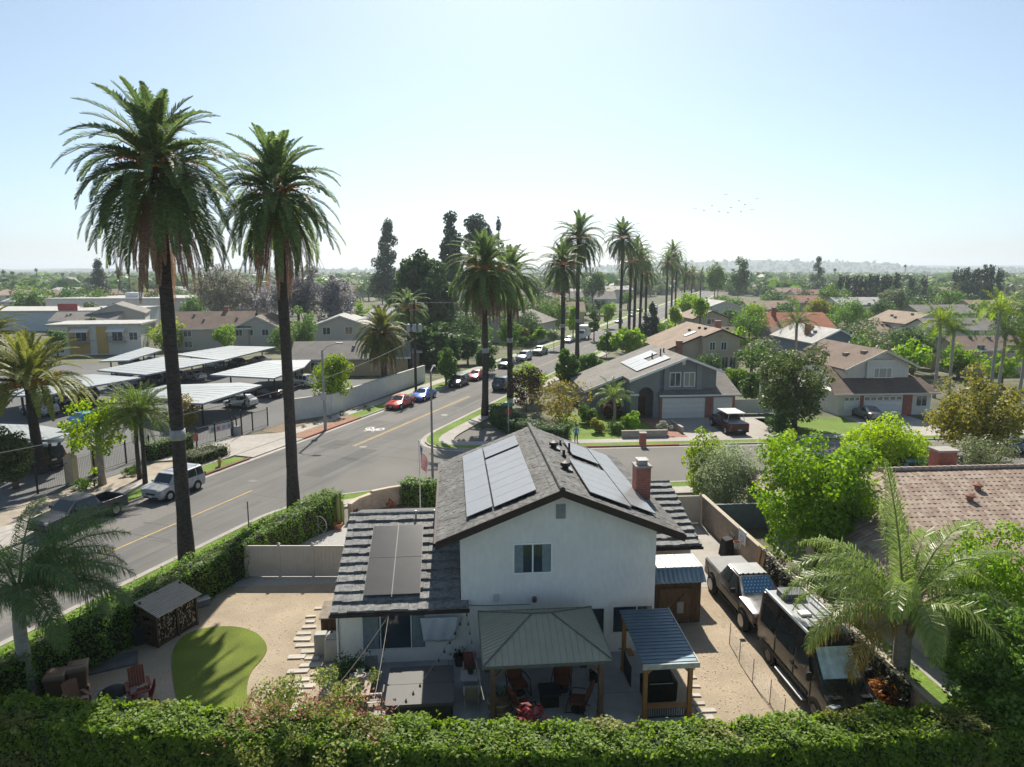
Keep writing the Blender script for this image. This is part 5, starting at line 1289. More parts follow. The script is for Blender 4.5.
# fire pit ring and chairs
fpit = thing('fire_pit','round stone fire pit with dark mesh spark screen in the gravel','fire pit',P(114.5,701))
m = M(); n = 14
for i in range(n):
    a0,a1 = 2*PI*i/n+.012,2*PI*(i+1)/n-.012
    m.hexa([(r*math.cos(a),r*math.sin(a),0) for r,a in ((.55,a0),(.78,a0),(.78,a1),(.55,a1))],[(r*math.cos(a),r*math.sin(a),.36) for r,a in ((.55,a0),(.78,a0),(.78,a1),(.55,a1))])
m.build('stone_ring',mat('pit_stone',(.30,.26,.23),.9,.2,5,.3),fpit)
m = M(); m.lathe([(.5,.2),(.5,.36),(.4,.46),(.2,.54),(.02,.56)],16); m.build('spark_screen',mat('mesh_black',(.02,.02,.02),.7,.4,20),fpit,smooth=True)
def adirondack(px,py,label,rz,col):
    t = thing('garden_chair',label,'chair',P(px,py),rz); w_ = col
    for i in range(6): M().cb((-.23+.092*i,.36,.70+.0*i),(.082,.03,.82-.04*abs(i-2.5)),0,R(-18)).build('back_slat',w_,t)
    for i in range(5): M().cb((0,-.25+.11*i,.36-.03*i),(.54,.1,.025),0,R(-12)).build('seat_slat',w_,t)
    for s in (-1,1):
        M().cb((s*.36,-.02,.56),(.13,.72,.028)).build('arm',w_,t)
        M().box(s*.33-.03,s*.33+.03,-.32,-.24,0,.545).build('leg',w_,t); M().cb((s*.29,.2,.2),(.03,.75,.12),0,R(-22)).build('leg',w_,t)
    return t
RED = mat('red_brown_paint',(.21,.055,.035),.6,.15,4)
adirondack(139,697,'red brown slatted garden chair standing beyond the fire pit',R(215-180),RED)
adirondack(143,711,'dark red slatted garden chair half hidden by the hedge right of the fire pit',R(300),mat('dark_red_paint',(.20,.025,.02),.6,.15))
adirondack(78,711,'faded brown garden chair behind the hedge left of the fire pit',R(60),mat('faded_brown',(.26,.13,.09),.7,.15,4))
# posts in the hedge
for px,py,h,lb in ((45,676,1.9,'grey timber post leaning in front of the road hedge'),(61,664,1.2,'short pale stake beside the grey timber post')):
    t = thing('garden_post',lb,'post',P(px,py)); M().tube([(0,0,0),(-.12,0,h)],.05 if h>1.5 else .03,6).build('stake',WOODG,t); M().ball((-.12,0,h),.05,6,4).build('cap',WOODG,t)

# ------------------------------------------------------------------ patio things
def pot_plant(name,label,loc,r,h,potm,leafm,n,size,ph,seed,spiky=False,cat='potted plant'):
    t = thing(name,label,cat,loc); m = M(); m.lathe([(r*.7,0),(r,h*.9),(r*1.08,h),(r*.9,h),(r*.85,h*.85)],14); m.build('pot',potm,t,smooth=False)
    rng = np.random.default_rng(seed)
    if spiky:
        Q = []
        for i in range(n):
            a = rng.random()*6.28; e = .5+rng.random()*.9; L = ph*(.7+.4*rng.random()); d = np.array([math.cos(a)*math.cos(e),math.sin(a)*math.cos(e),math.sin(e)]); s_ = np.array([-math.sin(a),math.cos(a),0])*size
            b = np.array([0,0,h]); mid = b+d*L*.55; tip = b+d*L+np.array([0,0,-.25*L*math.cos(e)])
            Q += [b-s_*.4,b+s_*.4,mid+s_,mid-s_, mid-s_,mid+s_,tip+s_*.1,tip-s_*.1]
        V = np.array(Q)
    else: V = leaves(rng.normal(0,1,(n,3))*np.array([r,r,ph*.4])*.7+np.array([0,0,h+ph*.45]), rng.normal(0,1,(n,3)), size, rng)
    mobj('leaves',fmesh('leaves',V,4,leafm),t); return t
GREENL = fol('mid_leaf',(.05,.09,.025),(.10,.15,.04)); AGAVE = fol('agave_leaf',(.22,.27,.22),(.34,.38,.32),.1)
pot_plant('potted_succulent','pale spiky succulent in a grey pot on the left patio table',HL(-7.85,-2.55,.8),.2,.3,mat('grey_pot',(.30,.27,.25),.8,.15),AGAVE,26,.035,.3,4,True)
pot_plant('potted_plant','dark red pot with dark leaves against the wing wall',HL(-4.15,-.45,.05),.24,.42,mat('dark_red_pot',(.07,.03,.028),.5,.2),fol('dark_leaf',(.012,.02,.012),(.03,.045,.02)),120,.1,.2,5)
pot_plant('potted_plant','small dark pot on the right patio table',HL(-3.75,-2.3,.78),.12,.2,DMET,GREENL,60,.07,.12,6)
brl = thing('barrel_planter','half barrel planter with pale agave under the gazebo corner','planter',HL(-2.75,-3.75,.05))
m = M(); m.lathe([(.36,0),(.43,.25),(.44,.4),(.40,.68),(.36,.68),(.34,.6)],18); m.build('barrel',mat('barrel_oak',(.20,.13,.08),.8,.3,4,.2),brl)
m = M(); m.lathe([(.425,.2),(.445,.2),(.447,.26),(.43,.26)],18); m.lathe([(.42,.5),(.445,.5),(.44,.56),(.425,.56)],18); m.build('hoop',GALV,brl)
rng = np.random.default_rng(8); Q = []
for i in range(30):
    a = rng.random()*6.28; e = .7+rng.random()*.8; L = .5; d = np.array([math.cos(a)*math.cos(e),math.sin(a)*math.cos(e),math.sin(e)]); s_ = np.array([-math.sin(a),math.cos(a),0])*.05; b = np.array([0,0,.66])
    Q += [b-s_*.5,b+s_*.5,b+d*L*.5+s_,b+d*L*.5-s_, b+d*L*.5-s_,b+d*L*.5+s_,b+d*L+s_*.1,b+d*L-s_*.1]
mobj('leaves',fmesh('leaves',np.array(Q),4,AGAVE),brl)
def patio_table(loc,rz,label,w_,d_,ma):
    t = thing('patio_table',label,'table',loc,rz)
    m = M(); n = 7
    for i in range(n): m.box(-w_/2+w_*i/n+.006,-w_/2+w_*(i+1)/n-.006,-d_/2,d_/2,.70,.735)
    m.build('tabletop',ma,t)
    m = M(); m.box(-w_/2+.04,w_/2-.04,-d_/2+.04,d_/2-.04,.64,.697); m.build('apron',ma,t)
    for sx in (-1,1):
        for sy in (-1,1): M().box(sx*(w_/2-.07)-.035,sx*(w_/2-.07)+.035,sy*(d_/2-.07)-.035,sy*(d_/2-.07)+.035,0,.638).build('leg',ma,t)
    return t
def patio_chair(loc,rz,label,fabric,frame):
    t = thing('patio_chair',label,'chair',loc,rz)
    M().cb((0,0,.43),(.5,.5,.05)).build('seat',fabric,t,bevel=.02); M().cb((0,.27,.72),(.5,.05,.6),0,R(-12)).build('backrest',fabric,t,bevel=.02)
    for sx in (-1,1):
        for y in (-.22,.24): M().tube([(sx*.25,y,0),(sx*.25,y,.62 if y<0 else .44)],.02,6).build('leg',frame,t)
        M().box(sx*.26-.03,sx*.26+.03,-.26,.26,.622,.65).build('armrest',frame,t)
    return t
TEAK = mat('grey_teak',(.36,.29,.23),.8,.2,5); SLING = mat('grey_sling',(.17,.17,.165),.8,.1,10); SLINGD = mat('beige_sling',(.25,.22,.18),.8,.1,10)
patio_table(HL(-7.9,-2.6,.05),A5,'grey teak table with a succulent at the left patio edge',.9,1.5,TEAK)
patio_chair(HL(-7.6,-1.5,.05),A5+R(180-180),'grey sling chair at the far end of the left table',SLING,GALV)
patio_chair(HL(-7.25,-3.4,.05),A5-PI/2,'pale framed chair on the house side of the left table',SLINGD,mat('pale_frame',(.5,.47,.42),.6,.08))
patio_table(HL(-3.75,-2.4,.05),A5,'small pale slatted table between hot tub and gazebo',.75,.75,mat('pale_slat',(.40,.39,.38),.7,.1,4))
patio_chair(HL(-3.75,-1.55,.05),A5,'red cushioned chair beyond the small slatted table',mat('red_pattern',(.18,.06,.055),.8,.4,12),GALV)
patio_chair(HL(-3.75,-3.25,.05),A5+PI,'beige chair on the near side of the small slatted table',SLINGD,mat('pale_frame',(.5,.47,.42),.6,.08))
CUSH = mat('rust_cushion',(.17,.065,.035),.85,.15,5)
def lounge(lx,ly,rz,label):
    t = thing('lounge_chair',label,'chair',HL(lx,ly,.05),A5+rz)
    M().cb((0,0,.40),(.62,.62,.14),0,R(6)).build('seat',CUSH,t,bevel=.05,seg=2); M().cb((0,.38,.78),(.60,.13,.78),0,R(-22)).build('backrest',CUSH,t,bevel=.05,seg=2)
    for s in (-1,1):
        m = M(); m.tube([(s*.36,-.42,.03),(s*.36,-.36,.3),(s*.36,-.3,.62),(s*.36,.1,.66),(s*.36,.42,.6)],.022,6); m.build('armrest',DMET,t)
        m = M(); m.tube([(s*.33,-.4,.03),(s*.33,0,.1),(s*.33,.4,.03)],.02,6); m.tube([(s*.33,.25,.07),(s*.33,.32,.4),(s*.33,.58,1.15)],.02,6); m.build('leg',DMET,t)
    m = M(); m.lathe([(.28,0),(.28,.03),(.05,.05),(.04,.3)],12); m.build('swivel_base',DMET,t)
    return t
lounge(-1.95,-2.55,R(20),'rust cushioned patio chair at the back left of the fire table')
lounge(-.25,-2.5,R(-15),'rust cushioned patio chair at the back right of the fire table')
lounge(-1.9,-3.9,R(115),'rust cushioned patio chair at the front left of the fire table')
lounge(.15,-3.8,R(-112),'rust cushioned patio chair turned sideways at the front right of the fire table')
ft = thing('fire_table','small black fire table between the rust cushioned chairs','table',HL(-.85,-3.3,.05),A5)
m = M(); m.prism(rounded(.8,.8,.1),.5,.58); m.build('tabletop',DMET,ft); M().box(-.32,.32,-.32,.32,.02,.498).build('base',BLACK,ft)
for (lx,ly,lb) in ((1.1,-2.05,'dark bucket by the back right gazebo post'),):
    t = thing('bucket',lb,'bucket',HL(lx,ly,.05)); m = M(); m.lathe([(.17,0),(.2,.38),(.22,.4),(.18,.4),(.16,.1)],14); m.build('pail',DMET,t); M().tube([(-.2,0,.38),(0,-.05,.55),(.2,0,.38)],.01,5).build('handle',GALV,t)
# side of the wing
tank = thing('water_softener','pale rounded plastic tank beside the wing corner','tank',HL(-9.4,.55),A5)
m = M(); m.hexa([(-.32,-.3,0),(.32,-.3,0),(.32,.3,0),(-.32,.3,0)],[(-.28,-.26,1.0),(.28,-.26,1.0),(.28,.26,1.0),(-.28,.26,1.0)]); m.hexa([(-.28,-.26,1.003),(.28,-.26,1.003),(.28,.26,1.003),(-.28,.26,1.003)],[(-.14,-.16,1.2),(.14,-.16,1.2),(.14,.16,1.2),(-.14,.16,1.2)])
m.build('body',mat('pale_plastic',(.42,.40,.37),.6,.06),tank,bevel=.08,seg=3); M().box(-.05,.05,-.05,.05,1.203,1.24).build('cap',DMET,tank)
M().tube([(.2,.32,.4),(.3,.4,.4),(.65,.4,.4)],.02,6).build('pipe',GALV,tank)
cab = thing('timber_cabinet','weathered timber cabinet with sloping lid beside the wing wall','cabinet',HL(-9.62,2.3),A5)
M().box(-.45,.45,-.55,.6,0,1.2).build('body',WOODD,cab); M().hexa([(-.52,-.65,1.203),(.52,-.65,1.203),(.52,.7,1.35),(-.52,.7,1.35)],[(-.52,-.65,1.25),(.52,-.65,1.25),(.52,.7,1.4),(-.52,.7,1.4)]).build('lid',WOODG,cab)
ub = thing('utility_box','grey utility box behind the pale tank','cabinet',HL(-9.95,1.0),A5); M().box(-.25,.25,-.2,.2,0,.95).build('body',mat('grey_box2',(.33,.32,.30),.6,.08),ub,bevel=.02); M().box(-.2,.2,-.215,-.203,.1,.85).build('door',mat('grey_box3',(.36,.35,.33),.6,.08),ub)
# white sheet hanging from the eave
sh = M(); nu, nv = 16, 10
def shp(u,v):
    x = -5.72+1.55*u; sag = .0 if v==0 else 1; z = 2.1-(.98+.12*math.sin(u*PI))*v; y = -.34+.10*math.sin(u*PI)*v+.025*math.sin(u*17+v*3)
    xx = x+(.12*v if u<.5 else -.12*v)*(abs(u-.5)*2)
    return (xx,y,z)
sh.grid(nu,nv,shp)
o = sh.build('hanging_sheet',mat('white_sheet',(.55,.56,.6),.9,.05,3),None,HO,A5,smooth=True); tag(o,'white cloth sheet hanging under the wing eave','sheet')
sol = o.modifiers.new('thickness','SOLIDIFY'); sol.thickness = .012
# string lights
WIRE = mat('light_wire',(.26,.24,.22),.7,.1); BULB = mat('bulb_dark',(.09,.08,.07),.3,.2)
def string(label,a,b,sag,n,r=.010):
    t = thing('string_lights',label,'string lights',(0,0,0)); a,b = Vector(a),Vector(b); pts = []
    for i in range(25):
        f = i/24; p = a.lerp(b,f); p.z -= sag*4*f*(1-f); pts.append(p)
    M().tube(pts,r,5).build('cable',WIRE,t)
    for i in range(n):
        f = (i+.5)/n; p = a.lerp(b,f); p.z -= sag*4*f*(1-f)
        m = M(); m.lathe([(.018,0),(.022,-.06),(.045,-.11),(.04,-.16),(.01,-.18)],8,(p.x,p.y,p.z)); m.build('bulb',BULB,t,smooth=True)
tip = HL(-6.95,-.55,2.42)
string('string of lights from the wing eave down to the left patio corner',tip,HL(-8.6,-3.6,1.3),.12,8)
string('string of lights from the wing eave to the hedge beside the hot tub',tip,HL(-7.0,-6.1,2.1),.15,10)
string('string of lights from the house wall across the hot tub',HL(-4.0,-.15,2.0),HL(-6.3,-6.1,2.0),.35,11)
string('string of lights dropping from the wall to the gazebo side of the hot tub',HL(-3.85,-.15,2.4),HL(-3.4,-6.0,2.1),.2,10)
# wire fence on the side yard
wf = thing('wire_fence','low wire mesh fence on thin stakes beside the camper van','fence',(0,0,0))
fps = [HL(7.5,.2),HL(7.35,-1.2),HL(7.3,-2.6),HL(7.35,-4.0),HL(7.3,-5.2)]
for p in fps: M().tube([p,p+Vector((.02,0,1.0))],.018,5).build('stake',WOODG,wf)
m = M()
for a,b in zip(fps,fps[1:]):
    for k in range(8): m.tube([a+Vector((0,0,.1+.11*k)),b+Vector((0,0,.1+.11*k))],.0028,3,False)
    for k in range(12): p = a.lerp(b,k/12); m.tube([p+Vector((0,0,.08)),p+Vector((0,0,.88))],.0028,3,False)
m.build('mesh',GALV,wf)

# ------------------------------------------------------------------ street furniture
lp = thing('street_lamp','tall grey street lamp pole beside the solar roofed house','street lamp',P(433,494))
m = M(); m.tube([(0,0,0),(0,0,.5),(0,0,9.0)],[.13,.10,.06],10); m.build('pole',mat('lamp_pole',(.17,.17,.165),.6,.15,2),lp)
m = M(); m.tube([(0,0,8.9),(.0,.5,9.05),(0,1.8,9.1)],[.05,.04,.035],8); m.build('arm',mat('lamp_pole',(.17,.17,.165)),lp); m = M(); m.hexa([(-.14,1.7,9.02),(.14,1.7,9.02),(.1,2.4,9.04),(-.1,2.4,9.04)],[(-.1,1.7,9.16),(.1,1.7,9.16),(.07,2.4,9.1),(-.07,2.4,9.1)]); m.build('lamp_head',mat('lamp_head',(.3,.3,.3),.5,.05),lp)
cp_ = thing('concrete_pole','pale concrete street light pole with notice box on the red kerb','street lamp',P(325.5,431))
m = M(); m.tube([(0,0,0),(0,0,8.2)],[.16,.09],10); m.build('pole',mat('pale_concrete_pole',(.30,.30,.28),.85,.12,3),cp_)
M().box(-.28,.28,-.28,-.17,3.2,3.95).build('notice_box',mat('notice_grey',(.42,.42,.42),.6,.06),cp_)
m = M(); m.tube([(0,0,8.0),(.4,0,8.5),(1.6,0,8.9)],[.05,.04,.035],6); m.build('arm',GALV,cp_); M().box(1.4,2.1,-.12,.12,8.82,8.96).build('lamp_head',GALV,cp_)
for px,py,h,lb in ((249,529,1.75,'thin grey sign post standing at the road beyond the beige fence'),(716-190,336,2.2,'thin sign post on the far kerb by the palms')):
    t = thing('sign_post',lb,'post',P(px,py)); M().box(-.03,.03,-.03,.03,0,h).build('post',mat('post_grey',(.16,.16,.155),.6,.1),t); M().box(-.035,.035,-.035,.035,h+.002,h+.04).build('cap',DMET,t)
ss = thing('street_sign','street name post with green blades and a red sign at the corner','street sign',P(508.5,436))
m = M(); m.tube([(0,0,0),(0,0,3.3)],.05,8); m.build('post',GALV,ss); M().box(-.55,.55,-.015,.015,3.0,3.3).build('name_blade',mat('sign_green',(.02,.22,.13),.5,.05),ss); M().box(-.015,.015,-.5,.5,3.32,3.6).build('name_blade',mat('sign_green',(.02,.22,.13)),ss)
m = M(); m.add([(.36*math.cos(PI/8+i*PI/4),.06,2.4+.36*math.sin(PI/8+i*PI/4)) for i in range(8)]+[(.36*math.cos(PI/8+i*PI/4),.09,2.4+.36*math.sin(PI/8+i*PI/4)) for i in range(8)],[tuple(range(8)),tuple(range(8,16))[::-1]]+[(i,8+i,8+(i+1)%8,(i+1)%8) for i in range(8)]); m.build('sign_plate',mat('sign_red_back',(.30,.05,.04),.5,.1),ss)
up = thing('utility_pole','dark timber utility pole with crossarms and grey transformers','utility pole',P(416,393))
m = M(); m.tube([(0,0,0),(0,0,12.2)],[.19,.13],10); m.build('pole',mat('creosote',(.055,.045,.038),.9,.25,4),up)
for z in (11.7,10.9): M().cb((0,-.18,z),(2.6,.1,.12),RZ+PI/2).build('crossarm',WOODG,up)
for dx in (-.75,.75,-.0): 
    m = M(); m.lathe([(.24,-.5),(.27,-.45),(.27,.4),(.2,.5),(.08,.55)],12,(dx,-.35,8.6)); m.build('transformer',mat('transformer_grey',(.38,.40,.42),.5,.08),up)
for i in range(6):
    m = M(); f = -1.2+.48*i; m.lathe([(.04,0),(.06,.06),(.03,.14)],8,(f*math.cos(RZ+PI/2),-.18+f*math.sin(RZ+PI/2),11.77)); m.build('insulator',WHITE,up)
def wire(label,pts,r=.022):
    o = M(); P_ = []
    for a,b in zip(pts,pts[1:]):
        a,b = Vector(a),Vector(b); L = (b-a).length
        for i in range(17):
            f = i/16; p = a.lerp(b,f); p.z -= L*.012*4*f*(1-f); P_.append(p)
    o.tube(P_,r,5); o = o.build('power_line',mat('cable_grey',(.24,.24,.24),.6,.1)); tag(o,label,'cable','overhead power lines'); return o
ut = P(416,393); T1 = ut+Vector((0,-.2,11.9)); 
wire('upper overhead cable running left from the utility pole above the carports',[X(-60,352,60),T1])
wire('upper overhead cable running on right from the utility pole into the palms',[T1, RD(112,-8.2,11.5)])
wire('lower overhead cable passing the tall palms and the concrete pole',[X(-70,466,40),X(323.5,378.5,68.6),ut+Vector((0,-.2,7.2))],.028)
hyd = thing('fire_hydrant','yellow fire hydrant on the grass strip beside the road','fire hydrant',P(220,468)+Vector((0,0,.15)))
m = M(); m.lathe([(.17,0),(.17,.05),(.12,.08),(.12,.5),(.15,.52),(.15,.58),(.12,.62),(.07,.74),(.03,.78)],12); m.build('barrel',mat('hydrant_yellow',(.45,.28,.10),.6,.15),hyd)
for a in (0,PI/2,PI): M().tube([(0,0,.4),(.2*math.cos(a),.2*math.sin(a),.4)],.06,8).build('outlet',mat('hydrant_yellow',(.45,.28,.10)),hyd)
# car park fence, pillars, gate
CREAM = mat('cream_pillar',(.42,.34,.24),.9,.1,3,.1)
for px,py,lb in ((72.5,484,'cream gate pillar with pyramid cap nearest the car park palm'),(99,474,'cream gate pillar right of the sycamore trunk')):
    t = thing('gate_pillar',lb,'pillar',P(px,py)); M().box(-.32,.32,-.32,.32,0,2.1).build('shaft',CREAM,t); M().hexa([(-.38,-.38,2.103),(.38,-.38,2.103),(.38,.38,2.103),(-.38,.38,2.103)],[(-.1,-.1,2.4),(.1,-.1,2.4),(.1,.1,2.4),(-.1,.1,2.4)]).build('cap',CREAM,t)
def railfence(label,pts,h,name='railing_fence'):
    t = thing(name,label,'fence',(0,0,0)); pk = M(); rl = M()
    for a,b in zip(pts,pts[1:]):
        L = (b-a).length; n = max(1,round(L/2.6)); z = lambda p,h_: p+Vector((0,0,h_))
        for zz in (.15,h-.1): rl.tube([z(a,zz),z(b,zz)],.025,4)
        for i in range(int(L/.16)): p = a.lerp(b,i*.16/L); pk.tube([z(p,.15),z(p,h-.1)],.010,3,False)
        for i in range(n+1):
            p = a.lerp(b,i/n); m = M(); m.box(p.x-.05,p.x+.05,p.y-.05,p.y+.05,0,h+.1); m.build('post',DMET,t)
    rl.build('rail',DMET,t); pk.build('bars',DMET,t); return t
railfence('black metal railing before the car park left of the cream pillars',[P(38,494),P(70,485)],1.8)
railfence('black metal railing along the car park between pillars and gate',[P(101,472),P(150,456),P(188,448)],1.8)
railfence('black sliding gate with bars across the car park entrance',[P(197,447),P(233,437)],1.8,'sliding_gate')
railfence('black metal railing beside the white car park wall',[P(237,436),P(268,426)],1.9)
railfence('black gate leaf hung between the two cream pillars',[P(76,483),P(95,476)],1.9,'driveway_gate')
gp = thing('gate_motor','grey gate motor cabinet between two posts at the car park entrance','gate motor',P(237,436)); M().box(-.3,.3,-.25,.25,0,1.0).build('cabinet',mat('motor_grey',(.3,.31,.32),.5,.08),gp)
for s in (-1,1): M().box(s*.5-.06,s*.5+.06,-.06,.06,0,2.6).build('post',DMET,gp)
bnr = thing('fence_banner','white banner with faint red and blue blocks on the sliding gate','banner',(P(214,441)+P(230,437))/2+Vector((.1,-.12,.9)),math.atan2((P(230,437)-P(214,441)).y,(P(230,437)-P(214,441)).x))
M().box(-1.45,1.45,-.012,.012,-.05,.62).build('cloth',mat('banner_white',(.55,.55,.56),.7,.05),bnr)
for i,c in enumerate(((.30,.34,.5),(.45,.15,.15),(.30,.34,.5),(.3,.3,.36))): M().box(-1.2+.62*i,-.85+.62*i,-.018,-.0125,.1,.45).build('printed_block',mat('banner_ink%d'%i,c,.7,.1),bnr)
rs = thing('red_sign','small red and white sign on a post beside the gate','sign',P(197,452)); M().box(-.03,.03,-.03,.03,0,1.8).build('post',DMET,rs); M().box(-.22,.22,-.06,-.032,1.0,1.7).build('sign_plate',mat('sign_redwhite',(.45,.12,.12),.5,.3,6),rs)
kp = thing('entry_keypad','black keypad stand in front of the cream gate pillars','keypad',P(73,462)); M().box(-.05,.05,-.05,.05,0,1.2).build('post',DMET,kp); M().box(-.7,.7,-.4,.4,3.0,3.12).build('shade_roof',DMET,kp); M().box(-.06,.06,.1,.2,0,2.998).build('roof_post',DMET,kp)
# white car park wall along the pavement
wtw = thing('white_wall','white rendered wall along the car park beside the pavement','wall',(0,0,0))
wpts = [RD(32.8,-12.3),RD(36.9,-10.1),RD(62,-11.0)]; m = M(); cpm = M()
for a,b in zip(wpts,wpts[1:]):
    d = (b-a).normalized(); s = Vector((d.y,-d.x,0))*.12; A = [a+s,b+s,b-s,a-s]
    m.hexa([(p.x,p.y,0) for p in A],[(p.x,p.y,2.3) for p in A]); s*=1.4; A = [a+s,b+s,b-s,a-s]; cpm.hexa([(p.x,p.y,2.303) for p in A],[(p.x,p.y,2.38) for p in A])
m.build('wall',mat('white_render',(.62,.61,.58),.9,.06,2,.1,big=.06),wtw); cpm.build('wall_cap',mat('cap_pale',(.5,.48,.44),.9,.08),wtw)

# ------------------------------------------------------------------ person at the corner
def person(label, loc, rz):
    t = thing('person', label, 'person', loc, rz)
    me = bpy.data.meshes.new('body')
    J = {'pel':((0,0,.93),.13),'ab':((0,0,1.08),.125),'ch':((0,.01,1.30),.15),'nk':((0,.01,1.46),.055),'hd':((0,-.015,1.56),.085),'hd2':((0,-.01,1.68),.085),
         'shl':((.19,.01,1.39),.062),'ell':((.26,.03,1.12),.045),'wrl':((.24,-.10,.90),.034),'hal':((.235,-.13,.83),.036),
         'shr':((-.19,.01,1.39),.062),'elr':((-.27,.02,1.13),.045),'wrr':((-.22,-.16,.98),.034),'har':((-.20,-.20,.93),.036),
         'hil':((.10,0,.88),.095),'knl':((.12,-.02,.5),.065),'anl':((.12,.02,.09),.045),'tol':((.13,-.13,.04),.04),
         'hir':((-.10,0,.88),.095),'knr':((-.13,-.05,.5),.065),'anr':((-.13,.0,.09),.045),'tor':((-.15,-.15,.04),.04)}
    k = list(J); E = [('pel','ab'),('ab','ch'),('ch','nk'),('nk','hd'),('hd','hd2'),('ch','shl'),('shl','ell'),('ell','wrl'),('wrl','hal'),('ch','shr'),('shr','elr'),('elr','wrr'),('wrr','har'),('pel','hil'),('hil','knl'),('knl','anl'),('anl','tol'),('pel','hir'),('hir','knr'),('knr','anr'),('anr','tor')]
    me.from_pydata([J[a][0] for a in k],[(k.index(a),k.index(b)) for a,b in E],[])
    o = bpy.data.objects.new('body',me); COL.objects.link(o); o.parent = t
    md = o.modifiers.new('skin','SKIN'); sv = me.skin_vertices[0].data
    for i,a in enumerate(k): sv[i].radius = (J[a][1],J[a][1]*(.75 if a in('ab','ch','pel') else 1)); sv[i].use_root = a=='pel'
    sd = o.modifiers.new('sub','SUBSURF'); sd.levels = 2; sd.render_levels = 2
    m,nt_,b = _new('person_skin_clothes'); N = nt_.nodes; L = nt_.links     # jeans, shirt and skin by height on the body
    tc = N.new('ShaderNodeTexCoord'); sx = N.new('ShaderNodeSeparateXYZ'); L.new(tc.outputs['Object'],sx.inputs[0]); cr = N.new('ShaderNodeValToRGB'); dv = N.new('ShaderNodeMath'); dv.operation='DIVIDE'; dv.inputs[1].default_value = 1.8
    L.new(sx.outputs[2],dv.inputs[0]); L.new(dv.outputs[0],cr.inputs[0]); cr.color_ramp.interpolation = 'CONSTANT'
    e = cr.color_ramp.elements; e[0].position = 0; e[0].color = (.03,.03,.03,1); e[1].position = .06; e[1].color = (.05,.09,.18,1)
    for p_,c in ((.53,(.06,.22,.42,1)),(.80,(.42,.25,.17,1))): q = e.new(p_); q.color = c
    L.new(cr.outputs[0],b.inputs['Base Color']); b.inputs['Roughness'].default_value = .8; me.materials.append(m)
    m = M(); m.ball((0,.01,1.71),.105,12,8); m.build('hair',mat('dark_hair',(.02,.015,.012),.8,.2),t,smooth=True)
    return t
person('person in a blue shirt and jeans standing on the corner pavement', P(576,443), R(20))
# ------------------------------------------------------------------ neighbouring houses
def shingle(name, col): return mat(name, col, .9, .18, 3.0, .3, stretch=(.6,.6,6), big=.14, bscale=.5)
SH_GREY = shingle('shingle_grey',(.20,.185,.17)); SH_TAN = shingle('shingle_tan',(.27,.205,.155)); SH_BROWN = shingle('shingle_brown',(.165,.12,.095)); SH_ORANGE = shingle('tile_orange',(.36,.14,.08)); SH_PALE = shingle('roof_pale',(.40,.39,.37)); SH_RED = shingle('tile_redbrown',(.26,.13,.095))
W_BEIGE = mat('wall_beige',(.50,.42,.32),.9,.06,2,big=.05); W_GREY = mat('wall_bluegrey',(.21,.225,.24),.9,.06,2,big=.05); W_WHITE = mat('wall_offwhite',(.60,.58,.54),.9,.05,2,big=.05); W_TAN = mat('wall_tan',(.42,.33,.20),.9,.06,2); W_BLUE = mat('wall_slate',(.17,.215,.27),.9,.06,2); W_YEL = mat('wall_ochre',(.50,.33,.12),.9,.06,2); W_OLIVE = mat('wall_olive',(.32,.32,.25),.9,.06,2)
GDOOR = mat('garage_white',(.66,.66,.65),.6,.04,2)
def garage_door(t, x0, x1, z1, y, lights=False):
    m = M(); 
    for i in range(4): m.box(x0,x1,y-.05,y-.003,z1*i/4+.012,z1*(i+1)/4-.008)
    o = m.build('garage_door', GDOOR, t)
    if lights:
        m = M(); n = max(3,int((x1-x0)/.65))
        for i in range(n): m.box(x0+(x1-x0)*(i+.15)/n,x0+(x1-x0)*(i+.85)/n,y-.058,y-.0515,z1*.8,z1*.93)
        m.build('door_light', GLASS, o)
def slab_roof(m, q, t=.16): m.slab(q, t)
def gable_roof(t, w, d, y0, eave, rise, over, roofm, axis='y', trim=WHITE, hw=None):
    """gable roof over a w x d block whose front wall is at y0; ridge along the given axis"""
    m = M(); f = M(); p = rise/(w/2 if axis=='y' else d/2)
    if axis=='y':
        X_ = w/2+over; z0 = eave-over*p; ya, yb = y0-over, y0+d+over
        m.slab([(-X_,ya,z0),(0,ya,eave+rise),(0,yb,eave+rise),(-X_,yb,z0)][::-1],.16); m.slab([(0,ya,eave+rise),(X_,ya,z0),(X_,yb,z0),(0,yb,eave+rise)][::-1],.16)
        for s in (-1,1): f.hexa([(s*(X_+.03),ya-.05,z0-.22),(0,ya-.05,eave+rise-.2),(0,ya-.05,eave+rise+.04),(s*(X_+.03),ya-.05,z0+.03)],[(s*(X_+.03),ya-.004,z0-.22),(0,ya-.004,eave+rise-.2),(0,ya-.004,eave+rise+.04),(s*(X_+.03),ya-.004,z0+.03)])
    else:
        Y_ = d/2+over; z0 = eave-over*p; xa, xb = -w/2-over, w/2+over; yc = y0+d/2
        m.slab([(xa,yc-Y_,z0),(xb,yc-Y_,z0),(xb,yc,eave+rise),(xa,yc,eave+rise)],.16); m.slab([(xa,yc,eave+rise),(xb,yc,eave+rise),(xb,yc+Y_,z0),(xa,yc+Y_,z0)],.16)
        f.box(xa,xb,yc-Y_-.05,yc-Y_-.004,z0-.2,z0+.02)
    m.build('roof', roofm, t); f.build('fascia', trim, t)
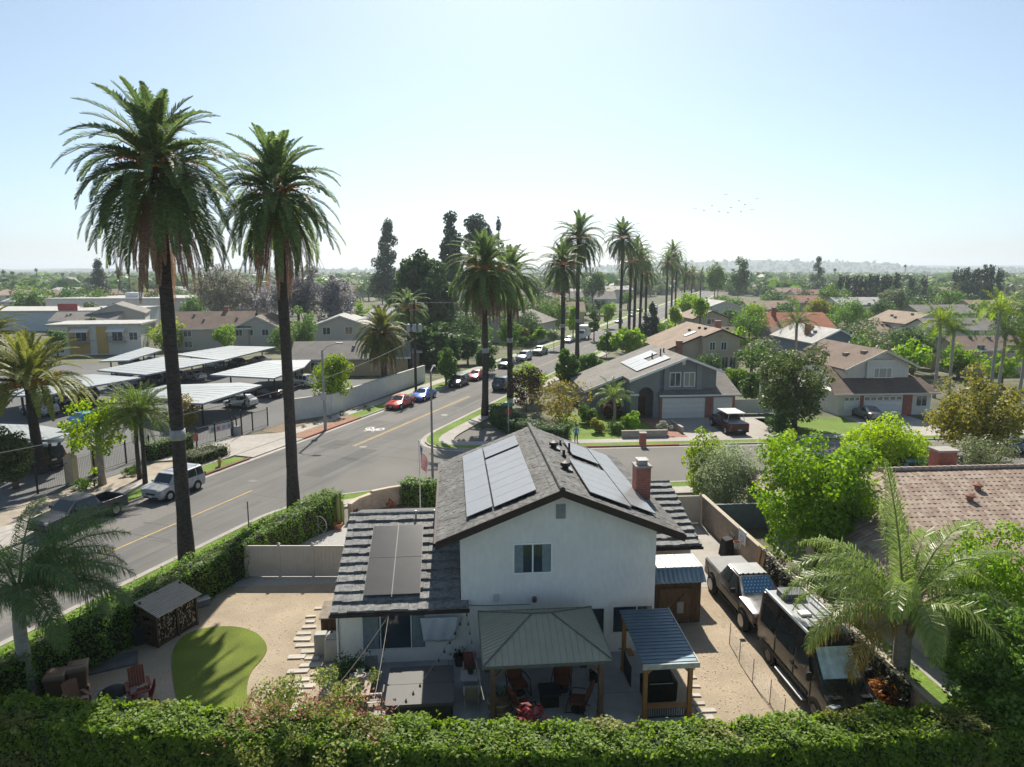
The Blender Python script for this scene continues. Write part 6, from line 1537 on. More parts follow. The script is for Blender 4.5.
def gable_walls(t, w, d, y0, eave, rise, wallm, axis='y', name='wall'):
    m = M(); x = w/2; y1 = y0+d; r = rise-.17
    if axis=='y': m.hexa([(-x,y0,0),(x,y0,0),(x,y0,eave-.17),(0,y0,eave+r),(-x,y0,eave-.17)],[(-x,y1,0),(x,y1,0),(x,y1,eave-.17),(0,y1,eave+r),(-x,y1,eave-.17)])
    else: m.hexa([(-x,y0,0),(-x,y1,0),(-x,y1,eave-.17),(-x,(y0+y1)/2,eave+r),(-x,y0,eave-.17)],[(x,y0,0),(x,y1,0),(x,y1,eave-.17),(x,(y0+y1)/2,eave+r),(x,y0,eave-.17)])
    m.build(name, wallm, t)
def chim(t, x, y, z0, z1, w_=.8, m_=None):
    c = M().box(x-w_/2,x+w_/2,y-w_*.4,y+w_*.4,z0,z1).build('chimney', m_ or BRICK, t); M().box(x-w_*.58,x+w_*.58,y-w_*.48,y+w_*.48,z1+.003,z1+.12).build('chimney_cap', CONC, c)
def house_simple(label, loc, rz, w, d, eave, rise, wallm, roofm, axis='y', wins=(), over=.5, chimney=None, garage=None, trim=WHITE, name='house', cat='house', group=None, solar_=None):
    t = thing(name, label, cat, loc, rz, group)
    gable_walls(t, w, d, 0, eave, rise, wallm, axis); gable_roof(t, w, d, 0, eave, rise, over, roofm, axis, trim)
    for x0,x1,z0,z1 in wins: window('window', t, x0, x1, z0, z1, -.003, vx=((x0+x1)/2,), t=.09)
    if chimney: chim(t, chimney[0], chimney[1], eave*.6, chimney[2])
    if garage: garage_door(t, garage[0], garage[1], 2.2, -.003)
    rv = random.Random(int(w*10+d))
    for i in range(3):
        if axis=='y': x, y = -w*rv.uniform(.08,.35), d*rv.uniform(.2,.8); z = eave+rise*(1-abs(x)/(w/2))
        else: x, y = w*rv.uniform(-.4,.4), d*rv.uniform(.15,.42); z = eave+rise*(y/(d/2))
        M().box(x-.22,x+.22,y-.22,y+.22,z-.15,z+.38).build('roof_vent', mat('vent_mixed',(.22,.21,.20),.7,.3), t)
    for s_ in (-1,1): M().tube([(s_*(w/2-.12),-.06,.1),(s_*(w/2-.12),-.06,eave-.3)],.05,6).build('downpipe', wallm, t)
    return t

# ---- grey house across the cross street
G = thing('grey_house','blue grey stucco house with arched entry, white garage doors and rooftop solar','house',P(684.5,418),A5)
ap, sl_ = 6.75, .385
zr_ = lambda x: ap-abs(x)*sl_
m = M()
def gwall(m, xs, y0, y1):                         # wall up to the roof line with given x corners
    lo = [(xs[0],y0,0),(xs[-1],y0,0)]+[(x,y0,zr_(x)-.17) for x in xs[::-1]]; hi = [(a,y1,c) for a,b,c in lo]; m.hexa(lo,hi)
up_m = M(); lo = [(-2.8,.95,2.5),(3.75,.95,2.5),(3.75,.95,zr_(3.75)-.17),(0,.95,ap-.17),(-2.8,.95,zr_(2.8)-.17)]; up_m.hexa(lo,[(a,13,c) for a,b,c in lo]); up_m.build('gable_wall',W_GREY,G)
lowm = M(); lowm.box(-2.8,5.6,.0,.9,0,2.55); lowm.box(-2.803,5.6,.903,12,0,2.5); lowm.build('garage_wall',W_GREY,G)
en = M()                                          # entry wall with an arched opening
out = [(-6.0,.3,0),(-5.15,.3,0)]+[(-4.3-.85*math.cos(PI*i/10),.3,2.6+.85*math.sin(PI*i/10)) for i in range(11)]+[(-3.45,.3,0),(-2.803,.3,0),(-2.803,.3,zr_(2.8)-.17),(-6.0,.3,zr_(6)-.17)]
en.hexa(out,[(a,.75,c) for a,b,c in out]); en.build('entry_wall',W_GREY,G)
M().box(-6.0,-2.81,2.3,2.5,0,4.0).build('porch_wall',mat('porch_shade_grey',(.16,.165,.17),.9,.05),G)  # wall grey darkened to paint the shade inside the arched porch
M().box(-6.0,-5.9,.753,3.497,0,3.95).build('porch_wall',W_GREY,G); M().box(-4.8,-3.8,2.2,2.297,0,2.1).build('front_door',WOODD,G)
m = M(); m.box(-6.05,-5.1,.2,.296,2.5,2.72); m.box(-6.05,-5.1,.2,.296,0,.3); m.build('pillar_trim',WHITE,G)
lfm = M(); lo = [(-10,3.5,0),(-6.003,3.5,0),(-6.003,3.5,zr_(6)-.17),(-10,3.5,zr_(10)-.17)]; lfm.hexa(lo,[(a,13,c) for a,b,c in lo]); lfm.build('wing_wall',W_GREY,G)
rm = M(); rm.slab([(-6.3,-.3,zr_(6.3)),(0,-.3,ap),(0,3.0,ap),(-6.3,3.0,zr_(6.3))][::-1],.16); rm.slab([(-10.6,3.002,zr_(10.6)),(0,3.002,ap),(0,13.5,ap),(-10.6,13.5,zr_(10.6))][::-1],.16)
rm.slab([(0,-.3,ap),(4.15,-.3,zr_(4.15)),(4.15,13.5,zr_(4.15)),(0,13.5,ap)][::-1],.16); rm.build('roof',SH_GREY,G)
m = M(); m.slab([(-3.0,-.45,2.62),(3.74,-.45,2.62),(3.74,.94,3.1),(-3.0,.94,3.1)],.12); m.slab([(3.743,-.45,2.62),(6.1,-.45,2.62),(6.1,5.5,4.6),(3.743,5.5,4.6)],.12); m.slab([(3.76,5.503,4.6),(6.1,5.503,4.6),(6.1,12,2.6),(3.76,12,2.6)],.12); m.build('garage_roof',SH_GREY,G)
f = M()
for x0,x1,y in ((-6.35,0,-.3),(0,4.2,-.3)):
    a = (x0,zr_(x0)),(x1,zr_(x1)); f.hexa([(a[0][0],y-.06,a[0][1]-.24),(a[1][0],y-.06,a[1][1]-.24),(a[1][0],y-.06,a[1][1]+.03),(a[0][0],y-.06,a[0][1]+.03)],[(a[0][0],y-.004,a[0][1]-.24),(a[1][0],y-.004,a[1][1]-.24),(a[1][0],y-.004,a[1][1]+.03),(a[0][0],y-.004,a[0][1]+.03)])
f.hexa([(-10.65,2.94,zr_(10.65)-.24),(-6.302,2.94,zr_(6.3)-.24),(-6.302,2.94,zr_(6.3)+.03),(-10.65,2.94,zr_(10.65)+.03)],[(-10.65,2.998,zr_(10.65)-.24),(-6.302,2.998,zr_(6.3)-.24),(-6.302,2.998,zr_(6.3)+.03),(-10.65,2.998,zr_(10.65)+.03)])
f.box(-3.02,6.12,-.52,-.455,2.48,2.66); f.build('fascia',WHITE,G)
m = M(); m.box(-2.2,-1.6,.70,.946,2.9,zr_(2.2)-.2); m.box(1.45,2.05,.70,.946,2.9,zr_(2.05)-.2); m.box(-1.597,1.447,.78,.944,2.7,3.25); m.build('pilaster',mat('wall_greylight',(.25,.265,.28),.9,.05),G)
m = M(); m.box(-.18,.18,.85,.946,5.75,6.3); m.build('gable_vent',WHITE,G)
window('window',G,-1.45,-.35,3.4,4.85,.94,vx=(-.9,),t=.1); window('window',G,.15,1.25,3.4,4.85,.94,vx=(.7,),t=.1,gl=glass('curtained_glass',(.30,.30,.28),.15))
garage_door(G,-2.55,2.2,2.25,-.003); garage_door(G,3.2,5.3,2.25,-.003)
M().box(2.35,3.05,-.045,-.003,0,2.3).build('brick_panel',BRICK,G); M().box(-2.8,-2.6,-.04,-.003,0,2.4).build('brick_panel',BRICK,G); M().box(5.35,5.6,-.04,-.003,0,2.4).build('brick_panel',BRICK,G)
GP = mat('solar_pale',(.40,.41,.43),.3,.05,2)
nl = Vector((-sl_,0,1)).normalized(); upv = Vector((1,0,sl_)).normalized(); alv = Vector((0,-1,0))
for y0,y1,x0,x1 in ((2.0,4.4,-1.1,-4.9),(4.45,6.6,-2.9,-4.9),(6.65,9.6,-1.2,-4.9)):
    n = 2 if y1-y0<3 else 3
    for i in range(n):
        a,b = y0+(y1-y0)*i/n,y0+(y1-y0)*(i+1)/n-.03
        q = [Vector((x1,a,zr_(x1))),Vector((x0,a,zr_(x0))),Vector((x0,b,zr_(x0))),Vector((x1,b,zr_(x1)))]
        M().hexa([tuple(p+nl*.08) for p in q],[tuple(p+nl*.12) for p in q]).build('solar_panel',GP,G)
for x,y,h in ((-1.4,5.0,.9),(-2.2,5.6,.6),(-.6,6.4,.5)): M().tube([(x,y,zr_(x)-.1),(x,y,zr_(x)+h)],.08,8).build('vent_pipe',DMET,G)
# its drive, garden, gate
GO = P(684.5,418)
def GL(x,y,z=0): return GO+HX*x+HY*y+Vector((0,0,z))
struct(M().sheet([GL(-2.6,-11.2),GL(9,-11.2),GL(9,-.05),GL(-2.6,-.05)],.03).build('concrete_drive',CONC))
struct(M().sheet([GL(-4.6,-9),GL(-2.62,-9),GL(-2.62,-.1),GL(-5.1,.2)],.034).build('brick_path',mat('brick_path',(.27,.14,.11),.9,.2,5)))
struct(M().sheet([GL(-14,-8.8),GL(-4.65,-8.8),GL(-5.15,.2),GL(-6,3.4),GL(-14,3.4)],.03).build('front_lawn',LAWN))
rw_ = thing('planter_wall','low grey retaining wall before the grey house front garden','wall',GL(-9.2,-9.0),A5); M().box(0,4.4,0,.25,0,.75).build('wall',GBLOCK,rw_); M().box(-.03,4.43,-.03,.28,.752,.82).build('wall_cap',CONC,rw_)
rw_ = thing('planter_wall','short grey planter wall between the steps and the grey house drive','wall',GL(-2.8,-7.2),A5); M().box(0,.25,0,3.2,0,.6).build('wall',GBLOCK,rw_); M().box(-.03,.28,-.03,3.23,.602,.67).build('wall_cap',CONC,rw_)
gt_ = thing('white_gate','white metal gate with tall posts beside the grey house drive','gate',GL(5.9,1.5),A5)
M().box(.1,6.4,-.03,.03,.1,1.7).build('gate_panel',mat('gate_white',(.58,.58,.57),.6,.05),gt_)
for x in (0,3.2,6.5): M().box(x-.08,x+.08,-.08,.08,0,3.3).build('post',WHITE,gt_)
mb = thing('brick_mailbox','small brown brick letterbox pillar on the kerb opposite the chimney','letterbox',P(642.5,446)); M().box(-.28,.28,-.28,.28,0,1.2).build('pillar',BRICK,mb); M().box(-.33,.33,-.33,.33,1.203,1.3).build('cap',CONC,mb)
struct(strip('red_kerb',[c2+HX*26,c2+HX*8.5],[c2+HX*26+HY*.2,c2+HX*8.5+HY*.2],0,.147,REDK))

# ---- beige house behind it
B = thing('beige_house','beige two storey house with tan shingle roof and red brick chimneys','house',P(719,370),A5)
ap, sl_ = 6.7, .40
m = M(); lo = [(-2.8,0,0),(3.3,0,0),(3.3,0,zr_(3.3)-.17),(0,0,ap-.17),(-2.8,0,zr_(2.8)-.17)]; m.hexa(lo,[(a,14,c) for a,b,c in lo]); lo = [(-8.2,1.5,0),(-2.803,1.5,0),(-2.803,1.5,zr_(2.8)-.17),(-8.2,1.5,zr_(8.2)-.17)]; m.hexa(lo,[(a,14,c) for a,b,c in lo]); m.build('wall',W_BEIGE,B)
rm = M(); rm.slab([(-2.9,-.5,zr_(2.9)),(0,-.5,ap),(0,1,ap),(-2.9,1,zr_(2.9))][::-1],.16); rm.slab([(-8.7,1.003,zr_(8.7)),(0,1.003,ap),(0,16.5,ap),(-8.7,16.5,zr_(8.7))][::-1],.16); rm.slab([(0,-.5,ap),(3.9,-.5,zr_(3.9)),(3.9,16.5,zr_(3.9)),(0,16.5,ap)][::-1],.16); rm.build('roof',SH_TAN,B)
f = M()
for x0,x1,y in ((-2.95,0,-.5),(0,3.95,-.5),(-8.75,-2.91,1.0)): f.hexa([(x0,y-.06,zr_(x0)-.24),(x1,y-.06,zr_(x1)-.24),(x1,y-.06,zr_(x1)+.03),(x0,y-.06,zr_(x0)+.03)],[(x0,y-.004,zr_(x0)-.24),(x1,y-.004,zr_(x1)-.24),(x1,y-.004,zr_(x1)+.03),(x0,y-.004,zr_(x0)+.03)])
f.build('fascia',FASC,B)
window('window',B,-1.7,-.9,3.3,4.5,-.003,vx=(-1.3,),t=.1); window('window',B,.2,1.0,3.3,4.5,-.003,vx=(.6,),t=.1); window('window',B,.4,1.4,.3,2.1,-.003,vx=(.9,)); window('window',B,1.7,2.7,.3,2.1,-.003,vx=(2.2,)); window('window',B,-1.2,-.1,.3,2.1,-.003,vx=(-.6,))
m = M(); m.box(-.2,.2,-.04,-.003,5.2,5.7); m.build('gable_vent',W_TAN,B)
chim(B,-6.4,1.2,0,4.6,.9); chim(B,2.2,7,4,7.4,.9)
m = M(); z = zr_(3.2); m.hexa([(-4.2,4.5,zr_(4.2)+.02),(-2.4,4.5,zr_(2.4)+.02),(-2.4,5.9,zr_(2.4)+.02),(-4.2,5.9,zr_(4.2)+.02)],[(-4.2,4.5,zr_(4.2)+.15),(-2.4,4.5,zr_(2.4)+.15),(-2.4,5.9,zr_(2.4)+.15),(-4.2,5.9,zr_(4.2)+.15)]); m.build('skylight',mat('skylight_pale',(.55,.55,.53),.4,.05),B)
for x,y in ((-2.4,8),(-1.2,6.5),(-1.0,4.2)): M().box(x-.2,x+.2,y-.2,y+.2,zr_(x)-.1,zr_(x)+.3).build('roof_vent',DMET,B)

# ---- white house with brown roofs on the right
Wh = thing('white_house','white gabled house with dark brown roofs and two white garage doors','house',P(890.5,415),A5)
ap, sl_ = 7.1, .46
m = M(); lo = [(-4.1,2.2,2.4),(3.2,2.2,2.4),(3.2,2.2,zr_(3.2)-.17),(0,2.2,ap-.17),(-4.1,2.2,zr_(4.1)-.17)]; m.hexa(lo,[(a,14,c) for a,b,c in lo]); m.build('gable_wall',W_WHITE,Wh)
M().box(-6.2,4.6,0,13.5,0,2.5).build('ground_floor_wall',W_WHITE,Wh)
rm = M(); rm.slab([(-4.7,1.6,zr_(4.7)),(0,1.6,ap),(0,15,ap),(-4.7,15,zr_(4.7))][::-1],.16); rm.slab([(0,1.6,ap),(4.0,1.6,zr_(4.0)),(4.0,15,zr_(4.0)),(0,15,ap)][::-1],.16); rm.build('roof',SH_BROWN,Wh)
m = M(); m.slab([(-4.6,-.7,2.55),(5.2,-.7,2.55),(4.6,2.19,3.9),(-4.6,2.19,3.9)],.14); m.slab([(-7.2,-.7,2.55),(-4.603,-.7,2.55),(-4.603,5,5.0),(-5.6,5,5.0)],.14); m.slab([(4.0,2.2,3.9),(4.62,2.2,3.9),(5.3,9,2.6),(4.0,9,4.8)],.14); m.build('porch_roof',SH_BROWN,Wh)
f = M()
for x0,x1,y in ((-4.75,0,1.6),(0,4.05,1.6)): f.hexa([(x0,y-.06,zr_(x0)-.24),(x1,y-.06,zr_(x1)-.24),(x1,y-.06,zr_(x1)+.03),(x0,y-.06,zr_(x0)+.03)],[(x0,y-.004,zr_(x0)-.24),(x1,y-.004,zr_(x1)-.24),(x1,y-.004,zr_(x1)+.03),(x0,y-.004,zr_(x0)+.03)])
f.box(-7.2,5.2,-.77,-.705,2.42,2.6); f.build('fascia',mat('cream_fascia',(.55,.52,.46),.6,.05),Wh)
m = M(); m.box(-2.0,1.35,1.9,2.196,3.9,zr_(2)-.2); m.build('pilaster',W_WHITE,Wh)
window('window',Wh,-1.1,.9,4.0,5.0,1.897,vx=(-.55,.35),t=.1,gl=glass('curtained_glass'))
garage_door(Wh,-3.3,1.2,2.2,-.003,True); garage_door(Wh,-5.6,-3.8,2.2,-.003,True)
for x in (-3.7,1.3): M().box(x,x+.35,-.06,-.003,0,2.4).build('brick_pier',BRICK,Wh)
M().box(1.66,2.4,-.05,-.003,0,2.3).build('brick_panel',BRICK,Wh); window('window',Wh,2.9,4.1,1.0,2.1,-.003,vx=(3.5,))
for x,y in ((-2.2,6),(-3.0,9),(-1.2,4)): M().box(x-.3,x+.3,y-.3,y+.3,zr_(x)-.1,zr_(x)+.25).build('roof_vent',mat('vent_tan',(.3,.24,.19),.8,.1),Wh)
WO = P(890.5,415)
def WL(x,y,z=0): return WO+HX*x+HY*y+Vector((0,0,z))
struct(M().sheet([WL(-6,-10),WL(1.6,-10),WL(1.6,-.05),WL(-6,-.05)],.03).build('concrete_drive',CONC))
struct(M().sheet([WL(-16,-10),WL(-6.05,-10),WL(-6.05,-.5),WL(-16,-.5)],.03).build('front_lawn',LAWN))
# ---- tiled neighbour on the right
NT = rows('clay_tile',(.36,.235,.19),1,'Z',(.10,.055,.045),.85,.9,.22,(.42,.34),.0,.035)
N_ = thing('tiled_house','single storey house with pinkish clay tile roof and wide brick chimney','house',HL(15.3,0),A5)
x0,x1,y0,y1,ze,zr0 = -.5,24,-2,17,2.55,4.95; yc = 8.9
m = M(); m.slab([(x0,y0,ze),(x1,y0,ze),(x1,yc,zr0),(x0+5.0,yc,zr0)],.16); m.slab([(x0,y1,ze),(x0,y0,ze),(x0+5.0,yc,zr0)],.16); m.slab([(x1,y1,ze),(x0,y1,ze),(x0+5,yc,zr0),(x1,yc,zr0)],.16); m.build('roof_deck',mat('tile_bed',(.20,.125,.10),.9,.2,4),N_)
def barrel(m, o, along, up, L, S, lo_x, hi_x, per=.30, row=.40, amp=.02, rng=random.Random(3)):
    """courses of curved clay tiles; lo_x / hi_x give the run of each course by its height up the slope"""
    nrm = along.cross(up).normalized(); n = int(S/row)
    for r in range(n):
        s0, s1 = r*row, (r+1)*row+.04; a, b = lo_x((s0+s1)/2), hi_x((s0+s1)/2); k = int((b-a)/per)
        for i in range(k):
            xs = a+i*per; j = rng.uniform(-.012,.012); h = rng.uniform(-.008,.008); vs = []
            for q in range(7):
                u = q/6; z = amp*math.sin(PI*u)+h+.01
                vs.append(o+along*(xs+u*per*.98)+up*(s0+j)+nrm*(z+.012)); vs.append(o+along*(xs+u*per*.98)+up*(s1+j)+nrm*(z))
            m.add([tuple(v) for v in vs],[(2*q,2*q+2,2*q+3,2*q+1) for q in range(6)])
m = M(); Sf = math.hypot(yc-y0,zr0-ze); upf = Vector((0,yc-y0,zr0-ze)).normalized()
barrel(m,Vector((x0,y0,ze)),Vector((1,0,0)),upf,x1-x0,Sf,lambda s: 5.0*s/Sf,lambda s: 18.5)
Sh = math.hypot(5.0,zr0-ze); uph = Vector((5.0,0,zr0-ze)).normalized()
barrel(m,Vector((x0,y1,ze)),Vector((0,-1,0)),uph,y1-y0,Sh,lambda s: (y1-yc)*s/Sh,lambda s: (y1-y0)-(yc-y0)*s/Sh)
m.build('roof',fol('clay_barrel_tile',(.22,.15,.115),(.36,.285,.225),0,0,.8),N_)
m = M(); m.box(0,23.5,-1.5,16.5,0,2.45); m.build('wall',mat('wall_pinkwhite',(.52,.47,.43),.9,.05,2),N_)
m = M()
def caps(a,b):
    a,b = Vector(a),Vector(b); n = int((b-a).length/.42)
    for i in range(n): m.tube([a.lerp(b,i/n),a.lerp(b,(i+.96)/n)],[.15,.12],6)
caps((x0,y0,ze+.04),(x0+5,yc,zr0+.06)); caps((x0+5,yc,zr0+.06),(x1,yc,zr0+.06)); caps((x0,y1,ze+.04),(x0+5,yc,zr0+.06)); m.build('ridge_tiles',mat('pale_ridge_tile',(.42,.33,.27),.85,.18,4),N_)
m = M(); m.slab([(9.5,yc-.02,zr0+.05),(13.5,yc-.02,zr0+.05),(13.5,yc-4.5,zr0-1.05),(9.5,yc-4.5,zr0-1.05)][::-1],.01) if False else None
chim(N_,9.1,10.6,2.5,5.55,1.1)
for x,y in ((8.2,6.6),(7.0,5.6),(12.5,5.0),(14.5,6.4)):
    z = zr0-(yc-y)*(zr0-ze)/(yc-y0); m = M(); m.lathe([(.16,-.1),(.16,.2),(.24,.22),(.24,.3),(.05,.4)],10,(x,y,z)); m.build('roof_vent',SH_RED,N_)
m = M(); m.hexa([(11.6,3.2,3.2),(12.8,3.2,3.2),(12.8,4.6,3.65),(11.6,4.6,3.65)],[(11.8,3.2,3.75),(12.6,3.2,3.75),(12.6,4.5,3.85),(11.8,4.5,3.85)]); m.build('roof_hood',mat('rose_hood',(.36,.2,.17),.8,.1),N_)
struct(M().sheet([HL(11.72,-9),HL(15.25,-9),HL(15.25,1.8),HL(11.72,1.8)],.02).build('side_lawn',LAWN)); struct(M().sheet([HL(14.4,-9),HL(15.27,-9),HL(15.27,12),HL(14.4,12)],.03).build('side_path',CONC))

# ---- houses further off, each placed where it stands in the photo
def hs(label, px, py, w, d, eave, rise, wallm, roofm, axis='y', rz=A5, **k): return house_simple(label, P(px,py), rz, w, d, eave, rise, wallm, roofm, axis, **k)
two = lambda w: ((-w*.3,-w*.3+1.2,3.3,4.5),(w*.12,w*.12+1.2,3.3,4.5))
hs('slate blue gabled house with solar panels on its roof behind the white house',836,372,8,14,4.9,1.9,W_BLUE,SH_PALE,wins=((-2,-.8,2.6,3.8),),chimney=(-2.5,5,7.2))
hs('white stucco house under an orange tiled roof with brick chimney',797,349,15,11,4.6,2.6,W_WHITE,SH_ORANGE,'x',wins=((-4,-2.8,2.6,3.8),(2,3.2,2.6,3.8)),chimney=(-3.5,4,8.2))
hs('small white gabled wing with orange tile roof beside the orange house',768,346,4.6,9,3.4,1.8,W_WHITE,SH_ORANGE,wins=((-.6,.6,1.2,2.4),),chimney=(1.4,4,6.4))
hs('olive gabled house with one white window beyond the tan shingle roof',710.5,338,8.5,12,4.8,1.7,W_OLIVE,SH_TAN,wins=((-1,1,3.3,4.5),),trim=FASC)
hs('brown roofed low house with white garage door behind the brick chimney',748,352,15,9,3.0,1.7,W_WHITE,SH_BROWN,'x',garage=(2,6.5),trim=FASC)
hs('pale two storey house with grey roof seen behind the olive gable',724,325,11,14,5.2,1.9,W_WHITE,SH_PALE,wins=two(11))
hs('tan roofed house with white front near the round cypress trees',772,321,14,12,4.0,2.2,W_BEIGE,SH_TAN,'x',wins=((-4,-2.6,2,3.2),))
hs('white gabled house with light brown roof behind the tall yellow palms',925,347,9,13,5.1,2.0,W_WHITE,SH_TAN,wins=two(9),garage=(-4,0))
hs('low house with tan hip like roof beside the white camper trailer',893,346,8,12,2.9,2.0,W_WHITE,SH_TAN,'x',garage=(-2.5,2))
hs('pale stucco house hidden behind the yellow palms on the right',996,374,12,9,4.0,1.6,W_BEIGE,SH_BROWN,'x',wins=two(12))
hs('grey roofed house far right behind the palm crowns',965,352,14,9,4.6,1.8,W_WHITE,SH_GREY,'x',wins=two(12))
hs('long grey roofed house right of the olive trees',946,328,16,10,4.4,1.9,W_OLIVE,SH_GREY,'x',wins=two(14))
hs('pale roofed house before the dark cypress row',862,316,17,12,4.2,2.2,W_WHITE,SH_PALE,'x',wins=two(14))
hs('red brown roofed house left of the cypress row',815,313,16,12,4.2,2.2,W_BEIGE,SH_RED,'x',wins=two(14))
hs('tan roofed house right of the second cypress row',1000,322,16,12,4.2,2.4,W_BEIGE,SH_TAN,'x',wins=two(14))
# apartments left
Y = thing('apartment_block','flat roofed ochre and white apartment block with awnings over balconies','apartment building',P(97,355),A5+R(6))
m = M(); m.box(-8,8,0,10,0,5.6); m.build('wall',W_WHITE,Y); m = M(); m.box(-4.6,-1.0,-.045,-.003,.2,5.4); m.box(.2,2.2,-.06,-.003,.2,5.4); m.box(-2.19,-1.0,-.05,-.003,3.0,5.4); m.build('ochre_panel',W_YEL,Y)
m = M(); m.box(-8.4,8.4,-.5,10.4,5.603,5.95); m.build('roof',SH_PALE,Y)
for x in (-2.4,3.9):
    m = M(); m.slab([(x-1.6,-1.5,4.5),(x+1.6,-1.5,4.5),(x+1.6,-.07,5.1),(x-1.6,-.07,5.1)],.06); m.build('awning',WHITE,Y)
    m = M(); m.box(x-1.5,x+1.5,-1.3,-.07,2.5,2.65); m.build('balcony_floor',CONC,Y); m = M()
    for i in range(14): m.box(x-1.5+i*.225,x-1.46+i*.225,-1.3,-1.26,2.652,3.5)
    m.box(x-1.5,x+1.5,-1.32,-1.24,3.502,3.58); m.build('balcony_rail',DMET,Y)
    window('window',Y,x-.9,x+.9,2.7,4.4,-.07,vx=(x,),t=.1)
window('window',Y,6.0,7.4,2.8,4.2,-.003,vx=(6.7,),t=.1); window('window',Y,-7,-5.6,2.8,4.2,-.003,vx=(-6.3,),t=.1); window('window',Y,-7,-5.6,.6,2.0,-.003,vx=(-6.3,),t=.1)
R6 = A5+R(4)
hs('long brown roofed apartment block with pale walls behind the carports',206,350,17,12,4.6,2.9,mat('wall_warmgrey',(.46,.41,.35),.9,.05),SH_BROWN,'x',R6,wins=((-4,-2.6,2.8,4.0),(2,3.4,2.8,4.0),(6,7.2,2.8,4.0),(-4,-2.6,.6,1.8)),name='apartment_block',cat='apartment building',chimney=(3,6.5,8.4))
hs('brown gabled apartment wing ending beside the second tall palm',258,349,8.5,16,4.6,2.2,mat('wall_palegrey',(.48,.45,.41),.9,.05),SH_BROWN,'y',R6,wins=((-2,-.8,2.8,4.0),(1,2.2,2.8,4.0)),name='apartment_block',cat='apartment building')
hs('pale grey gabled two storey apartment house behind the bright street tree',341,350,11,15,5.0,2.0,mat('wall_palegrey',(.44,.43,.42)),SH_PALE,'y',R6,wins=((-3.4,-2,3.2,4.6),(1.0,2.4,3.2,4.6)),name='apartment_block',cat='apartment building')
hs('tan low building with grey roof behind the white car park wall',352,376,17,9,3.0,2.0,W_TAN,SH_GREY,'x',R6,wins=((-6,-4.8,1,2.2),))
hs('small beige building half hidden by the orange fruited palm',398,369,7,8,3.0,1.2,W_BEIGE,SH_PALE,'x',R6,wins=((-2,-1,1,2),))
hs('grey gabled building with two tone roof left of the tall palm',118,332,13,16,5.0,2.4,mat('wall_palegrey',(.44,.43,.42)),SH_GREY,'y',R6+R(14),wins=((-3,-1.8,2.8,4.0),))
hs('low grey roofed building left of the two tone roof',84,334,15,10,3.6,1.8,W_WHITE,SH_GREY,'x',R6,wins=((-3,-1.8,1.2,2.4),))
hs('pale house beyond the jacaranda with light roof',388,335,13,10,4.4,2.0,W_WHITE,SH_PALE,'x',RZ,wins=two(12))
hs('grey house on the left street side behind the second palm',512,343,12,14,4.6,2.2,mat('wall_palegrey',(.44,.43,.42)),SH_GREY,'y',RZ,wins=two(10))
hs('long tan roofed house row on the left of the street',540,325,26,10,4.2,2.4,W_BEIGE,SH_TAN,'x',RZ+R(20),wins=two(14))
hs('grey roofed town house beyond the tan row on the left street side',590,311,20,12,5.0,2.6,W_WHITE,SH_GREY,'x',RZ+R(20),wins=two(14))
cb_ = thing('flat_warehouse','long white flat roofed commercial building at the far left','building',P(45,331),A5)
m = M(); m.box(-26,20,0,24,0,5.0); m.build('wall',mat('wall_bluewhite',(.52,.55,.57),.8,.06,1),cb_); m = M(); m.box(-26.3,20.3,-.3,24.3,5.003,5.4); m.build('roof',SH_PALE,cb_); m = M(); m.box(4,9,-.35,-.303,5.5,7.2); m.box(4.2,8.8,-.3,-.1,5.402,5.5); m.build('red_panel',mat('red_panel',(.45,.08,.07),.7,.1),cb_)
cb2 = thing('flat_warehouse','pale grey flat roofed building behind the dark round trees','building',P(115,322),A5)
m = M(); m.box(-20,22,0,26,0,7.0); m.build('wall',mat('wall_warm',(.45,.43,.41),.8,.06,1),cb2); m = M(); m.box(-20.3,22.3,-.3,26.3,7.003,7.4); m.build('roof',SH_PALE,cb2); m = M(); m.box(2,6,4,8,7.402,9); m.build('roof_unit',WHITE,cb2)
tr_ = thing('camper_trailer','white boxy camper trailer parked among the trees on the right','trailer',P(876.5,341),A5+R(10))
m = M(); m.box(-1.9,1.9,-1.2,1.2,.7,3.4); m.build('body',WHITE,tr_,bevel=.15,seg=2); m = M(); m.box(-.6,.9,-1.23,-1.203,1.8,2.8); m.build('window',GLASS,tr_); 
for x in (-.6,.4): M().cylx((x,-1.1,.4),.38,.25,14).build('wheel',TYRE,tr_)
M().box(-.7,.5,-.4,.4,3.402,3.7).build('roof_unit',WHITE,tr_)
# carports: quads measured on the photo at roof height
CPM = mat('carport_sheet',(.30,.325,.34),.55,.08,.6,metal=.1,big=.07)
cps = [([(99,362),(146,347.5),(162,350.5),(128,361)],'carport roof farthest left behind the first tall palm'),
 ([(175,355),(229,346.5),(276,347.5),(222,361)],'long white carport roof in the back row between the palms'),
 ([(97,371),(163,357.5),(221,361),(146,375.5)],'white carport roof in the middle row left of the first palm'),
 ([(210,375.5),(265,361.5),(312,359.5),(304,368),(274,379)],'white carport roof beside the second tall palm'),
 ([(2,397),(2,385),(60,377),(94,375),(141,378.5),(80,389),(48,396)],'long white carport roof at the left behind the feathery palm'),
 ([(132,394),(165,386),(240,383.5),(262,386),(203,404.5),(188,404)],'large pale carport roof nearest the car park gate'),
 ([(-30,424),(40,426.5),(73,432),(61,442),(26,440),(-30,440)],'near white carport roof above the black off road vehicle')]
